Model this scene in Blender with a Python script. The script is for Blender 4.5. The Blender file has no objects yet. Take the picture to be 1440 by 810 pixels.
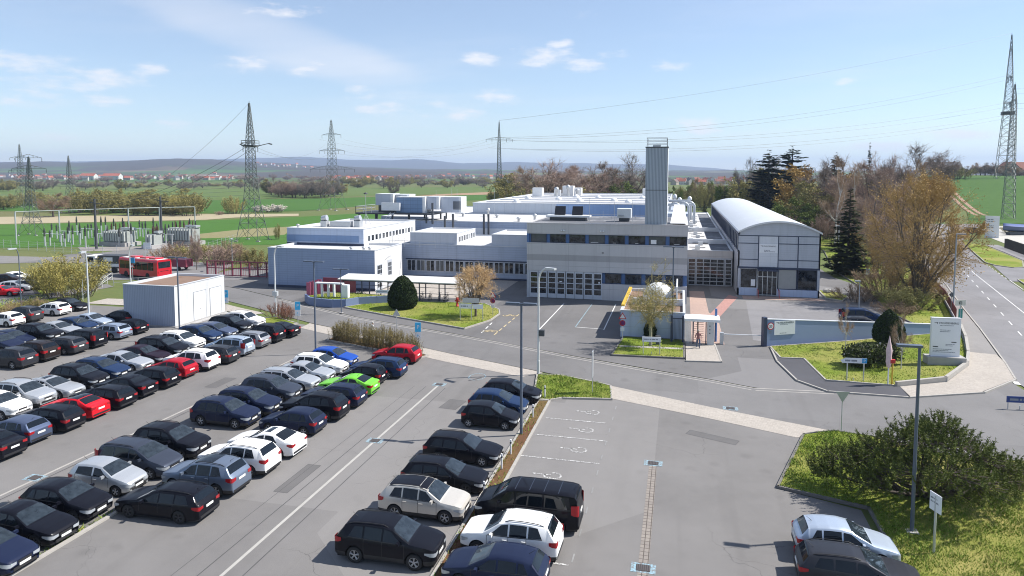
import bpy, math, random
from mathutils import Vector, Matrix, noise
rnd = random.Random(7)
PI = math.pi
scene = bpy.context.scene
col = scene.collection

# ------------------------------------------------------------------ camera
CAM_F, CAM_H, CAM_YAW, CAM_YH, CAM_CY = 970., 16.8, math.radians(13.75), 71., 313.
CAM_P = math.atan(CAM_YH / CAM_F)
cd = bpy.data.cameras.new('camera')
cam = bpy.data.objects.new('camera', cd)
col.objects.link(cam)
cam.location = (0, 0, CAM_H)
cam.rotation_euler = (PI / 2 - CAM_P, 0, CAM_YAW)
cd.sensor_fit = 'HORIZONTAL'
cd.sensor_width = 36
cd.lens = 36 * CAM_F / 1440
cd.shift_y = -(405 - CAM_CY) / 1440
cd.clip_start = 0.2
cd.clip_end = 60000
scene.camera = cam

# survey: where a sight line from the drone meets the ground (or a height z)
_R = (math.cos(CAM_YAW), math.sin(CAM_YAW), 0.)
_F = (-math.sin(CAM_YAW) * math.cos(CAM_P), math.cos(CAM_YAW) * math.cos(CAM_P), -math.sin(CAM_P))
_U = (-math.sin(CAM_YAW) * math.sin(CAM_P), math.cos(CAM_YAW) * math.sin(CAM_P), math.cos(CAM_P))
def G(px, py, z=0.):
    u = px - 720; v = CAM_CY - py
    d = [_R[i] * u + _F[i] * CAM_F + _U[i] * v for i in range(3)]
    k = (z - CAM_H) / d[2]
    return d[0] * k, d[1] * k
def GP(*v):
    return [G(v[i], v[i + 1]) for i in range(0, len(v), 2)]
def BY(px, dist):
    """point at horizontal forward distance dist along bearing of column px"""
    f = math.hypot(CAM_F, CAM_YH); u = (px - 720) / f * dist
    return (u * math.cos(CAM_YAW) - dist * math.sin(CAM_YAW), u * math.sin(CAM_YAW) + dist * math.cos(CAM_YAW))
def ZY(py, dist):
    """height seen at row py at forward distance dist (camera pitch is small)"""
    return CAM_H + (242 - py) / math.hypot(CAM_F, CAM_YH) * dist
def fdist(x, y):
    return -math.sin(CAM_YAW) * x + math.cos(CAM_YAW) * y
def column(x, y):
    f = fdist(x, y); r = math.cos(CAM_YAW) * x + math.sin(CAM_YAW) * y
    return 720 + r / max(f, 1) * 972.6

# ------------------------------------------------------------------ light
SUN_EL = math.radians(47.6)
sun_az = math.atan2(.93, .36)
sv = Vector((math.sin(sun_az) * math.cos(SUN_EL), math.cos(sun_az) * math.cos(SUN_EL), math.sin(SUN_EL)))
sl = bpy.data.lights.new('sun', 'SUN')
sl.energy = 4.9
sl.angle = math.radians(0.53)
sl.color = (1, .955, .89)
so = bpy.data.objects.new('sun', sl)
so.rotation_euler = (-sv).to_track_quat('-Z', 'Y').to_euler()
col.objects.link(so)

w = bpy.data.worlds.new('World'); scene.world = w; w.use_nodes = True
nt = w.node_tree; N = nt.nodes; L = nt.links
N.clear()
out = N.new('ShaderNodeOutputWorld'); bg = N.new('ShaderNodeBackground')
sky = N.new('ShaderNodeTexSky'); sky.sky_type = 'NISHITA'; sky.sun_disc = False
sky.sun_elevation = SUN_EL; sky.sun_rotation = sun_az; sky.altitude = 200
sky.air_density = 1.0; sky.dust_density = .0; sky.ozone_density = 4.0
bg.inputs['Strength'].default_value = .10
# thin fair weather clouds: direction projected on a high flat layer
tc = N.new('ShaderNodeTexCoord')
sx = N.new('ShaderNodeSeparateXYZ'); L.new(tc.outputs['Generated'], sx.inputs[0])
def wm(op, a, b=None, c=None):
    n = N.new('ShaderNodeMath'); n.operation = op
    for i, q in enumerate((a, b, c)):
        if q is None: continue
        if isinstance(q, (int, float)): n.inputs[i].default_value = q
        else: L.new(q, n.inputs[i])
    return n.outputs[0]
zz = wm('ADD', wm('MAXIMUM', sx.outputs[2], 0.), .06)
ux = wm('DIVIDE', sx.outputs[0], zz); uy = wm('DIVIDE', sx.outputs[1], zz)
cb = N.new('ShaderNodeCombineXYZ'); L.new(ux, cb.inputs[0]); L.new(uy, cb.inputs[1])
def wnoise(sc, det, rough, off, vec=None):
    mp = N.new('ShaderNodeMapping'); mp.inputs['Scale'].default_value = sc; mp.inputs['Location'].default_value = off
    L.new(vec or cb.outputs[0], mp.inputs['Vector'])
    n = N.new('ShaderNodeTexNoise'); n.inputs['Scale'].default_value = 1; n.inputs['Detail'].default_value = det
    n.inputs['Roughness'].default_value = rough; L.new(mp.outputs[0], n.inputs['Vector'])
    return n.outputs['Fac']
def wramp(x, a, b):
    n = N.new('ShaderNodeMapRange'); n.interpolation_type = 'SMOOTHSTEP'
    n.inputs['From Min'].default_value = a; n.inputs['From Max'].default_value = b
    L.new(x, n.inputs['Value']); return n.outputs[0]
# clouds keep a puffy width to height ratio: use angular coordinates low over the horizon
az = wm('ARCTAN2', sx.outputs[0], sx.outputs[1])
cb2 = N.new('ShaderNodeCombineXYZ'); L.new(az, cb2.inputs[0]); L.new(sx.outputs[2], cb2.inputs[1])
puff = wnoise((15, 46, 1), 8, .62, (5.3, 4.2, 0), cb2.outputs[0])
wisp = wnoise((.35, .5, 1), 5, .6, (4.3, 1.1, 0))
def blob(px, py, rx, ry, tilt=0.):
    """a cloud bank in the sky round the bearing where the photo has one (rx, ry in units of .001 rad)"""
    u = px - 720; v = CAM_CY - py
    d = Vector([_R[i] * u + _F[i] * CAM_F + _U[i] * v for i in range(3)]).normalized()
    a0, z0 = math.atan2(d.x, d.y), d.z
    dx = wm('SUBTRACT', az, a0); dz = wm('SUBTRACT', sx.outputs[2], z0)
    if tilt:
        dz = wm('ADD', dz, wm('MULTIPLY', dx, tilt))
    return wm('SUBTRACT', 1., wm('ADD', wm('POWER', wm('DIVIDE', wm('ABSOLUTE', dx), rx * .001), 2.), wm('POWER', wm('DIVIDE', wm('ABSOLUTE', dz), ry * .001), 2.)))
BLOBS = [(60, 105, 105, 26), (20, 135, 70, 14), (200, 98, 26, 9), (345, 90, 60, 11), (435, 97, 42, 12), (400, 14, 60, 12), (245, 172, 28, 8), (510, 132, 26, 12), (560, 152, 55, 14), (610, 148, 30, 9), (672, 84, 30, 12), (697, 134, 46, 11), (660, 162, 28, 11), (772, 80, 55, 16), (815, 90, 40, 12), (862, 78, 34, 9), (785, 62, 22, 8), (940, 88, 30, 13), (828, 18, 26, 9), (980, 172, 46, 10), (1000, 184, 34, 6), (1340, 190, 60, 9), (1185, 115, 16, 6), (1240, 205, 70, 8), (90, 195, 60, 7), (180, 140, 60, 10)]
m_ = None
for q in BLOBS:
    t_ = blob(*q); m_ = t_ if m_ is None else wm('MAXIMUM', m_, t_)
m_ = wm('MAXIMUM', m_, -1.5)
cir = wm('MULTIPLY', wramp(wm('ADD', blob(370, 45, 230, 42, .30), wm('MULTIPLY', wm('SUBTRACT', wisp, .5), 2.2)), -.1, 1.), .24)
c1 = wm('MULTIPLY', wramp(wm('ADD', wm('MULTIPLY', m_, .40), wm('MULTIPLY', wm('SUBTRACT', puff, .49), 2.9)), .0, .85), .66)
c2 = wm('ADD', wm('MULTIPLY', wramp(wisp, .46, .75), .16), .17)
cl = wm('MINIMUM', wm('ADD', wm('MAXIMUM', c1, cir), c2), .85)
mx = N.new('ShaderNodeMix'); mx.data_type = 'RGBA'
L.new(cl, mx.inputs['Factor']); L.new(sky.outputs[0], mx.inputs['A']); mx.inputs['B'].default_value = (6.6, 6.55, 6.75, 1)
L.new(mx.outputs['Result'], bg.inputs['Color']); L.new(bg.outputs[0], out.inputs[0])

scene.view_settings.view_transform = 'Standard'
scene.view_settings.look = 'None'
scene.view_settings.exposure = .64
scene.view_settings.gamma = 1
scene.render.engine = 'CYCLES'
cy = scene.cycles
cy.max_bounces = 5; cy.diffuse_bounces = 2; cy.glossy_bounces = 2; cy.transmission_bounces = 3; cy.transparent_max_bounces = 6
cy.volume_bounces = 0
cy.use_denoising = True
cy.use_adaptive_sampling = True
cy.adaptive_threshold = .012
cy.pixel_filter_type = 'BLACKMAN_HARRIS'
cy.filter_width = 1.05
cy.caustics_reflective = False; cy.caustics_refractive = False

# ------------------------------------------------------------------ materials
MATS = {}
class NB:
    def __init__(s, name):
        s.m = bpy.data.materials.new(name); s.m.use_nodes = True
        s.t = s.m.node_tree; s.N = s.t.nodes; s.L = s.t.links
        s.b = s.N['Principled BSDF']
        s.geo = None
    def n(s, typ, **kw):
        q = s.N.new(typ)
        for k, v in kw.items(): setattr(q, k, v)
        return q
    def pos(s):
        if not s.geo: s.geo = s.n('ShaderNodeNewGeometry')
        return s.geo.outputs['Position']
    def obj(s):
        return s.n('ShaderNodeTexCoord').outputs['Object']
    def sep(s, v):
        q = s.n('ShaderNodeSeparateXYZ'); s.L.new(v, q.inputs[0]); return q.outputs
    def math(s, op, a, b=None, c=None):
        q = s.n('ShaderNodeMath', operation=op)
        for i, z in enumerate((a, b, c)):
            if z is None: continue
            if isinstance(z, (int, float)): q.inputs[i].default_value = z
            else: s.L.new(z, q.inputs[i])
        return q.outputs[0]
    def noise(s, vec, scale, det=4, rough=.55, stretch=None):
        if stretch:
            mp = s.n('ShaderNodeMapping'); mp.inputs['Scale'].default_value = stretch; s.L.new(vec, mp.inputs['Vector']); vec = mp.outputs[0]
        q = s.n('ShaderNodeTexNoise'); q.inputs['Scale'].default_value = scale; q.inputs['Detail'].default_value = det
        q.inputs['Roughness'].default_value = rough; s.L.new(vec, q.inputs['Vector']); return q.outputs['Fac']
    def ramp(s, x, a, b, lo=0., hi=1.):
        q = s.n('ShaderNodeMapRange'); q.inputs['From Min'].default_value = a; q.inputs['From Max'].default_value = b
        q.inputs['To Min'].default_value = lo; q.inputs['To Max'].default_value = hi
        s.L.new(x, q.inputs['Value']); return q.outputs[0]
    def mix(s, f, a, b, blend='MIX'):
        q = s.n('ShaderNodeMix', data_type='RGBA', blend_type=blend)
        for k, z in (('Factor', f), ('A', a), ('B', b)):
            i = q.inputs[k] if k == 'Factor' else [p for p in q.inputs if p.name == k and p.type == 'RGBA'][0]
            if isinstance(z, (int, float)): i.default_value = z
            elif isinstance(z, tuple): i.default_value = (*z, 1)[:4]
            else: s.L.new(z, i)
        return [p for p in q.outputs if p.type == 'RGBA'][0]
    def done(s, color=None, rough=.6, metal=0., spec=.5, bump=None, bstr=.3, bdist=.02, coat=0., emit=None):
        b = s.b
        if color is not None:
            if isinstance(color, tuple): b.inputs['Base Color'].default_value = (*color, 1)[:4]
            else: s.L.new(color, b.inputs['Base Color'])
        if isinstance(rough, (int, float)): b.inputs['Roughness'].default_value = rough
        else: s.L.new(rough, b.inputs['Roughness'])
        b.inputs['Metallic'].default_value = metal
        b.inputs['Specular IOR Level'].default_value = spec
        if coat:
            b.inputs['Coat Weight'].default_value = coat; b.inputs['Coat Roughness'].default_value = .04
        if bump is not None:
            q = s.n('ShaderNodeBump'); q.inputs['Strength'].default_value = bstr; q.inputs['Distance'].default_value = bdist
            s.L.new(bump, q.inputs['Height']); s.L.new(q.outputs[0], b.inputs['Normal'])
        return s.m

def plain(name, rgb, rough=.6, metal=0., var=.18, scale=1.5, spec=.5, coat=0.):
    """a colour with slight uneven wear"""
    if name in MATS: return MATS[name]
    k = NB(name)
    if var:
        f = k.noise(k.obj(), scale, 5, .6)
        c = k.mix(f, tuple(v * (1 - var) for v in rgb), tuple(min(1, v * (1 + var)) for v in rgb))
    else: c = rgb
    MATS[name] = k.done(c, rough, metal, spec, coat=coat)
    return MATS[name]

def cladding(name, rgb, rough=.45, hz=0., vt=0., joint=.6, w=.03, rib=0., metal=0., var=.1, hz0=0., vt0=0.):
    """wall sheeting: joints every hz metres up and vt metres along, optional fine ribs"""
    if name in MATS: return MATS[name]
    k = NB(name); p = k.pos(); x, y, z = k.sep(p)
    f = k.noise(p, .35, 6, .65)
    st = k.noise(p, 1., 3, .6, (2.2, 2.2, .12))
    c = k.mix(f, tuple(v * (1 - var) for v in rgb), tuple(min(1, v * (1 + var)) for v in rgb))
    c = k.mix(k.ramp(st, .5, .78, 0, .36), c, tuple(v * .62 for v in rgb))
    along = k.math('ADD', x, y)
    lines = None
    if hz:
        q = k.math('LESS_THAN', k.math('FRACT', k.math('DIVIDE', k.math('ADD', z, 100 * hz + hz0), hz)), w / hz)
        lines = q
    if vt:
        q = k.math('LESS_THAN', k.math('FRACT', k.math('DIVIDE', k.math('ADD', along, 1000 * vt + vt0), vt)), w / vt)
        lines = q if lines is None else k.math('MAXIMUM', lines, q)
    if lines is not None:
        c = k.mix(k.math('MULTIPLY', lines, joint), c, tuple(v * .25 for v in rgb))
    bump = None
    if rib:
        bump = k.math('SINE', k.math('MULTIPLY', along if rib > 0 else z, 2 * PI / abs(rib)))
    MATS[name] = k.done(c, rough, metal, bump=bump, bstr=.6, bdist=.03)
    return MATS[name]

# ------------------------------------------------------------------ mesh building
class MB:
    def __init__(s):
        s.v = []; s.f = []; s.m = []; s.sm = []
    def add(s, vs, fs, m=0, smooth=False):
        o = len(s.v); s.v.extend(vs)
        for f in fs:
            s.f.append(tuple(i + o for i in f)); s.m.append(m); s.sm.append(smooth)
        return s
    def box(s, x0, x1, y0, y1, z0, z1, m=0):
        v = [(x0, y0, z0), (x1, y0, z0), (x1, y1, z0), (x0, y1, z0), (x0, y0, z1), (x1, y0, z1), (x1, y1, z1), (x0, y1, z1)]
        return s.add(v, [(0, 3, 2, 1), (4, 5, 6, 7), (0, 1, 5, 4), (1, 2, 6, 5), (2, 3, 7, 6), (3, 0, 4, 7)], m)
    def cbox(s, c, sx, sy, sz, m=0, rz=0.):
        """box centred in plan on c, standing on c.z, turned rz"""
        ca, sa = math.cos(rz), math.sin(rz); v = []
        for z in (0, sz):
            for a, b in ((-1, -1), (1, -1), (1, 1), (-1, 1)):
                px, py = a * sx / 2, b * sy / 2
                v.append((c[0] + px * ca - py * sa, c[1] + px * sa + py * ca, c[2] + z))
        return s.add(v, [(0, 3, 2, 1), (4, 5, 6, 7), (0, 1, 5, 4), (1, 2, 6, 5), (2, 3, 7, 6), (3, 0, 4, 7)], m)
    def prism(s, pts, z0, z1, m=0, mtop=None, bottom=True):
        n = len(pts); a = sum(pts[i][0] * pts[(i + 1) % n][1] - pts[(i + 1) % n][0] * pts[i][1] for i in range(n))
        if a < 0: pts = pts[::-1]
        v = [(p[0], p[1], z0) for p in pts] + [(p[0], p[1], z1) for p in pts]
        s.add(v, [(i, (i + 1) % n, n + (i + 1) % n, n + i) for i in range(n)], m)
        s.add(v[n:], [tuple(range(n))], m if mtop is None else mtop)
        if bottom: s.add(v[:n], [tuple(range(n))[::-1]], m)
        return s
    def tube(s, p0, p1, r0, r1=None, n=6, m=0, caps=True, smooth=True):
        r1 = r0 if r1 is None else r1
        a = Vector(p0); b = Vector(p1); d = (b - a)
        if d.length < 1e-6: return s
        d.normalize(); u = d.orthogonal().normalized(); t = d.cross(u)
        v = []
        for c, r in ((a, r0), (b, r1)):
            for i in range(n):
                g = 2 * PI * i / n; v.append(tuple(c + (u * math.cos(g) + t * math.sin(g)) * r))
        s.add(v, [(i, (i + 1) % n, n + (i + 1) % n, n + i) for i in range(n)], m, smooth)
        if caps: s.add(v, [tuple(range(n))[::-1], tuple(range(n, 2 * n))], m)
        return s
    def path(s, pts, r, n=6, m=0):
        for a, b in zip(pts, pts[1:]): s.tube(a, b, r, r, n, m)
        return s
    def bar(s, p0, p1, wd, m=0):
        """square section bar"""
        return s.tube(p0, p1, wd * .7071, None, 4, m, True, False)
    def lathe(s, c, prof, n=12, m=0, smooth=True):
        v = []; f = []
        for r, z in prof:
            for i in range(n):
                g = 2 * PI * i / n; v.append((c[0] + r * math.cos(g), c[1] + r * math.sin(g), c[2] + z))
        for j in range(len(prof) - 1):
            for i in range(n):
                f.append((j * n + i, j * n + (i + 1) % n, (j + 1) * n + (i + 1) % n, (j + 1) * n + i))
        s.add(v, f, m, smooth)
        s.add(v[-n:], [tuple(range(n))], m); s.add(v[:n], [tuple(range(n))[::-1]], m)
        return s
    def grid(s, rows, m=0, smooth=True, flip=False):
        nr, nc = len(rows), len(rows[0]); v = [p for r in rows for p in r]
        f = []
        for j in range(nr - 1):
            for i in range(nc - 1):
                q = (j * nc + i, j * nc + i + 1, (j + 1) * nc + i + 1, (j + 1) * nc + i)
                f.append(q[::-1] if flip else q)
        return s.add(v, f, m, smooth)
    def poly(s, pts, m=0):
        return s.add([tuple(p) for p in pts], [tuple(range(len(pts)))], m)
    def mesh(s, name, mats):
        me = bpy.data.meshes.new(name)
        me.from_pydata(s.v, [], s.f)
        me.polygons.foreach_set('material_index', s.m)
        me.polygons.foreach_set('use_smooth', s.sm)
        for q in (mats if isinstance(mats, (list, tuple)) else [mats]): me.materials.append(q)
        me.update()
        return me
    def build(s, name, mats, parent=None, loc=(0, 0, 0), rz=0., sharp=None):
        me = s.mesh(name, mats)
        if sharp: me.set_sharp_from_angle(angle=math.radians(sharp))
        return link(me, name, parent, loc, rz)
def link(me, name, parent=None, loc=(0, 0, 0), rz=0.):
    o = bpy.data.objects.new(name, me); col.objects.link(o)
    o.location = loc; o.rotation_euler = (0, 0, rz)
    if parent: o.parent = parent
    return o
def tag(o, label, cat, group=None):
    o['label'] = label; o['category'] = cat
    if group: o['group'] = group
    return o
def thing(name, label, cat, loc=(0, 0, 0), rz=0., group=None):
    o = bpy.data.objects.new(name, None); col.objects.link(o)
    o.empty_display_size = .2; o.location = loc; o.rotation_euler = (0, 0, rz)
    return tag(o, label, cat, group)
def struct(o):
    o['kind'] = 'structure'; return o
KIDS = {}
def kids(o):
    return KIDS.get(o.name) or [c for c in col.objects if c.parent is o]
def dup(root, loc, rz=0., label=None, group=None, scale=None):
    if root.name not in KIDS:
        KIDS[root.name] = [(c, list(c.children)) for c in root.children]
    r = root.copy(); col.objects.link(r); r.location = loc; r.rotation_euler = (0, 0, rz)
    if scale: r.scale = scale
    if label: r['label'] = label
    if group: r['group'] = group
    for c, sub in KIDS[root.name]:
        d = c.copy(); col.objects.link(d); d.parent = r
        for g in sub:
            e = g.copy(); col.objects.link(e); e.parent = d
    return r
def smooth(a, b, x):
    t = min(1, max(0, (x - a) / (b - a))); return t * t * (3 - 2 * t)
def lerpt(tab, x):
    if x <= tab[0][0]: return tab[0][1]
    for (a, p), (b, q) in zip(tab, tab[1:]):
        if x <= b: return p + (q - p) * (x - a) / (b - a)
    return tab[-1][1]
# ------------------------------------------------------------------ terrain
RIDGE_NEAR = [(-400, 224), (0, 231), (60, 229), (110, 230), (200, 226), (250, 224), (300, 225), (345, 228), (420, 232), (520, 236), (640, 239), (760, 240), (900, 241), (1100, 241), (1900, 240)]
RIDGE_FAR = [(-400, 232), (150, 229), (300, 227), (370, 224), (410, 222), (450, 223), (490, 226), (550, 227), (585, 225), (610, 227), (650, 231), (690, 230), (720, 229), (800, 230), (930, 232), (960, 234), (1000, 237), (1045, 241), (1200, 244), (1900, 244)]
def fbm(x, y, s, o=4):
    return noise.fractal(Vector((x / s, y / s, 3.3)), 1., 2., o)
def height(x, y):
    f = fdist(x, y); r = math.hypot(x, y)
    px = column(x, y) if f > 5 else 720
    z = 0.
    # the field hill on the right, beyond the main road
    wgt = smooth(1090, 1300, px)
    if wgt > 0 and r < 1400:
        z += wgt * (14.2 * smooth(215, 440, f) - 9 * smooth(520, 1100, f))
        z += wgt * .5 * fbm(x, y, 90.) * smooth(260, 330, f)
    if r > 1200:
        top = (242 - lerpt(RIDGE_NEAR, px)) / 972.6 * 4600 + CAM_H
        z += top * smooth(2100, 4600, f) * (1 - .75 * smooth(4700, 6200, f)) * (1 + .12 * fbm(x, y, 900.)) + 9 * fbm(x, y, 420.) * smooth(1900, 3200, f)
        top = (242 - lerpt(RIDGE_FAR, px)) / 972.6 * 9000 + CAM_H
        z += top * smooth(6400, 9000, f) * (1 - .6 * smooth(9200, 12000, f)) * (1 + .05 * fbm(x, y, 1500.))
    return z
def ground(x, y):
    return height(x, y) - .05

def make_terrain():
    rows = []
    rr = [0.5, 15, 40, 80, 120]
    r = 150.
    while r < 13500: rr.append(r); r *= 1.028
    azs = [math.radians(a) for a in [-180, -150, -120, -100] + [-80 + .4 * i for i in range(0, 80)] + [-48 + .2 * i for i in range(0, 480)] + [48 + .4 * i for i in range(0, 81)] + [100, 120, 150, 180]]
    for r in rr:
        row = []
        for a in azs:
            b = a - CAM_YAW
            x, y = r * math.sin(b), r * math.cos(b)
            row.append((x, y, ground(x, y)))
        rows.append(row)
    m = MB().grid(rows, 0, True, True)
    k = NB('meadow and wooded hills'); p = k.pos()
    x, y, z = k.sep(p)
    r = k.math('SQRT', k.math('ADD', k.math('MULTIPLY', x, x), k.math('MULTIPLY', y, y)))
    n1 = k.noise(p, .035, 6, .6); n2 = k.noise(p, .9, 5, .7); n3 = k.noise(p, .008, 3, .5)
    g = k.mix(n1, (.08, .12, .035), (.12, .155, .05))
    g = k.mix(k.ramp(n2, .4, .75), g, (.14, .15, .055))
    g = k.mix(k.ramp(n3, .52, .62, 0, .55), g, (.16, .14, .07))
    # far country: woods, pasture, plough land
    vo = k.n('ShaderNodeTexVoronoi'); vo.inputs['Scale'].default_value = .0032; k.L.new(p, vo.inputs['Vector'])
    cr = k.n('ShaderNodeValToRGB'); cr.color_ramp.interpolation = 'CONSTANT'
    e = cr.color_ramp.elements; e[0].color = (.07, .13, .025, 1); e[0].position = 0
    e[1].color = (.11, .10, .055, 1); e[1].position = .4
    for pos_, c_ in ((.55, (.055, .11, .02)), (.75, (.15, .11, .07)), (.86, (.09, .14, .03))):
        q = e.new(pos_); q.color = (*c_, 1)
    sv_ = k.sep(vo.outputs['Color']); k.L.new(sv_[0], cr.inputs[0])
    wood = k.mix(k.noise(p, .02, 5, .75), (.03, .027, .018), (.085, .062, .045))
    wmask = k.ramp(k.noise(p, .0011, 5, .6), .46, .5)
    zw = k.ramp(z, 20, 62)
    far = k.mix(k.math('MINIMUM', k.math('ADD', wmask, zw), 1.), cr.outputs[0], wood)
    c = k.mix(k.ramp(r, 1150, 1500), g, far)
    mm = k.done(c, .95, spec=.15, bump=k.noise(p, 2.5, 4, .7), bstr=.5, bdist=.08)
    o = struct(m.build('terrain', mm))
    return o
make_terrain()

def sheet(name, pts, z, mat, sub=None):
    """flat paving laid on the site; pts in plan"""
    m = MB(); n = len(pts)
    a = sum(pts[i][0] * pts[(i + 1) % n][1] - pts[(i + 1) % n][0] * pts[i][1] for i in range(n))
    if a < 0: pts = pts[::-1]
    m.poly([(p[0], p[1], z) for p in pts])
    return struct(m.build(name, mat))

def asphalt(name, base, crack=.5, patch=.25):
    k = NB(name); p = k.pos()
    n1 = k.noise(p, .12, 5, .6); n2 = k.noise(p, 1.1, 6, .7); n3 = k.noise(p, 26., 3, .6)
    lo = tuple(v * .78 for v in base); hi = tuple(v * 1.2 for v in base)
    c = k.mix(k.ramp(n1, .3, .7), lo, hi)
    c = k.mix(k.ramp(n2, .35, .75, 0, .45), c, tuple(v * 1.22 for v in base))
    c = k.mix(k.ramp(n3, .3, .7, 0, .5), c, tuple(v * .7 for v in base))
    # oil and tyre grime
    sp = k.noise(p, .55, 3, .5); c = k.mix(k.ramp(sp, .62, .74, 0, .35), c, tuple(v * .6 for v in base))
    # drips under parked cars and dark tyre sweeps
    dv = k.n('ShaderNodeTexVoronoi'); dv.inputs['Scale'].default_value = .62; k.L.new(p, dv.inputs['Vector'])
    dc = k.sep(dv.outputs['Color'])
    spot = k.math('MULTIPLY', k.ramp(dv.outputs['Distance'], .30, .08), k.math('GREATER_THAN', dc[1], .72))
    c = k.mix(k.math('MULTIPLY', k.math('MULTIPLY', spot, k.ramp(n3, .3, .7, .3, 1)), .38), c, tuple(v * .45 for v in base))
    sw = k.noise(p, .5, 3, .5, (1.6, .09, 1)); c = k.mix(k.ramp(sw, .56, .7, 0, .3), c, tuple(v * .68 for v in base))
    # cracks: warped cell edges, only here and there
    wv = k.n('ShaderNodeVectorMath', operation='ADD')
    wn = k.n('ShaderNodeTexNoise'); wn.inputs['Scale'].default_value = .9; wn.inputs['Detail'].default_value = 4; k.L.new(p, wn.inputs['Vector'])
    k.L.new(p, wv.inputs[0]); k.L.new(wn.outputs['Color'], wv.inputs[1])
    vo = k.n('ShaderNodeTexVoronoi', feature='DISTANCE_TO_EDGE'); vo.inputs['Scale'].default_value = .16; k.L.new(wv.outputs[0], vo.inputs['Vector'])
    line = k.math('LESS_THAN', vo.outputs['Distance'], .0024)
    keep = k.ramp(k.noise(p, .09, 2, .5), .52, .56)
    c = k.mix(k.math('MULTIPLY', k.math('MULTIPLY', line, keep), crack), c, tuple(v * .28 for v in base))
    # square repair patches
    bx = k.n('ShaderNodeTexVoronoi', distance='CHEBYCHEV'); bx.inputs['Scale'].default_value = .055; k.L.new(p, bx.inputs['Vector'])
    s_ = k.sep(bx.outputs['Color'])
    c = k.mix(k.math('MULTIPLY', k.math('GREATER_THAN', s_[0], .72), patch), c, tuple(v * 1.45 for v in base))
    return k.done(c, .88, spec=.25, bump=n3, bstr=.35, bdist=.01)
A_LOT = asphalt('worn parking asphalt', (.188, .180, .174), .4, .3)
A_ROAD = asphalt('road asphalt', (.172, .167, .165), .3, .15)
A_YARD = asphalt('yard asphalt', (.160, .155, .154), .35, .5)
A_DARK = asphalt('fresh dark asphalt', (.085, .085, .095), .1, 0)
A_MAIN = asphalt('main road asphalt', (.215, .21, .215), .25, .15)
def pavement(name, base, brick=(.2, .1)):
    k = NB(name); p = k.pos()
    bt = k.n('ShaderNodeTexBrick'); k.L.new(p, bt.inputs['Vector']); bt.inputs['Scale'].default_value = 1
    bt.inputs['Brick Width'].default_value = brick[0]; bt.inputs['Row Height'].default_value = brick[1]; bt.inputs['Mortar Size'].default_value = .006
    bt.inputs['Color1'].default_value = (*[v * .88 for v in base], 1); bt.inputs['Color2'].default_value = (*[v * 1.08 for v in base], 1)
    bt.inputs['Mortar'].default_value = (*[v * .55 for v in base], 1)
    c = k.mix(k.ramp(k.noise(p, .5, 5, .65), .35, .75, 0, .4), bt.outputs['Color'], tuple(v * .7 for v in base))
    return k.done(c, .9, spec=.2)
P_PATH = pavement('pale footpath blocks', (.43, .39, .345))
P_RED = pavement('reddish walkway blocks', (.44, .32, .27))
P_RED2 = pavement('bright red strip', (.44, .25, .22))
P_KERB = plain('kerb stone', (.36, .34, .31), .85, var=.25, scale=3)
P_KERB2 = plain('dark kerb', (.16, .15, .14), .9, var=.25, scale=3)
WHITE = plain('road paint white', (.72, .72, .70), .7, var=.25, scale=6)
YELLOWP = plain('faded yellow paint', (.55, .44, .25), .7, var=.3, scale=6)
def worn(name, rgb, amt):
    k = NB(name); p = k.pos(); n = k.noise(p, 9., 5, .75)
    return k.done(k.mix(k.ramp(n, .5 - amt, .62 - amt), (.18, .17, .168), rgb), .75, spec=.25)
WORN = worn('chipped white paint', (.60, .60, .58), .06)
WORNW = worn('worn road line paint', (.66, .66, .64), .12)
CYANP = worn('chipped pale blue paint', (.27, .42, .49), .06)

# parking and yard surface, one sheet
LOT = [(-75.5, 3), (5.0, 3), (9.0, 29.5), (9.0, 36.4), (5.3, 37.9), (7.7, 45.9), (8.6, 46.3), (-9.6, 55.0), (-40.0, 67.5), (-44, 69), (-49, 71.0), (-73.2, 71.2), (-75.5, 68.5)]
sheet('parking_asphalt', LOT, 0., A_LOT)
# works road: from the bus stop on the left to the junction on the right
FAR = [(-120, 118), (-75, 92), (-62, 86.5), (-51, 80.5), (-43, 76.1), (-36.4, 72.5), (-30.3, 70.1), (-22.5, 67.2), (-17.4, 65.1), (-9.7, 61.7), (-3.2, 59.2), (2.6, 57.1), (5.8, 55.7), (11.5, 56.2), (17, 57.0), (22, 59.8), (26, 64)]
NEAR = [(26, 44), (16, 44.6), (9.9, 47.5), (2.4, 50.3), (-5.7, 53.9), (-9.4, 55.4), (-20, 59.6), (-32.3, 65.2), (-39.7, 68.4), (-46, 71.8), (-51, 74.6), (-62, 80.2), (-77, 88), (-122, 113.5)]
sheet('works_road', FAR + NEAR, .004, A_ROAD)
YARD = [(-75, 92.2), (-62, 86.7), (-51, 80.7), (-43, 76.3), (-36.4, 72.7), (-30.3, 70.3), (-22.5, 67.4), (-9.7, 61.9), (2.6, 57.3), (5.8, 55.9), (11.5, 54.6), (17, 54.6), (20, 56.5), (24, 62), (27, 70), (26, 79), (31, 92), (24, 118), (23, 165), (10, 190), (-60, 190), (-75, 110)]
sheet('yard_asphalt', YARD, -.004, A_YARD)
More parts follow.
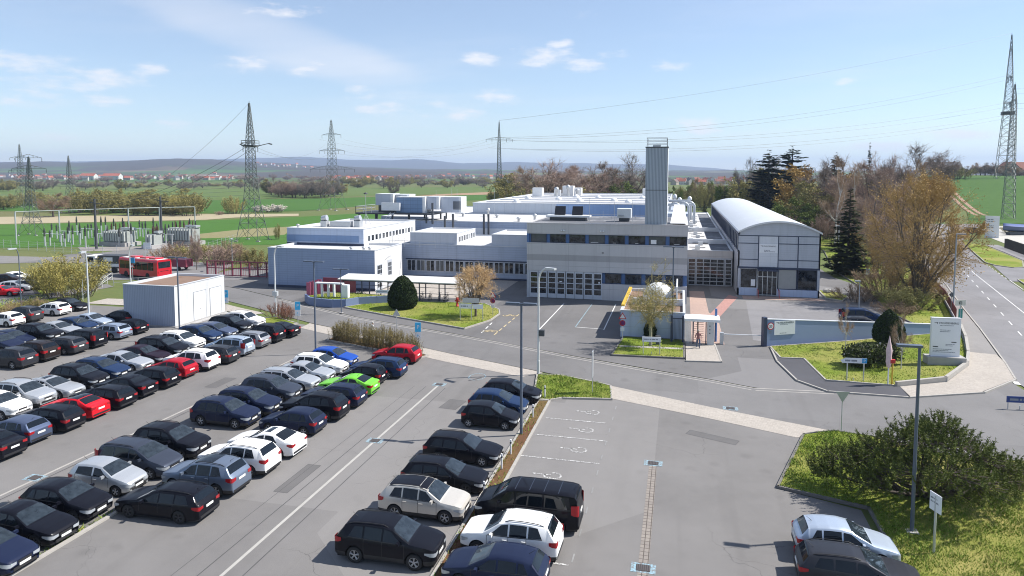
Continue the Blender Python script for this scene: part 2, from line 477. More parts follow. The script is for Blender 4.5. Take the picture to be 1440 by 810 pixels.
# main road up the valley side on the right
MR_L = [(26, 40), (26.4, 62.5), (27.9, 67.9), (31.4, 82.7), (33.9, 94.1), (42.2, 129.5), (50, 162), (60, 200), (72, 240), (90, 300)]
MR_R = [(112, 290), (84, 228), (66, 187), (54.9, 145), (49.8, 122), (44.8, 100), (48, 80), (60, 60), (60, 40)]
FENCE = [(26.1, 70.5), (28.1, 77), (29.8, 83.4), (30.4, 86.5), (33.6, 99.5), (37.2, 118.5), (41.5, 137), (47, 162)]
sheet('main_road', MR_L + MR_R, .008, A_MAIN)
sheet('side_road', [(49.6, 120.5), (55, 141), (58.7, 138.4), (95, 150), (95, 122), (54, 121)], .011, A_MAIN)
sheet('roadside_footpath', [(27.8, 68.1), (31.3, 82.8), (33.8, 94.2), (42.1, 129.6), (49.9, 162)] + FENCE[::-1] + [(26, 68.5)], .05, asphalt('footpath asphalt', (.265, .252, .242), .1, 0))
# far side footpath of the works road
def ribbon(name, a, b, z, mat): return sheet(name, a + b[::-1], z, mat)
ribbon('footpath', [(-39.9, 68.3), (-32.3, 65.1), (-20.2, 59.6), (-11.0, 55.9)], [(-39.7, 66.0), (-32.7, 62.8), (-20.4, 57.2), (-12.4, 54.2)], .012, P_PATH)
ribbon('footpath', [(-5.8, 53.9), (2.4, 50.3), (9.9, 47.45)], [(-4.7, 50.5), (2.2, 47.9), (7.4, 45.7)], .012, P_PATH)
ribbon('footpath', [(-74, 75.5), (-58, 76.8), (-52.9, 74.2), (-48.0, 72.0)], [(-74, 72.0), (-60, 72.2), (-53.2, 72.0), (-49.0, 70.6)], .012, P_PATH)
# gutter stones along the far edge of the road
g = MB()
for off, wd in ((0., .14), (.55, .12)):
    for a, b in zip(FAR[3:13], FAR[4:14]):
        d = Vector((b[0] - a[0], b[1] - a[1])).normalized(); nn = Vector((-d.y, d.x))
        p = [(a[0] - nn.x * off, a[1] - nn.y * off), (b[0] - nn.x * off, b[1] - nn.y * off)]
        q = [(t[0] - nn.x * wd, t[1] - nn.y * wd) for t in p]
        g.poly([(*p[0], .010), (*q[0], .010), (*q[1], .010), (*p[1], .010)])
struct(g.build('gutter', P_KERB))

def kerb(name, pts, closed=False, h=.12, wd=.14, z=0., mat=None):
    m = MB(); n = len(pts)
    seg = range(n if closed else n - 1)
    for i in seg:
        a, b = pts[i], pts[(i + 1) % n]
        d = Vector((b[0] - a[0], b[1] - a[1]))
        if d.length < .01: continue
        c = ((a[0] + b[0]) / 2, (a[1] + b[1]) / 2, z - .02)
        m.cbox(c, d.length + wd * .6, wd, h + .02, 0, math.atan2(d.y, d.x))
    return struct(m.build(name, mat or P_KERB))
def lawn_mat(name, a, b, dry, amt=.4):
    k = NB(name); p = k.pos()
    n1 = k.noise(p, .5, 6, .65); n2 = k.noise(p, 7., 5, .75); n3 = k.noise(p, .17, 3, .5)
    c = k.mix(n1, a, b); c = k.mix(k.ramp(n2, .35, .7, 0, .7), c, tuple(v * .55 for v in a))
    c = k.mix(k.ramp(n3, .42, .62, 0, amt), c, dry)
    return k.done(c, .95, spec=.12, bump=n2, bstr=.8, bdist=.06)
LAWN = lawn_mat('spring lawn', (.15, .21, .026), (.23, .29, .04), (.33, .29, .10), .6)
LAWN2 = lawn_mat('mossy lawn', (.16, .21, .028), (.25, .29, .045), (.36, .31, .11), .75)
EARTH = lawn_mat('bark mulch', (.13, .065, .035), (.20, .11, .06), (.16, .15, .05), .35)
BLADE = []
for i, c in enumerate(((.165, .255, .034), (.22, .305, .048), (.125, .20, .028), (.30, .29, .09))):
    k = NB('grass blade %d' % i); BLADE.append(k.done(c, .8, spec=.2))
def inside(p, poly):
    r = False; n = len(poly)
    for i in range(n):
        a, b = poly[i], poly[i - 1]
        if (a[1] > p[1]) != (b[1] > p[1]) and p[0] < (b[0] - a[0]) * (p[1] - a[1]) / (b[1] - a[1]) + a[0]: r = not r
    return r
def grass(poly, dens, h, z=.1, hole=None):
    xs = [p[0] for p in poly]; ys = [p[1] for p in poly]
    area = (max(xs) - min(xs)) * (max(ys) - min(ys)); m = MB()
    for _ in range(int(area * dens)):
        x = rnd.uniform(min(xs), max(xs)); y = rnd.uniform(min(ys), max(ys))
        if not inside((x, y), poly) or (hole and hole(x, y)): continue
        cl = fbm(x, y, 1.1, 3); hh = h * rnd.uniform(.5, 1.3) * (1 + .7 * cl)
        a = rnd.uniform(0, 6.28); wd = hh * .2; lean = hh * .75
        b = a + rnd.uniform(-1, 1)
        mi = 3 if rnd.random() < .16 + .25 * max(0, fbm(x, y, 3., 2)) else (0 if cl < -.15 else rnd.choice((0, 1, 1, 2)))
        m.add([(x - wd * math.cos(a), y - wd * math.sin(a), z), (x + wd * math.cos(a), y + wd * math.sin(a), z), (x + lean * math.sin(b), y + lean * math.cos(b), z + hh)], [(0, 1, 2)], mi)
    o = m.build('grass', BLADE); o['kind'] = 'stuff'; return o
def island(pts, z=.10, mat=None, kerbmat=None):
    sheet('lawn', pts, z, mat or LAWN); kerb('kerb', pts, True, z + .03, .14, 0, kerbmat)

ISL_MID = [(-11.3, 55.0), (-9.4, 55.2), (-6.3, 54.0), (-5.1, 53.4), (-4.7, 50.2), (-8.3, 49.6), (-9.1, 48.9), (-10.3, 48.8)]
island(ISL_MID); grass(ISL_MID, 260, .10)
STRIP = [(-9.9, 48.6), (-9.1, 48.8), (-8.9, 20), (-9.7, 20)]
island(STRIP, .09, EARTH); grass([(-9.85, 48), (-9.65, 48), (-9.5, 20), (-9.75, 20)], 60, .13, .09)
grass(STRIP, 22, .12, .09)
NEARI = [(5.3, 38.0), (7.9, 46.2), (9.9, 47.3), (12, 46.9), (16, 44.6), (20.0, 44.8), (26, 41), (26, 8), (9.4, 8), (9.4, 29.2), (9.4, 36.6)]
island(NEARI, .11, LAWN2, P_KERB2); grass(NEARI, 330, .095, .11, lambda x, y: y < 27 or (x > 15 and y < 33))
FSI = [(-40.3, 77.2), (-37.2, 82.6), (-24.0, 83.6), (-21.3, 80.4), (-20.6, 78.0), (-20.7, 74.3), (-22.3, 69.6), (-31.2, 73.2)]
island(FSI, .12); grass(FSI, 60, .09, .12)
ANI = [(-5.9, 62.6), (-5.4, 69.9), (.55, 69.9), (.55, 63.0)]
island(ANI, .12, None, P_KERB2); grass(ANI, 70, .09, .12)
sheet('garden_path', [(-5.5, 65.6), (.5, 66.0), (.5, 66.6), (-5.5, 66.2)], .125, P_KERB)
SGN = [(8.6, 69.2), (9.0, 65.2), (11.0, 65.4), (11.6, 58.9), (16.6, 58.7), (20.8, 61.1), (24.3, 66.6), (25.8, 70.5), (27.8, 77.0), (29.4, 83.0), (25.6, 78.8), (16.9, 73.6)]
island(SGN, .12); grass(SGN, 70, .09, .12)
sheet('dark_footpath', [(8.7, 68.0), (9.0, 65.0), (10.9, 65.2), (11.5, 58.7), (16.9, 58.4), (16.8, 56.0), (11.2, 56.0), (9.4, 58.4), (8.6, 64)], .10, A_DARK)
kerb('kerb', [(8.6, 68.6), (8.55, 64), (9.35, 58.4), (11.2, 55.95), (16.8, 55.9)], False, .12)
sheet('block_paved_corner', [(16.9, 58.5), (20.9, 60.7), (24.5, 66.4), (25.9, 70.4), (26.4, 71.5), (28.4, 71), (27.9, 68.0), (26.5, 62.9), (22.6, 58.6), (16.9, 55.95)], .10, P_PATH)
kerb('kerb', [(16.8, 55.9), (22.7, 58.5), (26.55, 62.8), (27.9, 67.9), (31.4, 82.7), (33.9, 94.1), (42.2, 129.5), (50, 162)], False, .12)
# retaining kerb round the sign lawn
kerb('kerb', [(16.7, 58.6), (20.9, 61.0), (24.4, 66.5), (25.9, 70.5), (28.0, 77.0), (29.7, 83.2), (30.3, 86.5)], False, .45, .25)
sheet('gate_footpath', [(.7, 69), (3.4, 69), (3.7, 62.6), (.7, 62.2)], .10, P_PATH)
kerb('kerb', [(3.45, 69), (3.75, 62.6), (.7, 62.2)], False, .12)
sheet('terrace_paving', [(-44, 86.9), (-26, 86.9), (-24.2, 91), (-24.2, 102.9), (-41.3, 102.9), (-41.3, 89.4)], .006, P_PATH)
sheet('walkway', [(1.3, 69.3), (4.4, 69.3), (4.4, 82), (3.5, 85), (3.4, 100), (1.4, 100)], .010, P_RED)
sheet('walkway', [(3.6, 84), (4.5, 82), (7.7, 96.5), (6.6, 98)], .014, P_RED2)
sheet('doorstep_paving', [(8.3, 95.2), (18.6, 96.3), (18.6, 97.9), (8.3, 97.9)], .010, P_RED)
sheet('yard_patch', [(7.3, 72), (8.5, 94), (20, 95), (25.5, 92), (24.8, 80), (9, 71)], .001, A_MAIN)
# lawn behind the round roofed hall
PARK = [(20.6, 96.5), (22.2, 100.2), (21.6, 103), (19.2, 104.5), (19.0, 98.2)]
island(PARK, .11)
PK = [G(1158, 352), G(1170, 375), G(1180, 385), G(1220, 410), G(1250, 440), (25.9, 79.3), (29.2, 83.4), (30.2, 86.5), (33.4, 99.5), (37.0, 118.5), (41.3, 137), (46.8, 162), (52, 185), (26, 185)]
sheet('lawn', PK, .06, LAWN); grass(PK, 8, .16, .06)
kerb('kerb', PK[0:6], False, .14, .12, 0, P_KERB2)
island([(55.2, 144.6), (55.3, 140.4), (57, 137.6), (59, 139), (62.9, 148.5), (65.5, 164), (68, 179), (65.8, 186)], .1)
island([(49.6, 114.5), (51.3, 122.4), (54, 123.4), (80, 124), (80, 100), (52, 100), (47.8, 106)], .1)
sheet('grey_footpath', [(59.3, 138.6), (63.2, 148), (66, 164), (68.5, 180), (71, 180), (69, 163), (66, 147), (62.5, 138)], .09, asphalt('grey footpath', (.26, .25, .25), .1, 0))
# drive and concrete yard across the main road
YC = [BY(1383, 206), BY(1392, 180), BY(1425, 158), BY(1700, 150), BY(1700, 214), BY(1380, 214)]
m = MB(); m.poly([(p[0], p[1], ground(*p) + .06) for p in YC]); struct(m.build('concrete_forecourt', plain('pale concrete', (.46, .44, .40), .85, var=.12, scale=.2)))

# ------------------------------------------------------------------ paint and ironwork on the parking surface
def line(name, a, b, wd, mat=WHITE, z=.0125, dash=None):
    m = MB(); d = Vector((b[0] - a[0], b[1] - a[1])); Ln = d.length; d.normalize(); n = Vector((-d.y, d.x)) * wd / 2
    t = 0.
    while t < Ln:
        e = min(Ln, t + (dash[0] if dash else Ln))
        p = (a[0] + d.x * t, a[1] + d.y * t); q = (a[0] + d.x * e, a[1] + d.y * e)
        m.poly([(p[0] - n.x, p[1] - n.y, z), (q[0] - n.x, q[1] - n.y, z), (q[0] + n.x, q[1] + n.y, z), (p[0] + n.x, p[1] + n.y, z)])
        t = e + (dash[1] if dash else 1)
    return struct(m.build(name, mat))
line('drainage_channel', (-18.35, 6), (-18.35, 50.4), .16, plain('drain concrete', (.39, .375, .345), .8, var=.2), .006)
for off, wd in ((-1.05, .05), (.95, .05), (-2.2, .03)):
    line('tar_seam', (-18.35 + off, 8), (-18.35 + off * .8, 50), wd, plain('tar seam', (.06, .058, .06), .8, var=.2), .005)
k = NB('paver strip'); p = k.pos(); bt = k.n('ShaderNodeTexBrick'); k.L.new(p, bt.inputs['Vector']); bt.inputs['Scale'].default_value = 1
bt.inputs['Brick Width'].default_value = .22; bt.inputs['Row Height'].default_value = .3; bt.inputs['Mortar Size'].default_value = .02; bt.offset = 0
bt.inputs['Color1'].default_value = (.28, .25, .22, 1); bt.inputs['Color2'].default_value = (.23, .205, .185, 1); bt.inputs['Mortar'].default_value = (.10, .085, .075, 1)
PAVER = k.done(bt.outputs['Color'], .9, spec=.2)
line('paver_strip', (-1.28, 8), (-1.28, 39.2), .44, PAVER, .006)
GRATE = plain('cast iron', (.045, .04, .04), .6, var=.3, scale=20)
for i, (x, y, lab) in enumerate(((-1.28, 39.6, 'drain grate with pale blue paint at far end of the paver strip'), (-1.28, 28.7, 'drain grate with pale blue paint midway on the paver strip'),
      (-18.35, 50.7, 'blue-edged drain at the far end of the long channel line'), (-18.35, 38.9, 'blue-edged drain part way along the long channel line'),
      (*G(49, 672), 'blue-edged drain beside the silver hatchback at the kerb between rows'), (*G(428, 498), 'drain grate at the far end of the kerb near the blue hatchback'),
      (3.7, 50.4, 'blue-edged drain in the works road by the pale footpath'))):
    t = thing('drain_grate', lab, 'drain', (x, y, 0), 0, 'drain grates in the asphalt')
    MB().box(-.52, .52, -.36, .36, -.01, .012).build('painted_surround', CYANP, t)
    g = MB().box(-.3, .3, -.25, .25, 0, .022)
    for j in range(7): g.box(-.27 + .085 * j, -.235 + .085 * j, -.22, .22, .022, .03, 1)
    g.build('grate', [GRATE, plain('iron bars', (.10, .085, .08), .6)], t)
# disabled bays
for y, xa, xb in ((45.4, -8.7, -4.6), (42.3, -8.9, -4.2), (38.85, -9.0, -4.3), (28.2, -6.2, -4.4), (35.2, -8.9, -6.0)):
    line('parking_line', (xa, y), (xb, y - .05), .11, WORN)
for x in (-4.3,):
    line('parking_line', (x, 24), (x + .05, 49), .07, plain('worn paint', (.23, .23, .225), .8, var=.4, scale=2), .0105, (.7, 1.5))
def wheelchair(x, y):
    """white wheelchair pictogram, lying towards the aisle"""
    m = MB(); z = .0135
    def arc(cx, cy, r, a0, a1, wd, n=14):
        for i in range(n):
            a = a0 + (a1 - a0) * i / n; b = a0 + (a1 - a0) * (i + 1) / n
            m.poly([(cx + (r - wd) * math.cos(a), cy + (r - wd) * math.sin(a), z), (cx + r * math.cos(a), cy + r * math.sin(a), z), (cx + r * math.cos(b), cy + r * math.sin(b), z), (cx + (r - wd) * math.cos(b), cy + (r - wd) * math.sin(b), z)])
    def st(a, b, wd=.1):
        d = Vector((b[0] - a[0], b[1] - a[1])).normalized(); n = Vector((-d.y, d.x)) * wd / 2
        m.poly([(a[0] - n.x, a[1] - n.y, z), (b[0] - n.x, b[1] - n.y, z), (b[0] + n.x, b[1] + n.y, z), (a[0] + n.x, a[1] + n.y, z)])
    arc(.25, 0, .42, -2.3, 2.1, .1)
    st((-.75, .05), (.05, .05)); st((-.28, .1), (-.28, -.25)); st((-.25, -.25), (.1, -.42)); 
    arc(-.9, .06, .10, 0, 6.283, .10, 10)
    return struct(m.build('wheelchair_marking', WORN, None, (x, y, 0), 0))
for y in (47.2, 43.8, 40.5, 36.6): wheelchair(-5.9 if y > 38 else -6.8, y)
# round blue ring with an arrow in front of the black hatch
m = MB()
for i in range(20):
    a, b = 2 * PI * i / 20, 2 * PI * (i + 1) / 20
    m.poly([(.62 * math.cos(a), .9 * math.sin(a), 0), (.7 * math.cos(a), .98 * math.sin(a), 0), (.7 * math.cos(b), .98 * math.sin(b), 0), (.62 * math.cos(b), .9 * math.sin(b), 0)])
struct(m.build('painted_ring', CYANP, None, (G(671, 530)[0], G(671, 530)[1], .0125)))
line('painted_arrow', G(659, 535.5), G(677, 531), .14, plain('tar mark', (.06, .06, .065), .8), .0115)
# apron in front of the fire station
for a, b, mt, ds in ((G(793, 427), G(758, 464), WHITE, None), (G(833, 427), G(809, 460), CYANP, None), (G(809, 460), G(849, 463), WHITE, None), (G(866, 428), G(849, 464), WHITE, None)):
    line('bay_line', a, b, .12, mt)
line('cycle_lane_line', G(695, 471), G(731, 441), .13, YELLOWP, .0125, (1.1, .8)); line('cycle_lane_line', G(677, 468), G(694, 452), .12, WHITE, .0125, (1.1, .8))
def cyclemark(x, y, rz):
    m = MB()
    for cx in (-.5, .5):
        for i in range(12):
            a, b = 2 * PI * i / 12, 2 * PI * (i + 1) / 12
            m.poly([(cx + .26 * math.cos(a), .26 * math.sin(a), 0), (cx + .36 * math.cos(a), .36 * math.sin(a), 0), (cx + .36 * math.cos(b), .36 * math.sin(b), 0), (cx + .26 * math.cos(b), .26 * math.sin(b), 0)])
    for a, b in (((-.5, 0), (0, .5)), ((0, .5), (.5, 0)), ((-.2, .6), (.2, .6)), ((-.5, 0), (.1, .05))):
        d = Vector((b[0] - a[0], b[1] - a[1])).normalized(); n = Vector((-d.y, d.x)) * .05
        m.poly([(a[0] - n.x, a[1] - n.y, .001), (b[0] - n.x, b[1] - n.y, .001), (b[0] + n.x, b[1] + n.y, .001), (a[0] + n.x, a[1] + n.y, .001)])
    struct(m.build('cycle_marking', YELLOWP, None, (x, y, .0125), rz))
cyclemark(*G(689, 466), .2); cyclemark(*G(717, 444), .2)
# main road paint
for a, b, ds in (((33.0, 75), (47.7, 134.4), (2.2, 3.4)), ((36.4, 78.5), (40.1, 93.7), None), ((40.1, 93.7), (47.9, 130.1), None), ((47.9, 130.1), (60, 175), (2.2, 3.4)), ((47.9, 112.5), (50.0, 122), None), ((50.2, 123.5), (54.6, 143), (1.3, 1.6))):
    line('road_line', a, b, .13, WORNW, .0145, ds)
line('give_way_marking', G(1420, 530), G(1432, 541), .4, WHITE, .0145, (.9, .5))
# fields on the valley floor
def field(name, pts, z, a, b, row=None, dry=None):
    k = NB(name + ' soil'); p = k.pos(); n1 = k.noise(p, .02, 5, .6); n2 = k.noise(p, .6, 5, .7)
    c = k.mix(n1, a, b); c = k.mix(k.ramp(n2, .35, .75, 0, .35), c, tuple(v * .72 for v in a))
    if row:
        x, y, _ = k.sep(p)
        t = k.math('ADD', k.math('MULTIPLY', x, row[0]), k.math('MULTIPLY', y, row[1]))
        c = k.mix(k.math('MULTIPLY', k.math('LESS_THAN', k.math('FRACT', k.math('DIVIDE', t, row[2])), row[3]), .5), c, row[4])
    mt = k.done(c, .95, spec=.1)
    m = MB(); m.poly([(p_[0], p_[1], z) for p_ in pts]); return struct(m.build(name, mt))
field('wheat_field', GP(-300, 352, -300, 316, 0, 316, 290, 310, 420, 305, 560, 297, 800, 286, 800, 340, 300, 345), .0, (.055, .135, .024), (.078, .165, .034), (.3, .95, 24., .03, (.05, .09, .02)))
field('wheat_field', GP(-300, 296, 0, 297, 140, 298, 260, 300, 420, 297, 520, 289, 700, 280, 760, 277, 760, 270, 450, 279, 200, 283, -300, 281), .0, (.052, .125, .025), (.075, .15, .034), (.25, .97, 22., .03, (.06, .1, .03)))
field('pasture', GP(-300, 279.5, 200, 281.5, 450, 277.5, 760, 269, 760, 262, 440, 265, -300, 269), .01, (.095, .145, .042), (.125, .165, .055))
field('reed_strip', GP(-300, 315, 0, 315, 290, 309, 330, 306, 420, 303.5, 420, 300.5, 330, 301, 270, 301.5, 0, 305, -300, 305), .02, (.34, .29, .19), (.42, .36, .25))
field('ploughed_field', GP(575, 276.5, 690, 273.5, 760, 272, 760, 268, 690, 270, 620, 273), .03, (.30, .20, .13), (.36, .25, .17))
field('dry_meadow', GP(250, 336, 330, 334, 372, 332, 400, 330, 420, 318, 345, 322, 270, 330), .01, (.20, .19, .09), (.28, .25, .14))
m = MB(); rows = []
# hillside crop on the right, laid 20 cm over the hill
for j in range(26):
    f = 222 + j * 10.; row = []
    for i in range(40):
        px = 1295 + (70 if f < 240 else 70 - 70 * smooth(240, 420, f)) + i * 14
        x, y = BY(px, f); row.append((x, y, ground(x, y) + .2))
    rows.append(row)
m.grid(rows, 0, True)
k = NB('hill crop'); p = k.pos(); n1 = k.noise(p, .03, 5, .6); n2 = k.noise(p, .5, 5, .75)
c = k.mix(n1, (.055, .115, .025), (.08, .15, .034)); c = k.mix(k.ramp(n2, .38, .72, 0, .5), c, (.03, .065, .014))
struct(m.build('hillside_field', k.done(c, .95, spec=.1)))
TRK = plain('tractor rut earth', (.30, .19, .12), .95, var=.3, scale=.3)
for px0, px1 in ((1348, 1378), (1357, 1389)):
    m = MB()
    pts = []
    for j in range(22):
        f = 250 + j * 4.2; t = j / 21; px = px1 + (px0 - 18 - px1) * t ** .7
        x, y = BY(px, f); pts.append((x, y, ground(x, y) + .26))
    for a, b in zip(pts, pts[1:]): m.poly([(a[0] - .7, a[1], a[2]), (a[0] + .7, a[1], a[2]), (b[0] + .7, b[1], b[2]), (b[0] - .7, b[1], b[2])])
    struct(m.build('tractor_track', TRK))
# grass, kerb line and small lanes west of the car park
sheet('verge', [(-75.6, 3), (-75.6, 68.6), (-76.5, 71.8), (-96, 83), (-125, 98), (-150, 70), (-150, 3)], -.02, LAWN2)
grass([(-75.8, 40), (-75.8, 68.5), (-84, 76), (-92, 62), (-88, 40)], 16, .25, -.02)
sheet('lane', GP(-120, 432, 60, 414, 150, 399, 160, 403, 70, 420, -120, 446), 0., A_LOT)
sheet('west_lot', [(-90, 62), (-86, 76.5), (-98, 84), (-116, 84), (-120, 62)], -.008, A_DARK)
sheet('bus_stop_road', GP(-60, 372, 60, 369, 170, 372, 300, 356, 310, 349, 250, 344, 170, 352, 90, 362, -60, 358), -.003, A_LOT)
sheet('bus_bay', GP(100, 395, 240, 392, 300, 386, 330, 372, 240, 366, 130, 372), -.006, A_YARD)
line('kerb_line', G(-40, 716), G(428, 498), .16, P_KERB, .007)
line('tar_seam', G(-30, 717), G(430, 501), .06, GRATE, .006)
kerb('kerb', [(-27.0, 8), (-26.8, 30.4)], False, .09, .2)
grass([(-27.35, 12), (-27.1, 12), (-26.95, 30), (-27.2, 30)], 120, .16, 0)

# asphalt repairs with tar edges
PATCH = asphalt('newer repair asphalt', (.142, .137, .135), .1, 0); TARM = plain('tar seam', (.06, .058, .06), .8, var=.2)
for x, y, w_, l_, rz in ((-20.2, 33, .8, 3.5, 0), (-15.8, 46.5, 1.3, 2.0, -.1), (2.2, 44.5, 3.2, .8, -.38), (-35.5, 47, 1.0, 2.6, 0), (-51, 55, 1.2, 2.4, 0)):
    ca, sa = math.cos(rz), math.sin(rz); q = [(x + a * ca - b * sa, y + a * sa + b * ca) for a, b in ((-w_ / 2, -l_ / 2), (w_ / 2, -l_ / 2), (w_ / 2, l_ / 2), (-w_ / 2, l_ / 2))]
    sheet('repair_patch', q, .0035, PATCH)
    for a, b in zip(q, q[1:] + q[:1]): line('tar_seam', a, b, .03, TARM, .0055)
# ------------------------------------------------------------------ cars
def paint(name, rgb, metal=.0, rough=.45):
    if name in MATS: return MATS[name]
    k = NB(name)
    f = k.noise(k.obj(), 2.2, 4, .6)
    c = k.mix(f, tuple(v * .93 for v in rgb), tuple(min(1, v * 1.07) for v in rgb))
    MATS[name] = k.done(c, rough, metal, .08, coat=.28)
    return MATS[name]
PAINT = dict(
    white=paint('white car paint', (.80, .80, .79)), silver=paint('silver car paint', (.50, .52, .54), .55, .36), beige=paint('champagne car paint', (.55, .52, .47), .3, .36),
    black=paint('black car paint', (.006, .0065, .011)), navy=paint('navy car paint', (.012, .018, .045)), darkblue=paint('dark blue car paint', (.014, .032, .085), .1),
    blue=paint('bright blue car paint', (.015, .07, .36), .15), greyblue=paint('grey blue car paint', (.085, .11, .18), .4), slate=paint('slate car paint', (.05, .06, .085), .4),
    charcoal=paint('charcoal car paint', (.035, .037, .045), .35), brownblack=paint('brown black car paint', (.022, .015, .014), .1), darkgrey=paint('dark grey car paint', (.055, .057, .065), .4),
    silverblue=paint('silver blue car paint', (.34, .40, .50), .5, .36), slateblue=paint('slate blue car paint', (.17, .21, .28), .5, .36), paleblue=paint('pale blue silver car paint', (.46, .53, .62), .5, .36),
    red=paint('bright red car paint', (.62, .012, .022)), darkred=paint('dark red car paint', (.36, .010, .022)), green=paint('lime green car paint', (.16, .50, .05)),
    maroonblack=paint('aubergine car paint', (.018, .010, .018)), greysilver=paint('grey silver car paint', (.33, .34, .36), .5, .36))
k = NB('car glass')
k.done((.006, .009, .013), .04, 0., .45); GLASS = k.m
k = NB('windscreen glass'); p = k.obj(); x, y, z = k.sep(p)
# two dark blue grey tones in soft blotches on the opaque screen
n = k.noise(p, 3.2, 2, .5)
k.done(k.mix(k.ramp(n, .35, .75), (.014, .02, .026), (.034, .046, .058)), .03, 0., .6); SCREEN = k.m
TRIM = plain('black plastic trim', (.02, .02, .022), .55, var=.2)
TYRE = plain('tyre rubber', (.018, .018, .019), .85, var=.2)
ALLOY = plain('alloy rim', (.42, .43, .45), .35, .7, var=.1)
STEEL = plain('dark steel wheel', (.05, .05, .055), .5, .3, var=.1)
LAMPW = plain('headlamp glass', (.42, .45, .48), .15, .2, var=.1)
LAMPR = plain('tail lamp red', (.34, .012, .018), .18, 0, var=.15)
PLATE = plain('number plate white', (.78, .78, .75), .5, var=.05)
CHROME = plain('chrome trim', (.62, .63, .65), .2, .9, var=.05)
UNDER = plain('underbody shade black', (.008, .008, .008), .9, var=0)  # near black underbody, with the shade below the car put into its colour

CARS = {}
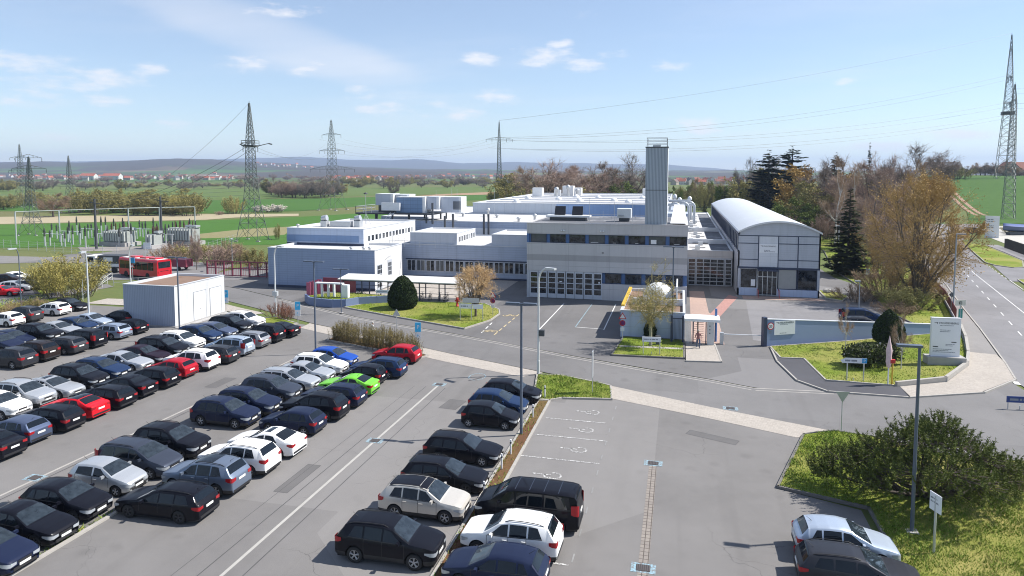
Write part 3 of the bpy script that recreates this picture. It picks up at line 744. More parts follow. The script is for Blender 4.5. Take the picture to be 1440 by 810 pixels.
# outline from the nose back: top line, where glass starts and stops
SPEC = {
 'hatch': dict(L=4.25, W=1.79, r=.32, fo=.86, wb=2.62, top=[(0, .66), (.1, .74), (.45, .85), (.85, .93), (1.12, .98), (1.45, 1.15), (1.95, 1.40), (2.4, 1.475), (2.9, 1.48), (3.4, 1.44), (3.78, 1.37), (4.05, 1.08), (4.17, .98), (4.25, .90)], cowl=1.14, rf=2.05, rr=3.74, rb=4.08, belt=[(0, .62), (1.1, .90), (2.5, .93), (3.6, .98), (4.25, .92)], sides=[(1.28, 2.34), (2.42, 3.16), (3.24, 3.68)], zb=.2),
 'small': dict(L=3.65, W=1.66, r=.29, fo=.72, wb=2.42, top=[(0, .66), (.1, .75), (.4, .87), (.75, .97), (.95, 1.02), (1.25, 1.2), (1.65, 1.42), (2.05, 1.49), (2.6, 1.49), (3.1, 1.44), (3.32, 1.38), (3.52, 1.1), (3.6, .98), (3.65, .9)], cowl=.96, rf=1.7, rr=3.28, rb=3.54, belt=[(0, .62), (.95, .93), (2.2, .96), (3.1, 1.02), (3.65, .92)], sides=[(1.08, 2.06), (2.16, 3.14)], zb=.2),
 'estate': dict(L=4.70, W=1.82, r=.33, fo=.90, wb=2.75, top=[(0, .64), (.1, .73), (.5, .84), (.95, .92), (1.3, .96), (1.65, 1.13), (2.15, 1.38), (2.6, 1.455), (3.2, 1.465), (3.8, 1.44), (4.2, 1.40), (4.32, 1.35), (4.56, 1.03), (4.64, .95), (4.70, .88)], cowl=1.32, rf=2.25, rr=4.26, rb=4.57, belt=[(0, .6), (1.3, .88), (2.7, .91), (4.2, .96), (4.70, .9)], sides=[(1.46, 2.5), (2.58, 3.34), (3.42, 4.16)], zb=.19, rails=1),
 'suv': dict(L=4.48, W=1.86, r=.36, fo=.88, wb=2.66, top=[(0, .78), (.08, .90), (.4, 1.0), (.85, 1.07), (1.1, 1.11), (1.4, 1.28), (1.85, 1.56), (2.3, 1.66), (2.9, 1.675), (3.5, 1.65), (3.95, 1.59), (4.05, 1.54), (4.3, 1.18), (4.42, 1.08), (4.48, .98)], cowl=1.12, rf=1.95, rr=3.98, rb=4.31, belt=[(0, .74), (1.1, 1.03), (2.5, 1.06), (3.8, 1.12), (4.48, 1.02)], sides=[(1.26, 2.26), (2.34, 3.12), (3.2, 3.84)], zb=.25, rails=1, clad=1),
 'mpv': dict(L=4.60, W=1.84, r=.33, fo=.86, wb=2.72, top=[(0, .72), (.08, .82), (.4, .95), (.75, 1.04), (1.0, 1.12), (1.4, 1.34), (1.85, 1.56), (2.3, 1.65), (3.0, 1.67), (3.7, 1.645), (4.15, 1.59), (4.28, 1.5), (4.48, 1.1), (4.55, 1.0), (4.60, .9)], cowl=1.0, rf=1.95, rr=4.2, rb=4.49, belt=[(0, .66), (1.0, 1.0), (2.5, 1.02), (4.2, 1.05), (4.60, .95)], sides=[(1.2, 2.24), (2.32, 3.2), (3.28, 4.08)], zb=.2, rails=1),
 'sedan': dict(L=4.68, W=1.81, r=.33, fo=.88, wb=2.76, top=[(0, .62), (.1, .71), (.5, .82), (.95, .90), (1.3, .94), (1.65, 1.1), (2.15, 1.34), (2.6, 1.425), (3.0, 1.43), (3.3, 1.40), (3.75, 1.22), (4.05, 1.06), (4.3, 1.045), (4.6, 1.02), (4.68, .92)], cowl=1.32, rf=2.25, rr=3.36, rb=4.02, belt=[(0, .58), (1.3, .86), (2.7, .90), (4.0, .98), (4.68, .94)], sides=[(1.46, 2.5), (2.58, 3.3)], zb=.18),
 'coupe': dict(L=4.55, W=1.80, r=.34, fo=.86, wb=2.74, top=[(0, .60), (.1, .69), (.5, .81), (.95, .88), (1.3, .92), (1.7, 1.1), (2.2, 1.31), (2.6, 1.38), (2.95, 1.385), (3.3, 1.33), (3.8, 1.14), (4.1, 1.03), (4.35, 1.01), (4.48, .99), (4.55, .9)], cowl=1.33, rf=2.3, rr=3.25, rb=4.06, belt=[(0, .57), (1.3, .84), (2.7, .88), (4.0, .95), (4.55, .92)], sides=[(1.48, 2.6), (2.68, 3.3)], zb=.17),
 'van': dict(L=5.10, W=1.92, r=.35, fo=.92, wb=3.2, top=[(0, .86), (.06, 1.0), (.3, 1.14), (.7, 1.27), (.82, 1.31), (1.2, 1.58), (1.55, 1.80), (1.9, 1.89), (2.6, 1.91), (3.6, 1.91), (4.6, 1.89), (4.9, 1.84), (5.0, 1.7), (5.06, 1.2), (5.10, 1.0)], cowl=.84, rf=1.62, rr=4.93, rb=5.04, belt=[(0, .8), (.8, 1.16), (2, 1.18), (4.8, 1.18), (5.10, 1.05)], sides=[(1.08, 2.0), (2.1, 3.36), (3.46, 4.72)], zb=.24, dark=1),
}
def car_proto(kind):
    S = SPEC[kind]; L, W, r = S['L'], S['W'], S['r']; x1 = S['fo']; x2 = x1 + S['wb']; Ra = r + .06
    H = max(z for _, z in S['top'])
    def ztop(x): return lerpt(S['top'], x)
    def zbelt(x): return min(lerpt(S['belt'], x), ztop(x) - .045)
    tail = L
    def hw(x):
        return W / 2 * min(lerpt([(0, .74), (.06, .84), (.2, .92), (.5, .975), (.9, 1)], x), lerpt([(L - .9, 1), (L - .5, .98), (L - .2, .945), (L - .05, .90), (L, .86)], x))
    def gh(x):   # how much of a roof there is at x: 0 bonnet, 1 full height
        if x <= S['cowl']: return 0
        if x < S['rf']: return (x - S['cowl']) / (S['rf'] - S['cowl'])
        if x <= S['rr']: return 1
        if x < S['rb']: return 1 - (x - S['rr']) / (S['rb'] - S['rr'])
        return 0
    wr = .74 if kind not in ('van', 'mpv') else (.82 if kind == 'van' else .77)
    def ring(x):
        w = hw(x); zt = ztop(x); zb_ = S['zb'] + (.06 * (1 - min(1, x / .3)) + .07 * max(0, 1 - (L - x) / .3))
        ar = 0
        for xw in (x1, x2):
            d = abs(x - xw)
            if d < Ra: ar = max(ar, r + math.sqrt(Ra * Ra - d * d))
        z0 = max(zb_, ar); bz = zbelt(x); g = gh(x)
        lo = lambda z: max(z, z0 + .012)
        e = wr + (.92 - wr) * (1 - g)
        ze = zt - (.075 * g + .03 * (1 - g)) * 1.0
        ze = max(ze, bz + .012)
        crown = zt
        return [(w * .955, z0), (w * .985, lo(z0 + .05)), (w * 1.0, lo(.46 + .0 * bz)), (w * 1.0, lo(bz - .26)), (w * .985, lo(bz - .09)), (w * .955, max(bz, z0 + .02)),
                (w * e, ze), (w * e * .9, (ze * .35 + crown * .65)), (w * e * .55, crown - .008 * g), (0, crown)]
    xs = set([0, .03, .08, .16, .28, L, L - .03, L - .1, L - .2, S['cowl'], S['rf'], S['rr'], S['rb']])
    for t in range(int(L / .16) + 1): xs.add(round(t * .16, 3))
    for xw in (x1, x2):
        for a in range(0, 181, 15): xs.add(round(xw + Ra * math.cos(math.radians(a)), 4))
        xs.add(xw - Ra - .004); xs.add(xw + Ra + .004)
    xs |= {p[0] for p in S['top']}
    xs = sorted(x for x in xs if 0 <= x <= L); q = [xs[0]]
    for x in xs:
        if x - q[-1] > .0035: q.append(x)
    xs = q
    rows = []
    X = lambda x: L / 2 - x
    for x in xs:
        h = ring(x)
        rows.append([(X(x), y, z) for y, z in h] + [(X(x), -y, z) for y, z in h[-2::-1]])
    S['ring'] = ring
    root = thing('parked_car', 'car', 'car', (0, 0, 0))
    b = MB(); nc = len(rows[0])
    for j in range(len(rows) - 1):
        for i in range(nc - 1):
            v = [rows[j][i], rows[j][i + 1], rows[j + 1][i + 1], rows[j + 1][i]]
            trim = i in (0, nc - 2) or (S.get('clad') and (i in (1, nc - 3)) and abs(rows[j][i][2]) < .8)
            b.add(v, [(0, 1, 2, 3)], 1 if trim else 0, True)
    b.poly(rows[0][::1], 0); b.poly(rows[-1][::-1], 0)
    for s in (1, -1):   # door gaps
        for xd in (S['sides'][0][0] + .05, S['sides'][0][1] + .04, S['sides'][1][1]):
            hh = ring(xd)
            for k0 in (2, 3, 4):
                (ya, za_), (yb, zb_) = hh[k0], hh[k0 + 1]
                b.add([(X(xd) - .009, s * (ya + .004), za_), (X(xd) + .009, s * (ya + .004), za_), (X(xd) + .009, s * (yb + .004), zb_), (X(xd) - .009, s * (yb + .004), zb_)], [(0, 1, 2, 3)], 1)
    # weld so that shading runs smoothly over the shell
    me = b.mesh('body', [PAINT['black'], TRIM])
    import bmesh
    bm = bmesh.new(); bm.from_mesh(me); bmesh.ops.remove_doubles(bm, verts=bm.verts, dist=.0005)
    bmesh.ops.recalc_face_normals(bm, faces=bm.faces); bm.to_mesh(me); bm.free()
    me.set_sharp_from_angle(angle=math.radians(32))
    body = link(me, 'body', root)
    body.material_slots[0].link = 'OBJECT'
    u = MB().box(X(L - .08), X(.08), -W / 2 * .80, W / 2 * .80, .17, .62)
    u.build('underbody', UNDER, root)
    def side(x, f, s, off=.006):
        h = ring(x); (ya, za), (yb, zb) = h[5], h[6]
        return (X(x), s * (ya + (yb - ya) * f + off), za + (zb - za) * f + off * .3)
    # side windows: slanted ends follow the pillars
    for s in (1, -1):
        for n_, (a, bb) in enumerate(S['sides']):
            rws = []
            for t in range(6):
                f = .07 + .84 * t / 5
                xa, xb = a, bb
                if n_ == 0:   # follows the windscreen pillar
                    xa = a + (S['rf'] + .12 - a) * (f ** 1.15) * .92
                if n_ == len(S['sides']) - 1: xb = bb - (.26 if kind in ('hatch', 'estate', 'suv') else .1 if kind in ('van', 'mpv', 'small') else .02) * f
                if n_ == len(S['sides']) - 1 and kind in ('sedan', 'coupe'): xb = bb + (S['rr'] - .1 - bb) * f + .28 * (1 - f)
                rws.append([side(xa + (xb - xa) * i / 7, f, s) for i in range(8)])
            MB().grid(rws, 0, True, s > 0).build('side_window', GLASS, root)
        # chrome or black strip under the glass
        m = MB()
        for i in range(10):
            xa = S['sides'][0][0] + (S['sides'][-1][1] - S['sides'][0][0]) * i / 10; xb = S['sides'][0][0] + (S['sides'][-1][1] - S['sides'][0][0]) * (i + 1) / 10
            m.add([side(xa, .0, s, .008), side(xb, .0, s, .008), side(xb, .06, s, .008), side(xa, .06, s, .008)], [(0, 1, 2, 3) if s < 0 else (3, 2, 1, 0)])
        m.build('window_trim', TRIM, root)
    def screen(name, xa, xb, mat, mg, n=8):
        rws = []
        for j in range(n + 1):
            x = xa + (xb - xa) * j / n; h = ring(x); row = []
            pts = h[6:] ; yy = pts[0][0] * mg
            for i in range(-5, 6):
                t = abs(i) / 5 * yy
                z = lerpt([(p[0], p[1]) for p in pts[::-1]], t)
                row.append((X(x), t * (1 if i > 0 else -1), z))
            rws.append(row)
        # lift along the normal
        out_ = []
        a, c = Vector(rws[0][5]), Vector(rws[-1][5]); d = (c - a).normalized(); nrm = Vector((-d.z, 0, d.x)); nrm = nrm if nrm.z > 0 else -nrm
        for row in rws: out_.append([tuple(Vector(p) + nrm * .009) for p in row])
        return MB().grid(out_, 0, True, xa < xb).build(name, mat, root)
    screen('windscreen', S['cowl'] + .05, S['rf'] - .06, SCREEN, .93)
    screen('rear_window', S['rr'] + .03, S['rb'] - (.04 if kind not in ('sedan', 'coupe') else .12), GLASS, .88)
    # wheels
    for xw in (x1, x2):
        for s in (1, -1):
            y = s * (W / 2 - .115)
            wh = thing_part('wheel', root, (X(xw), y, r))
            m = MB(); prof = [(r * .62, -.1), (r * .9, -.105), (r, -.07), (r, .07), (r * .9, .105), (r * .62, .1)]
            v = []; f = []; n = 20
            for pr, pz in prof:
                for i in range(n): v.append((pr * math.cos(2 * PI * i / n), pz, pr * math.sin(2 * PI * i / n)))
            for j in range(len(prof) - 1):
                for i in range(n): f.append((j * n + i, j * n + (i + 1) % n, (j + 1) * n + (i + 1) % n, (j + 1) * n + i))
            m.add(v, f, 0, True); m.build('tyre', TYRE, wh)
            m = MB(); yo = s * .085
            ri = r * .64
            def disc(rad0, rad1, yy, mi, n=20):
                v = [(rad * math.cos(2 * PI * i / n), yy, rad * math.sin(2 * PI * i / n)) for rad in (rad0, rad1) for i in range(n)]
                m.add(v, [((i, (i + 1) % n, n + (i + 1) % n, n + i) if s > 0 else (n + i, n + (i + 1) % n, (i + 1) % n, i)) for i in range(n)], mi)
            disc(.001, ri, yo - s * .03, 1); disc(ri * .88, ri, yo, 0); disc(.001, ri * .28, yo + s * .004, 0)
            for q_ in range(5):
                a = 2 * PI * q_ / 5 + .3
                for da in (-.13, .13):
                    p0 = Vector((math.cos(a + da * .6) * ri * .2, yo - s * .004, math.sin(a + da * .6) * ri * .2)); p1 = Vector((math.cos(a + da) * ri * .92, yo - s * .004, math.sin(a + da) * ri * .92))
                    m.tube(p0, p1, .02, .024, 4, 0)
            ro = m.build('rim', [ALLOY, UNDER], wh)
            ro.material_slots[0].link = 'OBJECT'; ro.material_slots[0].material = ALLOY
    zf = ztop(0); w0 = hw(0)
    def surf(x, k0, t, s, off):
        h = ring(x); (ya, za), (yb, zb) = h[k0], h[k0 + 1]
        return (X(x), s * (ya + (yb - ya) * t + off), za + (zb - za) * t)
    for s in (1, -1):
        # headlamp wraps from the nose round the wing
        m = MB(); z1 = zf - .015; z0 = zf - .17; o = .012
        pts_x = [(X(0) + o, s * w0 * .58), (X(0) + o, s * w0 * .98), (X(.06) + o * .5, s * (hw(.06) + .006)), (X(.2), s * (hw(.2) + .008)), (X(.42), s * (hw(.42) + .006))]
        zz0 = [z0 + .03, z0, z0 + .01, z0 + .05, z0 + .13]; zz1 = [z1 - .01, z1, z1 + .03, z1 + .05, z1 + .05]
        m.grid([[(a, b_, z) for (a, b_), z in zip(pts_x, zz0)], [(a, b_, z) for (a, b_), z in zip(pts_x, zz1)]], 0, True, s < 0)
        m.build('headlight', LAMPW, root)
        m = MB(); zt_ = zbelt(L - .1); za = zt_ - .20; zb = zt_ + .02; wl = hw(L)
        if kind in ('van', 'mpv'): zb = zt_ + .38; za = zt_ - .16
        if kind == 'suv': zb = zt_ + .06
        pts_x = [(X(L) - .012, s * wl * (.62 if kind not in ('van', 'mpv') else .86)), (X(L) - .012, s * wl * .98), (X(L - .05) - .006, s * (hw(L - .05) + .008)), (X(L - .2), s * (hw(L - .2) + .009)), (X(L - .34), s * (hw(L - .34) + .007))]
        zz0 = [za + .04, za, za, za + .03, za + .09]; zz1 = [zb - .05, zb - .04, zb - .02, zb - .02, zb - .03]
        m.grid([[(a, b_, z) for (a, b_), z in zip(pts_x, zz0)], [(a, b_, z) for (a, b_), z in zip(pts_x, zz1)]], 0, True, s > 0)
        m.build('taillight', LAMPR, root)
        # mirror
        xm = S['cowl'] + .42; h = ring(xm)
        m = MB(); c = (X(xm), s * (hw(xm) + .09), zbelt(xm) + .02)
        m.cbox((c[0], c[1], c[2]), .11, .2, .13, 0); m.cbox((c[0], s * (hw(xm) - .02), c[2] + .01), .06, .1, .05, 0)
        mo = m.build('wing_mirror', [PAINT['black']], root); mo.material_slots[0].link = 'OBJECT'
        # door handles
        for a, bb in S['sides'][:2]:
            xh = bb - .12; m = MB(); m.box(X(xh) - .1, X(xh) + .1, min(s * (hw(xh) * .99), s * (hw(xh) + .028)), max(s * (hw(xh) * .99), s * (hw(xh) + .028)), zbelt(xh) - .14, zbelt(xh) - .105)
            ho = m.build('door_handle', [PAINT['black']], root); ho.material_slots[0].link = 'OBJECT'
        if S.get('rails'):
            pts = []
            for i in range(9):
                xr_ = S['rf'] + .15 + (S['rr'] - S['rf'] - .25) * i / 8; h = ring(xr_)
                pts.append((X(xr_), s * h[7][0] * .99, h[7][1] + (.045 if 0 < i < 8 else 0)))
            MB().path(pts, .018, 5).build('roof_rail', TRIM, root)
    MB().box(X(0) - .02, X(0) + .014, -w0 * .46, w0 * .46, zf - .16, zf - .05).build('grille', TRIM, root)
    MB().box(X(0) - .05, X(0) + .012, -w0 * .80, w0 * .80, zf - .40, zf - .26).build('lower_grille', TRIM, root)
    MB().box(X(0), X(0) + .026, -.26, .26, zf - .265, zf - .155).build('number_plate', PLATE, root)
    zp = zbelt(L - .1) - (.22 if kind in ('hatch', 'small', 'sedan', 'coupe') else .17)
    MB().box(X(L) - .026, X(L), -.26, .26, zp - .06, zp + .05).build('number_plate', PLATE, root)
    MB().box(X(L) - .014, X(L) + .04, -hw(L) * .9, hw(L) * .9, .3, .42).build('rear_valance', TRIM, root)
    m = MB(); m.tube((X(S['rr'] - .2), 0, ztop(S['rr'] - .2)), (X(S['rr'] + .02), 0, ztop(S['rr'] - .2) + .16), .012, .006, 5); m.build('aerial', TRIM, root)
    return root
def thing_part(name, parent, loc):
    o = bpy.data.objects.new(name, None); o.empty_display_size = .1; col.objects.link(o); o.parent = parent; o.location = loc; return o
PROTO = {k_: car_proto(k_) for k_ in SPEC}
USED = set()
CAR_GROUP = 'cars parked in the works car park'
def place_car(kind, colour, x, y, face, label, z=0., rz=None, group=CAR_GROUP, rim=None):
    P_ = PROTO[kind]
    rz_ = (0 if face == 'R' else PI) + math.radians(rnd.uniform(-1.3, 1.3)) if rz is None else rz
    o = dup(P_, (x, y, z), rz_, None, None, (rnd.uniform(.955, 1.035), rnd.uniform(.975, 1.02), rnd.uniform(.97, 1.035)))
    tag(o, label, 'car', group)
    pm = PAINT[colour]
    for c in o.children:
        st = c.name.split('.')[0]
        if st == 'body': c.material_slots[0].material = pm
        elif st in ('wing_mirror', 'door_handle'): c.material_slots[0].material = pm
        elif st == 'wheel' and rim is not None:
            for g in c.children:
                if g.name.startswith('rim'): g.material_slots[0].material = rim
    return o
def roof_panel(o, kind, xa, xb, mg, mat, name):
    S = SPEC[kind]; rws = []
    for j in range(7):
        x = xa + (xb - xa) * j / 6; h = S['ring'](x); pts = h[6:][::-1]; yy = h[6][0] * mg
        rws.append([(S['L'] / 2 - x, yy * i / 5, lerpt(pts, abs(yy * i / 5)) + .009) for i in range(-5, 6)])
    MB().grid(rws, 0, True, True).build(name, mat, o)
ROWX = dict(A=-72.2, B=-62., B2=-56.3, B3=-60.6, C=-46., C2=-40.5, D=-29.3, D2=-24.3, E=-12.05, F=-7., G=7.25)
CARLIST = '''
A 8 448|hatch white L|white hatchback at the left edge of the photo below the grass bank
A 33 441|suv darkgrey L|dark grey off-roader between the white hatchback and white estate by the grass bank
A 69 433|estate white L|white estate car backed up to the grass bank beside a black saloon
A 94 427|sedan black R|black saloon last in the row below the yellow bush, facing right
B -4 474|hatch navy R|navy hatchback cut off by the left edge, beside a navy people carrier
B 24 475|mpv navy R|navy people carrier at the left end of the row before the grass bank aisle
B 51 468|suv black R|black off-roader facing right, between a navy people carrier and a silver saloon
B 80 463|sedan silver R|silver saloon with bright windscreen behind the black van-like car near the shed
B 102 457|hatch darkblue R|dark blue hatchback between a silver saloon and a pale blue saloon left of the shed
B 119 451|sedan paleblue R|pale blue saloon beside the lamp post left of the grey shed
B2 14 501|suv charcoal L|charcoal off-roader with red tail lamp at the left edge, third row from the shed
B2 42 492|suv brownblack L|brownish black off-roader next to the charcoal one near the left edge
B2 87 484|estate darkgrey L|dark grey estate with bright alloy wheel left of the grey shed
B2 116 475|mpv black L|black tall car with long red tail lamps next to the silver blue estate
B2 149 464|estate silverblue L|silver blue estate standing left of the shed with its tail to the aisle
B2 177 458|hatch black L|black hatchback standing right in front of the shed's blue grey end wall
B3 166 445|hatch black L|black car half hidden behind the left corner of the grey shed
C 9 567|suv white R|white off-roader facing right at the left edge beside a silver off-roader
C 36 551|suv silver R|silver off-roader with dark roof rails beside the white one at the left edge
C 75 542|coupe silver R|silver low coupe with sunroof above the bright red coupe
C 115 530|suv black R|black off-roader facing right between a silver coupe and a dark blue estate
C 140 515|estate darkblue R|dark blue estate facing right, next to the silver saloon in the middle row
C 173 506|sedan silver R|silver saloon facing right behind the black estate and dark red hatchback
C 197 497|sedan maroonblack R|aubergine saloon just behind the dark red hatchback
C 227 487|mpv black R|black rounded people carrier between the aubergine saloon and a white off-roader
C 254 478|suv white R|white off-roader facing right in front of the shed's sunlit door wall
C 279 469|suv darkblue R|dark blue off-roader facing right below the shed's first white door
C 304 463|hatch greyblue R|grey blue hatchback facing right between two dark cars below the shed doors
C 324 455|suv black R|black off-roader facing right next to the last white car of its row
C 347 449|suv white R|white car last in its row at the pale footpath right of the shed
C2 -2 620|sedan black L|black saloon tail with a red lamp cut off by the left edge
C2 24 601|hatch greyblue L|grey blue hatchback with its tail to the aisle near the left edge
C2 67 585|estate black L|black estate between the grey blue hatchback and the bright red coupe
C2 100 570|coupe red L|bright red coupe with dark roof panel
C2 144 556|estate black L|black estate just right of the bright red coupe
C2 168 540|sedan black L|black saloon between two black estates beyond the bright red coupe
C2 206 528|estate black L|black estate with chrome window line left of the dark red hatchback
C2 234 515|hatch darkred L|dark red hatchback left of the white off-roader with its tail to the aisle
C2 267 503|suv white L|white off-roader right of the dark red hatchback
C2 300 497|estate charcoal L|charcoal estate between the white off-roader and a pale blue people carrier
C2 322 485|mpv paleblue L|pale blue silver people carrier with dark rear window in the middle row
C2 344 474|estate greysilver L|grey silver estate between the pale people carrier and a black off-roader
C2 369 469|suv black L|black off-roader, last but one of its row by the bare red bush
C2 392 462|sedan black L|black saloon last in its row beside the bare red bush
D 2 774|hatch navy R|navy hatchback nose at the lower left corner by the weedy kerb
D 44 731|sedan black R|black saloon with chrome twin grille behind the weedy kerb
D 95 701|hatch black R|black hatchback between the black saloon and the small silver hatchback
D 152 667|small silver R|small silver two-door hatchback behind the black estate
D 193 641|mpv slate R|slate blue compact people carrier between the small silver hatchback and a large black off-roader
D 237 617|suv black R|large black off-roader at the empty bay, beside the slate people carrier
D 315 577|suv navy R|navy off-roader standing alone past the empty bay, silver wheels showing
D 352 563|suv navy R|navy off-roader second past the empty bay
D 381 545|suv slate R|slate grey off-roader next to the silver estate with roof rails
D 403 530|estate silver R|silver estate with dark roof rails behind the lime green car
D 432 521|sedan silver R|silver saloon right behind the lamp post beside the silver estate
D 448 511|estate white R|white estate between a silver saloon and the bright blue hatchback
D 469 500|hatch blue R|bright blue hatchback beside the hedge
D2 230 700|estate black L|black estate with chrome window line parked alone by the weedy kerb
D2 289 664|suv slateblue L|slate blue off-roader with tall red tail lamps behind the black estate
D2 345 640|suv white L|white compact off-roader beside the white low coupe
D2 385 618|coupe white L|white low coupe with dark sunroof
D2 410 589|hatch navy L|navy hatchback right behind the white coupe
D2 442 568|suv black L|black off-roader between two navy cars near the white coupe
D2 468 553|estate navy L|navy estate between the black off-roader and the lime green car
D2 486 538|coupe green L|lime green sporty car
D2 507 524|small black L|small black hatchback between the lime green car and a dark blue estate
D2 534 516|estate darkblue L|dark blue estate next to the dark red hatchback at the hedge
D2 556 496|hatch darkred L|dark red hatchback parked against the hedge
E 549 755|suv black R|black off-roader nearest the camera in the middle row, long shadow on its left
E 601 698|suv beige R|pale champagne off-roader with black roof
E 628 664|estate black R|black estate beside the champagne off-roader with the black roof
E 648 627|estate black R|black estate with silver wheels below the tall twin lamp post
E 692 582|small black R|small black hatchback with silver wheels left of the tall lamp post
E 696 563|hatch darkblue R|dark blue hatchback between the small black car and the last black hatchback
E 724 548|hatch black R|black hatchback last in the middle row at the grass corner
F 753 707|van black L|long black van with red tail lamps in the disabled bays
F 718 748|suv white L|white off-roader with black roof rails beside the long black van
F 690 792|hatch navy L|navy hatchback at the bottom edge in front of the white off-roader
G 1187 759|hatch paleblue R|pale silver blue hatchback facing the big dark pine bush
G 1207 797|estate charcoal R|charcoal car at the bottom right edge beside the pale silver hatchback
'''
rnd = random.Random(3)
lastrow = None
rows_ = {}
for ln in CARLIST.strip().split('\n'):
    a, b_, c_ = ln.split('|'); row, px, py = a.split(); kind, colour, face = b_.split()
    hh = {'suv': .85, 'van': .95, 'mpv': .82}.get(kind, .75)
    x, y = G(float(px), float(py), hh)
    x = ROWX[row] * .65 + x * .35
    rows_.setdefault(row, []).append([kind, colour, x, y, face, c_])
for row, q in rows_.items():
    q.sort(key=lambda t: t[3])
    for _ in range(6):
        for a, b_ in zip(q, q[1:]):
            if b_[3] - a[3] < 2.25:
                e = (2.25 - (b_[3] - a[3])) / 2; a[3] -= e; b_[3] += e
    for kind, colour, x, y, face, lab in q:
        rim = STEEL if (colour in ('black', 'brownblack') and rnd.random() < .45) or kind == 'van' and False else None
        o = place_car(kind, colour, x, y, face, lab, rim=rim)
        if lab.startswith('pale champagne'): roof_panel(o, kind, 1.9, 3.95, .97, PAINT['black'], 'roof_panel')
        if lab.startswith('bright red coupe'): roof_panel(o, kind, 2.25, 3.2, .9, GLASS, 'glass_roof')
        if lab.startswith('white low coupe'): roof_panel(o, kind, 2.45, 2.85, .62, GLASS, 'sunroof')
        if lab.startswith('silver low coupe'): roof_panel(o, kind, 2.5, 2.9, .6, GLASS, 'sunroof')
        if lab.startswith('slate blue off-roader'): roof_panel(o, kind, 2.0, 3.1, .8, GLASS, 'glass_roof')
        if lab.startswith('long black van'):
            for xa in (2.0, 2.7, 3.4, 4.1): roof_panel(o, kind, xa, xa + .04, .9, PAINT['slate'], 'roof_rib')

# the protos themselves become the few cars outside the works car park
def proto_to(kind, colour, x, y, z, rz, label, group):
    o = PROTO[kind]; o.location = (x, y, z); o.rotation_euler = (0, 0, rz); tag(o, label, 'car', group)
    for c in o.children:
        st = c.name.split('.')[0]
        if st in ('body', 'wing_mirror', 'door_handle'): c.material_slots[0].material = PAINT[colour]
# ------------------------------------------------------------------ buildings
WIN = None
k = NB('window glass'); p = k.pos(); x, y, z = k.sep(p)
f = k.noise(p, 1.6, 2, .5)
k.done(k.mix(k.ramp(f, .42, .62), (.008, .010, .014), (.045, .05, .058)), .05, 0., .55); WIN = k.m
WIN2 = plain('window glass with painted reflection', (.075, .085, .095), .06, var=.5, scale=2.)  # lighter grey blue puts a reflection into the pane colour
WIN3 = plain('window with drawn blind', (.30, .31, .31), .3, var=.12, scale=3.)
wr_ = random.Random(77)
def glaze(mat):
    if mat is not WIN: return mat
    q = wr_.random(); return WIN if q < .55 else WIN2 if q < .85 else WIN3
FRAMEB = plain('blue window frame', (.06, .14, .33), .45, var=.1)
FRAMEG = plain('grey window frame', (.42, .45, .50), .45, var=.1)
FRAMED = plain('dark blue steel', (.030, .042, .085), .5, var=.15)
FRAMEW = plain('white frame', (.75, .76, .78), .5, var=.08)
ROOFW = None
def roof_mat(name, base, stain=(.33, .32, .32), amt=.6):
    k = NB(name); p = k.pos()
    n = k.noise(p, .28, 6, .7); n2 = k.noise(p, 2.2, 4, .7)
    c = k.mix(k.ramp(n, .5, .72, 0, amt), base, stain); c = k.mix(k.ramp(n2, .4, .8, 0, .2), c, tuple(v * .75 for v in base))
    x, y, z = k.sep(p)
    ln = k.math('LESS_THAN', k.math('FRACT', k.math('DIVIDE', k.math('ADD', x, 600), 2.0)), .03)
    c = k.mix(k.math('MULTIPLY', ln, .25), c, tuple(v * .6 for v in base))
    return k.done(c, .8, spec=.2)
ROOFW = roof_mat('pale roof membrane', (.56, .555, .55))
ROOFG = roof_mat('grey gravel roof', (.36, .35, .34), (.20, .19, .18))
ROOFD = roof_mat('dark mottled roof', (.13, .135, .15), (.42, .42, .43), .7)  # dark base tone with random pale blotches
ROOFM = roof_mat('moss gravel roof', (.23, .155, .115), (.11, .07, .045), .9)
C_FS = cladding('pale concrete panel', (.51, .50, .505), .75, 1.45, 5.4, .5, .035)
C_FSB = cladding('grey concrete band', (.37, .362, .366), .8, 0, 5.4, .3, .03)
C_LB = cladding('blue grey metal sheet', (.25, .32, .47), .45, .33, 5.6, .34, .035, metal=.15)
C_LBU = cladding('pale blue metal sheet', (.42, .50, .66), .45, 1.1, 6.3, .35, .03)
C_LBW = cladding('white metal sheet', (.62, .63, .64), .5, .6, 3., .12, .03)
C_MB = cladding('grey blue metal sheet', (.36, .42, .54), .45, .36, 6.9, .4, .035)
C_MBU = cladding('light grey blue sheet', (.46, .50, .58), .45, 1.0, 0, .12, .03)
C_HALL = cladding('light blue grey wall sheet', (.50, .545, .61), .5, 0, 3.6, .4, .05)
C_HALLB = cladding('strong blue wall sheet', (.25, .37, .60), .5, 0, 3.6, .4, .05)
C_BB = cladding('silver grey fine rib sheet', (.43, .46, .53), .4, .3, 0, .18, .03, metal=.2)
C_TOW = cladding('trapezoid ribbed steel', (.36, .41, .49), .4, 0, .18, .75, .05, metal=.2)
C_BBR = cladding('barrel roof metal', (.60, .62, .645), .42, 0, .6, .10, .02, metal=.1)
SOFFIT = plain('metal flashing', (.62, .64, .67), .5, .2, var=.1)
GALV = plain('galvanised steel', (.50, .52, .54), .45, .5, var=.15)
DKST = plain('dark plant steel', (.07, .075, .085), .6, .2, var=.2)
WHITEM = plain('white sheet metal', (.74, .75, .76), .5, var=.1)
BLACKP = plain('black panel', (.015, .016, .02), .3, var=.1)
MAROON = plain('maroon steel', (.22, .045, .075), .5, var=.15)
CONC = plain('weathered concrete', (.36, .35, .34), .85, var=.25, scale=.8)
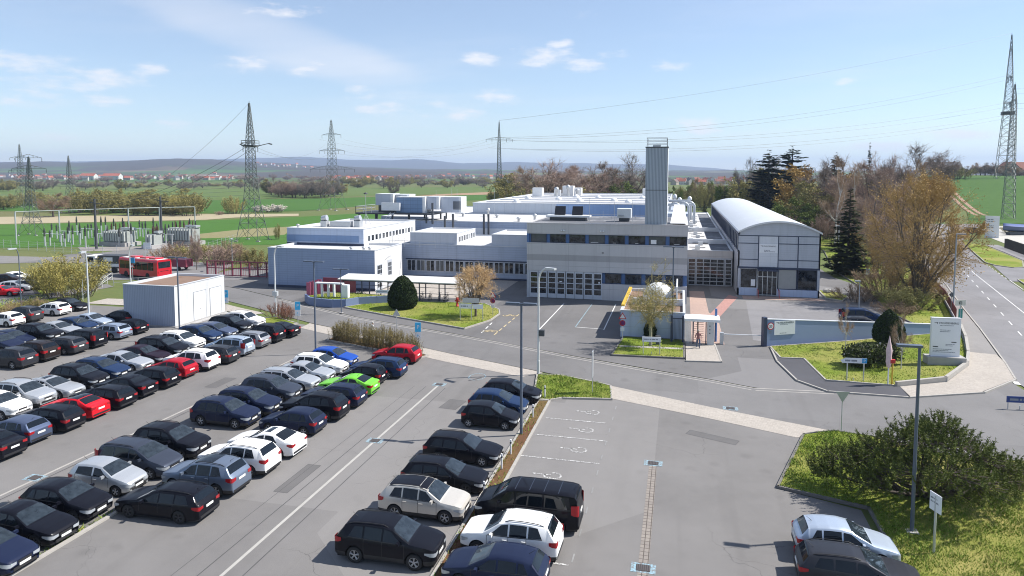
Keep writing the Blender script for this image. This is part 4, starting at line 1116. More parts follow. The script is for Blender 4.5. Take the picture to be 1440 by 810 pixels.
LWHITE = plain('white panel', (.74, .76, .79), .55, var=.05)
INK = plain('dark lettering', (.02, .022, .03), .6, var=0)

def windows_y(parent, y, xs, z0, z1, depth=.10, mat=WIN, frame=FRAMEG, fw=.07, mull=1, sill=True):
    """windows in a wall that faces the camera side (-y); each its own part with pane and frame"""
    for xa, xb in xs:
        f = MB(); o = y - .03
        f.box(xa, xb, o, y + depth, z0, z0 + fw); f.box(xa, xb, o, y + depth, z1 - fw, z1)
        f.box(xa, xa + fw, o, y + depth, z0 + fw, z1 - fw); f.box(xb - fw, xb, o, y + depth, z0 + fw, z1 - fw)
        for i in range(1, mull):
            c = xa + (xb - xa) * i / mull; f.box(c - fw / 2, c + fw / 2, o, y + depth, z0 + fw, z1 - fw)
        fo = f.build('window', frame, parent)
        MB().poly([(xa + fw * .5, y + .012, z0 + fw * .5), (xb - fw * .5, y + .012, z0 + fw * .5), (xb - fw * .5, y + .012, z1 - fw * .5), (xa + fw * .5, y + .012, z1 - fw * .5)]).build('pane', glaze(mat), fo)
def windows_x(parent, x, ys, z0, z1, mat=WIN, frame=FRAMEW, fw=.08, mull=1):
    """windows in a wall that faces +x"""
    for ya, yb in ys:
        f = MB(); o = x + .03
        f.box(x - .1, o, ya, yb, z0, z0 + fw); f.box(x - .1, o, ya, yb, z1 - fw, z1)
        f.box(x - .1, o, ya, ya + fw, z0 + fw, z1 - fw); f.box(x - .1, o, yb - fw, yb, z0 + fw, z1 - fw)
        fo = f.build('window', frame, parent)
        MB().poly([(x + .012, ya + fw * .5, z0 + fw * .5), (x + .012, yb - fw * .5, z0 + fw * .5), (x + .012, yb - fw * .5, z1 - fw * .5), (x + .012, ya + fw * .5, z1 - fw * .5)]).build('pane', glaze(mat), fo)
def block(parent, name, x0, x1, y0, y1, z0, z1, mats, par=.35, wall=.25, roof=ROOFW):
    """walls with a parapet and a sunk flat roof. mats: front(-y), right(+x), other"""
    m = MB()
    v = [(x0, y0, z0), (x1, y0, z0), (x1, y1, z0), (x0, y1, z0), (x0, y0, z1), (x1, y0, z1), (x1, y1, z1), (x0, y1, z1)]
    m.add(v, [(0, 1, 5, 4)], 0); m.add(v, [(1, 2, 6, 5)], 1); m.add(v, [(2, 3, 7, 6), (3, 0, 4, 7)], 2)
    t = wall; zi = z1 - par
    w = [(x0 + t, y0 + t, z1), (x1 - t, y0 + t, z1), (x1 - t, y1 - t, z1), (x0 + t, y1 - t, z1), (x0 + t, y0 + t, zi), (x1 - t, y0 + t, zi), (x1 - t, y1 - t, zi), (x0 + t, y1 - t, zi)]
    m.add(w, [(4, 5, 1, 0)], 3); m.add(w, [(5, 6, 2, 1), (6, 7, 3, 2), (7, 4, 0, 3)], 3)
    m.build(name, [mats[0], mats[1], mats[2], SOFFIT], parent)
    c = MB(); e = .05
    for a, b_, d, f_ in ((x0 - e, x1 + e, y0 - e, y0 + t), (x0 - e, x1 + e, y1 - t, y1 + e), (x0 - e, x0 + t, y0 + t, y1 - t), (x1 - t, x1 + e, y0 + t, y1 - t)):
        c.box(a, b_, d, f_, z1 + .003, z1 + .07)
    c.build('parapet_cap', SOFFIT, parent)
    MB().poly([(x0 + t - .05, y0 + t - .05, zi + .01), (x1 - t + .05, y0 + t - .05, zi + .01), (x1 - t + .05, y1 - t + .05, zi + .01), (x0 + t - .05, y1 - t + .05, zi + .01)]).build('roof', roof, parent)
def rail(m, pts, h=1.1, r=.03, mat=0, n=2, post=2.):
    for a, b_ in zip(pts, pts[1:]):
        d = math.dist(a, b_); q = max(1, int(d / post))
        for i in range(q + 1):
            t = i / q; p_ = tuple(a[j] + (b_[j] - a[j]) * t for j in range(3)); m.tube(p_, (p_[0], p_[1], p_[2] + h), r, r, 4, mat)
        for j in range(1, n + 1):
            z = h * j / n; m.tube((a[0], a[1], a[2] + z), (b_[0], b_[1], b_[2] + z), r, r, 4, mat)
def vent(m, x, y, z, r=.25, h=.7, mi=0):
    m.lathe((x, y, z), [(r * .8, 0), (r * .8, h * .6), (r * 1.5, h * .65), (r * 1.3, h * .9), (r * .4, h)], 8, mi)

# --- fire station with four folding doors
FX0, FX1, FY0, FY1, FZ = -19.95, .95, 89.9, 107.5, 9.95
fs = thing('fire_station', 'pale three-band building with folding glass doors, ribbon windows and ribbed tower on its roof', 'building', (0, 0, 0))
def wallband(z0, z1, mat, name='wall_band', y=FY0, x0=FX0, x1=FX1):
    return MB().box(x0, x1, y, FY1, z0, z1).build(name, mat, fs)
Z1, Z2, Z3, Z4 = 3.75, 5.05, 5.85, 7.3
DX1 = -9.75
wallband(8.62, FZ - .0, C_FS, 'upper_wall')
wallband(Z3, 7.42, C_FS, 'middle_wall')
wallband(Z2, Z3 - .002, C_FSB, 'wall_band', FY0 + .01, FX0 + .01, FX1 - .01)
wallband(Z1 - .1, Z2 - .002, C_FS, 'lower_wall')
wallband(7.422, 8.618, FRAMEB, 'window_strip', FY0 + .22, FX0 + .08, FX1 - .08)
wallband(0, Z1 - .105, CONC, 'ground_floor_core', FY0 + .6, FX0 + .1, FX1 - .1)
# side wall skin facing the sun
MB().box(FX1 - .08, FX1 - .004, FY0 + .005, FY1, 7.42, 8.62).build('side_pier', C_FS, fs)
MB().box(FX0 + .004, FX0 + .3, FY0 + .005, FY0 + 3, 7.42, 8.62).build('side_pier', FRAMEB, fs)
wn = [(FX0 + .55 + i * 2.585, FX0 + .55 + i * 2.585 + 2.12) for i in range(8)]
for i, (a, b_) in enumerate(wn):
    f = MB(); y = FY0 + .08; z0, z1 = 7.44, 8.6
    for (p0, p1, q0, q1) in ((a, b_, z0, z0 + .06), (a, b_, z1 - .06, z1), (a, a + .06, z0, z1), (b_ - .06, b_, z0, z1)): f.box(p0, p1, y, y + .12, q0, q1)
    fo = f.build('window', FRAMED, fs)
    MB().poly([(a, y + .07, z0), (b_, y + .07, z0), (b_, y + .07, z1), (a, y + .07, z1)]).build('pane', WIN if i % 3 else WIN2, fo)
    if i > 2: MB().box(a + .25 + .3 * (i % 3), a + .95 + .3 * (i % 2), y + .055, y + .066, z0 + .12, z0 + .16 + .5 * (i == 6)).build('blind', FRAMEW, fo)
# folding doors: four bays of two leaves, each leaf with three panes
for i in range(4):
    xa = FX0 + .42 + i * 2.44
    d = thing_part('garage_door', fs, (0, 0, 0))
    for j in range(2):
        l0 = xa + j * 1.2; l1 = l0 + 1.16; y = FY0 + .02
        f = MB()
        for zz0, zz1 in ((.05, .62), (3.42, 3.62), (1.30, 1.40), (2.02, 2.12), (2.72, 2.82)): f.box(l0, l1, y, y + .08, zz0, zz1)
        f.box(l0, l0 + .13, y + .002, y + .078, .62, 3.42); f.box(l1 - .13, l1, y + .002, y + .078, .62, 3.42)
        f.build('door_leaf', plain('folding door grey', (.50, .53, .58), .5, var=.08), d)
        MB().poly([(l0 + .1, y + .05, .6), (l1 - .1, y + .05, .6), (l1 - .1, y + .05, 3.5), (l0 + .1, y + .05, 3.5)]).build('pane', WIN, d)
    if i == 3: MB().box(xa + 1.9, xa + 2.1, FY0, FY0 + .018, 2.2, 2.4).build('notice', LWHITE, d)
    if i == 1: MB().box(xa + 1.6, xa + 1.95, FY0, FY0 + .018, 2.2, 2.35).build('notice', LWHITE, d)
MB().box(FX0, FX0 + .40, FY0 + .01, FY0 + .6, 0, Z1 - .11).build('door_pier', FRAMEG, fs)
MB().box(DX1 - .1, FX1, FY0 + .012, FY0 + .62, 0, 2.18).build('parapet_wall', C_FS, fs)
MB().box(DX1 - .1, FX1 - .02, FY0 + .3, FY0 + .62, 2.19, Z1 - .108).build('window_strip', FRAMEB, fs)
for i in range(4):
    a = DX1 + .28 + i * 2.6; y = FY0 + .1; z0, z1 = 2.25, 3.55
    f = MB()
    for (p0, p1, q0, q1) in ((a, a + 2.1, z0, z0 + .06), (a, a + 2.1, z1 - .06, z1), (a, a + .06, z0, z1), (a + 2.04, a + 2.1, z0, z1)): f.box(p0, p1, y, y + .15, q0, q1)
    fo = f.build('window', FRAMED, fs); MB().poly([(a, y + .07, z0), (a + 2.1, y + .07, z0), (a + 2.1, y + .07, z1), (a, y + .07, z1)]).build('pane', WIN, fo)
for x in (-15.1, -9.9): 
    for dx in (-.16, .16): MB().lathe((x + dx, FY0 - .09, 9.0), [(.06, 0), (.11, .05), (.11, .16), (.05, .2)], 8).build('floodlight', WHITEM, fs)
MB().box(-9.9, -9.65, FY0 - .05, FY0, 6.2, 6.32).build('door_camera', BLACKP, fs)
m = MB(); m.poly([(FX0 + .3, FY0 + .3, FZ + .004), (FX1 - .3, FY0 + .3, FZ + .004), (FX1 - .3, FY1 - .2, FZ + .004), (FX0 + .3, FY1 - .2, FZ + .004)]); m.build('roof', ROOFD, fs)
m = MB()
for a, b_, c_, d_ in ((FX0 - .04, FX1 + .04, FY0 - .04, FY0 + .3), (FX0 - .04, FX0 + .3, FY0 + .3, FY1), (FX1 - .3, FX1 + .04, FY0 + .3, FY1)): m.box(a, b_, c_, d_, FZ + .003, FZ + .14)
m.build('parapet_cap', C_FS, fs)
m = MB(); m.box(FX0 + 1.4, FX0 + 7.6, 96, 98.2, FZ + .5, FZ + .75); m.box(FX0 + 1.9, FX0 + 7.0, 96.3, 98, FZ, FZ + .5, 1); m.build('roof_platform', [WHITEM, DKST], fs)
for x in (-16.7, -14.2):
    m = MB(); y = 97.2; m.add([(x - .75, y - .4, FZ + .8), (x + .75, y - .4, FZ + .8), (x + .75, y + .35, FZ + 2.0), (x - .75, y + .35, FZ + 2.0), (x - .75, y + .5, FZ + .8), (x + .75, y + .5, FZ + .8)], [(0, 1, 2, 3), (0, 3, 4), (1, 5, 2), (3, 2, 5, 4)], 0)
    m.build('roof_hatch', [BLACKP], fs)
m = MB(); m.cbox((-7.6, 97, FZ + .5), 1.9, 1.5, 1.3, 0); m.cbox((-7.6, 97, FZ), 1.4, 1.2, .5, 1); m.lathe((-8.0, 96.2, FZ + .8), [(.4, 0), (.4, .03)], 10, 1); m.build('air_handling_unit', [WHITEM, DKST], fs)
m = MB()
for x, h in ((-12.3, 3.3), (-8.8, 2.8), (-10.4, 1.5), (-6.4, 3.)): m.tube((x, 94 + (x % 2), FZ), (x, 94 + (x % 2), FZ + h), .03, .02, 5)
m.build('lightning_rods', GALV, fs)
m = MB(); rail(m, [(-13, 100, FZ), (-4.6, 100, FZ)], .7, .035, 0, 2, 1.6); m.build('roof_railing', GALV, fs)
# ribbed tower
tw = MB().box(-4.45, -1.72, 90.35, 93.1, FZ - .1, 19.9).build('tower', C_TOW, fs)
MB().box(-1.72, -1.66, 90.30, 93.1, FZ + .15, 19.9).build('tower_corner', WHITEM, tw)
MB().box(-4.5, -1.62, 90.28, 93.2, 19.9, 20.04).build('tower_cap', DKST, tw)
MB().box(-4.46, -1.71, 90.335, 90.36, 14.45, 14.53).build('tower_joint', DKST, tw)
m = MB(); rail(m, [(-4.3, 90.4, 20.03), (-1.8, 90.4, 20.03), (-1.8, 93, 20.03), (-4.3, 93, 20.03), (-4.3, 90.4, 20.03)], 1.15, .032, 0, 3, 1.3); m.build('tower_railing', GALV, tw)
m = MB(); m.box(-3.6, -2.6, 91, 92, 20.04, 20.3); m.build('tower_hatch', WHITEM, tw)
# sloped light duct right of the tower
m = MB()
m.add([(-1.25, 90.5, FZ + .3), (.75, 90.5, FZ + .3), (.75, 95.5, FZ + .3), (-1.25, 95.5, FZ + .3), (-.95, 91, FZ + .55), (.65, 91, FZ + .55), (.5, 96.5, 12.4), (-.85, 96.5, 12.4), (.5, 96.5, FZ), (-.85, 96.5, FZ)], [(0, 1, 5, 4), (4, 5, 6, 7), (1, 8, 6, 5), (0, 4, 7, 9), (7, 6, 8, 9)], 0)
m.build('sloped_duct', WHITEM, fs)

# --- blue metal hall on the left
lb = thing('workshop_hall', 'blue grey metal hall with white side wall, left of the bicycle shelter', 'building')
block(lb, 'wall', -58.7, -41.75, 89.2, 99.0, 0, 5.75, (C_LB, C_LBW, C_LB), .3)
MB().box(-58.75, -41.7, 89.14, 89.2, 0, .35).build('base_strip', FRAMED, lb)
for xs_, zz in (((89.9, 91.6), 3.6), ((93.6, 95.0), 3.9)):
    f = MB().box(-41.76, -41.70, xs_[0], xs_[1], 0, zz).build('door', FRAMEG, lb)
    for i in range(3):
        for j in range(5):
            w_ = (xs_[1] - xs_[0] - .2) / 3
            MB().box(-41.71, -41.69, xs_[0] + .12 + i * w_, xs_[0] + .04 + (i + 1) * w_, .35 + j * .65, .9 + j * .65).build('pane', WIN, f)
m = MB(); m.path([(-41.7, 92.5, 4.0), (-41.0, 92.5, 4.6), (-40.6, 92.3, 4.7)], .03); m.build('wall_lamp', GALV, lb)
block(lb, 'upper_wall', -60.2, -47.1, 96.8, 118, 4.8, 8.05, (C_LBU, C_LBW, C_LB), .25)
MB().box(-60.25, -47.9, 96.74, 96.795, 6.0, 7.0).build('blue_band', cladding('mid blue sheet', (.16, .25, .43), .5, 0, 6.3, .3, .04), lb)
MB().box(-60.25, -47.05, 96.73, 96.8, 5.45, 5.8).build('shadow_gap', FRAMED, lb)
windows_x(lb, -47.09, [(98.2 + i * 1.35, 99.2 + i * 1.35) for i in range(14)], 6.0, 7.0, mull=1)
m = MB()
for x, y in ((-57, 103), (-51.5, 104)):
    m.cbox((x, y, 7.8), 1.0, 1.2, 1.0, 0); m.tube((x - .5, y, 9.1), (x + .4, y, 9.3), .5, .5, 8, 0); m.cbox((x - .5, y, 8.75), .1, .8, .7, 1)
m.cbox((-54.3, 103.6, 7.8), 3.6, 1.2, .9, 0)
m.build('roof_fan', [GALV, DKST], lb)
m = MB()
for x, y, h in ((-53, 110, 5.2),):
    m.tube((x, y, 7.8), (x, y, 7.8 + h), .05, .04, 6); m.lathe((x, y, 7.8 + h), [(.35, 0), (.4, .1), (.1, .3)], 8, 1)
    for a in range(3): m.tube((x, y, 9.6), (x + .9 * math.cos(a * 2.1), y + .9 * math.sin(a * 2.1), 7.8), .03, .03, 4)
m.build('roof_mast', [GALV, DKST], lb)
m = MB()
for x, y in ((-59, 98), (-46, 90.5), (-44.3, 91), (-43.5, 91.3)): vent(m, x, y, 8.0 if y > 96 else 5.5, .2, .6)
m.build('roof_vent', GALV, lb)
# lower roof between, with ladder rails
MB().box(-47.0, -43.75, 99.05, 125, 4.6, 5.2).build('link_roof', ROOFW, lb)
m = MB(); rail(m, [(-46, 100, 5.2), (-46, 113, 5.2)], 1.0, .03, 0, 2, 2.6); rail(m, [(-44, 99.5, 5.2), (-36.5, 99.5, 5.2)], 1.0, .03, 0, 2, 2.4); m.build('roof_railing', GALV, lb)

# chillers on a platform behind
ch = thing('cooling_plant', 'white and blue cooling units on a dark steel platform over the roofs', 'plant unit')
m = MB(); m.box(-62, -46, 124, 133, 8.6, 8.9)
for x in (-61.5, -58, -54.5, -51, -47.5, -46.3):
    for y in (124.3, 132.5): m.box(x, x + .25, y, y + .25, 7, 8.6)
m.build('platform', DKST, ch)
m = MB(); rail(m, [(-62, 124.1, 8.9), (-58.6, 124.1, 8.9)], 1.2, .05, 0, 2, 1.5); rail(m, [(-62, 133, 8.9), (-62, 124.1, 8.9)], 1.2, .05, 0, 2, 3); m.build('platform_railing', GALV, ch)
for x0, x1, z0, z1, y0, mt in ((-58.6, -54.9, 10.3, 12.4, 126, 0), (-55.0, -51.9, 10.3, 12.3, 127, 1), (-53.6, -47.7, 8.95, 11.9, 124.6, 2), (-47.6, -45.2, 9.6, 12.0, 125.5, 0), (-45.1, -41.0, 9.0, 11.9, 126.5, 0)):
    u = MB().box(x0, x1, y0, y0 + 3.2, z0, z1).build('cooling_unit', (C_MBU, FRAMEG, cladding('blue panel unit', (.16, .25, .40), .5, .75, 1.45, .5, .06))[mt], ch)
    MB().box(x1 - .5, x1 + .01, y0 - .02, y0 + 3.22, z0 + .02, z1 + .02).build('end_panel', WHITEM, u)
    MB().box(x0 - .02, x1 + .02, y0 - .04, y0 + 3.25, z1 + .02, z1 + .12).build('lid', WHITEM, u)
m = MB(); m.box(-58, -55, 126, 129, 8.9, 10.25); m.build('unit_base', DKST, ch)
m = MB(); 
for i in range(7): m.box(-42.6 + i * .22, -42.5 + i * .22, 126.4, 126.45, 9.6, 11.2)
m.build('louvre', DKST, ch)
m = MB(); m.path([(-56, 123.4, 7.2), (-54.5, 123.9, 9.0)], .06); m.path([(-55.2, 123.4, 7.2), (-53.7, 123.9, 9.0)], .06)
for i in range(6): m.tube((-56 + .25 * i, 123.4 + .08 * i, 7.3 + .3 * i), (-55.2 + .25 * i, 123.4 + .08 * i, 7.3 + .3 * i), .04)
m.build('ladder', WHITEM, ch)
MB().box(-56.3, -52.5, 123.6, 124, 9.4, 10.9).build('sign_board', WHITEM, ch)
for x, y, z, h in ((-45.4, 122.5, 7, 4.0), (-42.5, 121.2, 5.1, 3.6), (-40.9, 121.2, 5.1, 4.0)): MB().tube((x, y, z), (x, y, z + h), .22, .22, 8).build('exhaust_pipe', DKST, ch)

# --- middle building with ribbon windows
mb = thing('office_wing', 'low grey blue metal wing with a ribbon of windows and two small roof blocks', 'building')
block(mb, 'wall', -43.7, FX0 - .02, 103.3, 121, 0, 5.25, (C_MB, C_MB, C_MB), .12)
xs_ = [(-42.7 + i * 1.62, -42.7 + i * 1.62 + 1.5) for i in range(14)]
MB().box(-42.9, -20.0, 103.2, 103.35, 2.83, 3.0).build('window_head', FRAMED, mb)
windows_y(mb, 103.27, [(a, b_) for a, b_ in xs_ if b_ < -20], .95, 2.8, .02, WIN, FRAMEG, .12, 2)
MB().box(-43.72, -19.97, 103.2, 103.3, 0, .25).build('base_strip', FRAMED, mb)
block(mb, 'roof_block', -42.2, -34.3, 100.75 + 2.75, 113.6, 5.1, 7.1, (C_MBU, C_LBW, C_MBU), .12)
windows_x(mb, -34.28, [(104.3 + i * 1.3, 105.3 + i * 1.3) for i in range(7)], 5.6, 6.6)
block(mb, 'roof_block', -28.6, -20.0, 103.5, 112.5, 5.1, 7.05, (C_MBU, C_LBW, C_MBU), .12)
MB().box(-20.5, -20.2, 103.2, 103.29, 1.1, 1.9).build('notice', LWHITE, mb)
# --- long rear office with strip of windows
ro = thing('rear_office', 'long grey building with white window band behind the low wing', 'building')
block(ro, 'wall', -50.3, -19.9, 124.5, 149.9, 3, 7.45, (C_MB, C_MB, C_MB), .12)
MB().box(-39, -20, 124.42, 124.5, 5.0, 6.25).build('white_band', FRAMEW, ro)
windows_y(ro, 124.43, [(-38.5 + i * 1.75, -38.5 + i * 1.75 + 1.35) for i in range(10)], 5.1, 6.15, .02, WIN, FRAMEW, .07, 1)
m = MB()
for x in (-35.6, -34.7): m.tube((x, 123.4, 5.2), (x, 123.4, 9.0), .2, .2, 8)
m.build('flue', DKST, ro)
m = MB()
for x, y, h in ((-30, 128, .9), (-27.5, 131, 1.4), (-25, 135, .8), (-45, 140, .9), (-40, 142, 1.8), (-37, 138, .7)): vent(m, x, y, 7.35, .3, h)
for x, y, h in ((-31.5, 132, 4.5), (-24, 138, 4.2), (-44, 133, 6.0), (-47.5, 140, 6), (-52.5, 144, 5.5), (-40, 147, 6.0)): m.tube((x, y, 7.3), (x, y, 7.3 + h), .035, .03, 4)
m.build('roof_vent', GALV, ro)
block(ro, 'rear_wall', -62, -50.4, 136, 180, 2, 7.4, (C_MB, C_LBW, C_MB), .12)
block(ro, 'rear_wall', -50.35, -46.2, 150.2, 215, 2, 7.4, (C_MB, C_LBW, C_MB), .12)

# --- big hall
hl = thing('production_hall', 'largest flat white roofed production hall at the back of the site', 'building')
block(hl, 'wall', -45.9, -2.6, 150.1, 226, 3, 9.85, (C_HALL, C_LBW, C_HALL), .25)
MB().box(-26.6, -2.6, 150.02, 150.1, 7.2, 9.72).build('blue_wall_part', C_HALLB, hl)
m = MB()
for x, y, s_ in ((-41, 200, 1.3), (-36.5, 208, .9), (-33.5, 210, 1.5), (-31, 212, 1.2), (-9.5, 205, 1.2)):
    m.cbox((x, y, 9.6), 2.2 * s_, 2.0 * s_, 2.0 * s_, 0)
for x, y in ((-38, 160), (-31, 178), (-24, 168), (-16, 172), (-12, 165), (-22, 190), (-29, 196), (-10, 190), (-40, 182)):
    m.lathe((x, y, 9.6), [(.9, 0), (.85, .35), (.5, .7), (.1, .85)], 10, 0)
m.build('roof_unit', [WHITEM], hl)
m = MB()
for x, y, h in ((-36, 203, 2.8), (-33, 206, 3.4), (-30.5, 208, 2.2)): vent(m, x, y, 9.6, .5, h)
m.build('roof_vent', GALV, hl)
m = MB()
for i in range(5): m.box(-45.5, -2.9, 160 + i * 13, 160.3 + i * 13, 9.6, 9.85)
m.build('roof_upstand', SOFFIT, hl)
# pipework at its right end
pw = thing('pipe_bridge', 'silver ducts and bent exhaust pipes beside the ribbed tower', 'pipework')
for i, (x, y) in enumerate(((-1.0, 128), (.5, 131), (1.6, 134))):
    pts = [(x - .9, y, 9.6)] + [(x - .9 + .9 * (1 - math.cos(a)), y, 10.3 + .9 * math.sin(a)) for a in [j * PI / 8 for j in range(9)]] + [(x + .9, y, 7)]
    MB().path(pts, .22, 8).build('bent_pipe', GALV, pw)
MB().path([(-2.4, 140, 10.4), (2.6, 140, 10.4), (2.6, 140, 7)], .26, 8).build('bent_pipe', GALV, pw); MB().path([(-2.4, 146, 10.9), (2.0, 146, 10.9), (2.0, 146, 7)], .26, 8).build('bent_pipe', GALV, pw)
m = MB(); m.box(-2.3, 1.2, 118, 124, 7, 9.9); m.box(-2.0, .6, 126, 146, 6.5, 10.0); m.build('duct_box', C_MBU, pw)
m = MB()
for x, y, h in ((-1.2, 150, 2.6), (-.2, 152, 1.8), (1.8, 148, 2.2)): vent(m, x, y, 9.6, .3, h)
m.build('exhaust_stack', WHITEM, pw)

# --- low link hall with sectional gates
lk = thing('link_hall', 'low hall with rolling glass gate between the fire station and the round roofed hall', 'building')
block(lk, 'wall', 1.02, 7.55, 105.4, 205, 0, 5.2, (C_FS, C_FS, C_FS), .12, .25, ROOFW)
MB().poly([(4.6, 107, 5.12), (7.4, 106, 5.12), (7.4, 200, 5.12), (4.6, 200, 5.12)]).build('dark_roof_part', ROOFD, lk)  # darker strip of roof along the barrel hall side
g = MB().box(1.1, 7.5, 105.30, 105.39, 0, 4.15).build('gate_surround', FRAMEG, lk)
for xa, xb in ((1.3, 2.25), (2.45, 6.35), (6.55, 7.4)):
    d = thing_part('sectional_gate', lk, (0, 0, 0))
    f = MB(); nc = max(1, round((xb - xa) / .95)); nr = 7
    for i in range(nc + 1): c = xa + (xb - xa) * i / nc; f.box(c - .05, c + .05, 105.20, 105.30, .1, 4.0)
    for j in range(nr + 1): z = .12 + 3.85 * j / nr; f.box(xa, xb, 105.205, 105.295, z - .05, z + .05)
    f.build('gate_frame', FRAMEG, d)
    MB().poly([(xa, 105.27, .1), (xb, 105.27, .1), (xb, 105.27, 4.0), (xa, 105.27, 4.0)]).build('pane', WIN, d)
for y in (116, 140): MB().box(1.3, 7.3, y, y + .5, 5.15, 5.9).build('fire_wall', SOFFIT, lk)
m = MB()
for i in range(14):
    y = 108 + i * 6.3; x = 2.6 + .8 * math.sin(i * 2.3); m.cbox((x, y, 5.12), .7, .9, .5, 0)
    m.tube((x - 1.2, y + 1.5, 5.25), (x + 1.2, y + 1.6, 5.25), .06, .06, 5, 1)
m.build('skylight', [GALV, DKST], lk)

# --- hall with the curved roof
bb = thing('barrel_hall', 'long hall with curved silver barrel roof and glazed entrance', 'building')
BX0, BX1, BYF, BYB = 7.75, 18.2, 98.4, 184.
def arch(t): return BX0 + (BX1 - BX0) * t, 8.75 + 1.42 * math.sin(PI * t) ** .8 * (1 if True else 0)
arc = []
R_ = ((BX1 - BX0) ** 2 / 4 + 1.42 ** 2) / (2 * 1.42); cx_ = (BX0 + BX1) / 2
for i in range(25):
    x = BX0 - .12 + (BX1 - BX0 + .24) * i / 24; arc.append((x, 8.75 + math.sqrt(max(0, R_ * R_ - (x - cx_) ** 2)) - (R_ - 1.42)))
m = MB(); n = len(arc)
m.grid([[(x, y, z + .06) for x, z in arc] for y in (BYF - .35, BYF + 20, BYF + 40, BYF + 60, BYB + .2)], 0, True, False)
m.build('roof', C_BBR, bb)
m = MB()
for (xa, za), (xb, zb) in zip(arc, arc[1:]):
    m.add([(xa, BYF - .36, za - .16), (xb, BYF - .36, zb - .16), (xb, BYF - .36, zb + .08), (xa, BYF - .36, za + .08)], [(0, 1, 2, 3)])
    m.add([(xa, BYF - .36, za - .16), (xb, BYF - .36, zb - .16), (xb, BYF + .02, zb - .16), (xa, BYF + .02, za - .16)], [(0, 1, 2, 3)])
m.build('roof_edge', SOFFIT, bb)
front = [(BX0, BYF, 3.95), (BX1, BYF, 3.95)] + [(min(max(x, BX0), BX1), BYF, z) for x, z in arc[::-1]]
MB().poly(front).build('gable_wall', C_BB, bb)
MB().add([(BX0, BYB, 0), (BX1, BYB, 0)] + [(x, BYB, z) for x, z in arc[::-1]], [tuple(range(2 + n))[::-1]]).build('gable_wall', C_BB, bb)
MB().box(BX1 - .2, BX1, BYF, BYB, 0, 8.85).build('side_wall', C_BB, bb)
m = MB().box(BX0, BX0 + .2, BYF, BYB, 0, 6.1); m.box(BX0, BX0 + .2, BYF, BYB, 8.3, 8.85); m.build('side_wall', C_BB, bb)
MB().box(BX0 + .1, BX0 + .15, BYF + .3, BYB, 6.1, 8.3).build('glazing_band', plain('pale glazing', (.46, .50, .53), .2, var=.15), bb)
m = MB()
for i in range(28): y = BYF + .3 + i * 3.1; m.box(BX0 - .06, BX0 + .09, y, y + .14, 5.9, 8.45)
m.box(BX0 - .05, BX0 + .09, BYF, BYB, 6.05, 6.2); m.box(BX0 - .1, BX0 + .09, BYF, BYB, 8.3, 8.5); m.build('glazing_bars', FRAMED, bb)
# panel joints on the gable
m = MB()
for x in (10.37, 12.9, 15.4): m.box(x - .06, x + .06, BYF - .05, BYF - .004, 3.95, 8.2)
for z, xa, xb in ((8.2, BX0, BX1), (7.15, BX0, 10.31), (7.15, 12.96, BX1), (4.95, BX0, 10.31), (4.95, 12.96, BX1)): m.box(xa, xb, BYF - .045, BYF - .003, z - .05, z + .05)
m.build('panel_joint', FRAMED, bb)
MB().box(10.44, 12.84, BYF - .03, BYF - .002, 4.0, 8.12).build('centre_panel', cladding('pale centre sheet', (.60, .63, .68), .4, .9, 0, .3, .03), bb)
# entrance floor
MB().box(BX0, BX1, BYF + .5, BYF + 1.0, 0, 3.95).build('ground_floor_wall', plain('lobby dark', (.05, .05, .06), .6), bb)
MB().box(BX0, BX1, BYF - .06, BYF + .5, 3.72, 3.945).build('fascia', FRAMED, bb)
MB().box(10.3, 12.95, BYF - 1.0, BYF - .06, 3.5, 3.68).build('entrance_canopy', FRAMED, bb)
for xa, xb in ((BX0, 10.35), (12.85, BX1)): MB().box(xa, xb, BYF, BYF + .5, 0, 1.0 if xa < 9 else .95).build('parapet_wall', C_LBU, bb)
for x in (BX0, BX1 - .3): MB().box(x, x + .3, BYF + .003, BYF + .5, .96, 3.72).build('corner_pier', FRAMEG, bb)
windows_y(bb, BYF + .1, [(8.1, 10.3)], 1.0, 3.7, .08, WIN, FRAMEG, .08, 1)
windows_y(bb, BYF + .1, [(12.95, 15.35), (15.45, 17.9)], .97, 3.7, .08, WIN, FRAMED, .08, 1)
MB().box(9.5, 10.05, BYF + .04, BYF + .09, 1.3, 2.2).build('notice', LWHITE, bb)
d = thing_part('entrance_door', bb, (0, 0, 0))
f = MB()
for i in range(5): x = 10.4 + i * .61; f.box(x - .04, x + .04, BYF + .1, BYF + .2, 0, 3.48)
for z in (.06, 2.55, 3.4): f.box(10.4, 12.85, BYF + .11, BYF + .19, z, z + .1)
f.build('door_frame', GALV, d)
MB().poly([(10.4, BYF + .15, .05), (12.85, BYF + .15, .05), (12.85, BYF + .15, 3.45), (10.4, BYF + .15, 3.45)]).build('pane', WIN, d)
m = MB()
for x in (10.3, 13.0): m.tube((x, BYF - 1.8, 0), (x, BYF - 1.8, 1.0), .04); m.tube((x, BYF - .3, 0), (x, BYF - .3, 1.0), .04); m.tube((x, BYF - 1.8, 1.0), (x, BYF - .3, 1.0), .04)
m.build('handrail', plain('red handrail', (.35, .05, .05), .5), bb)
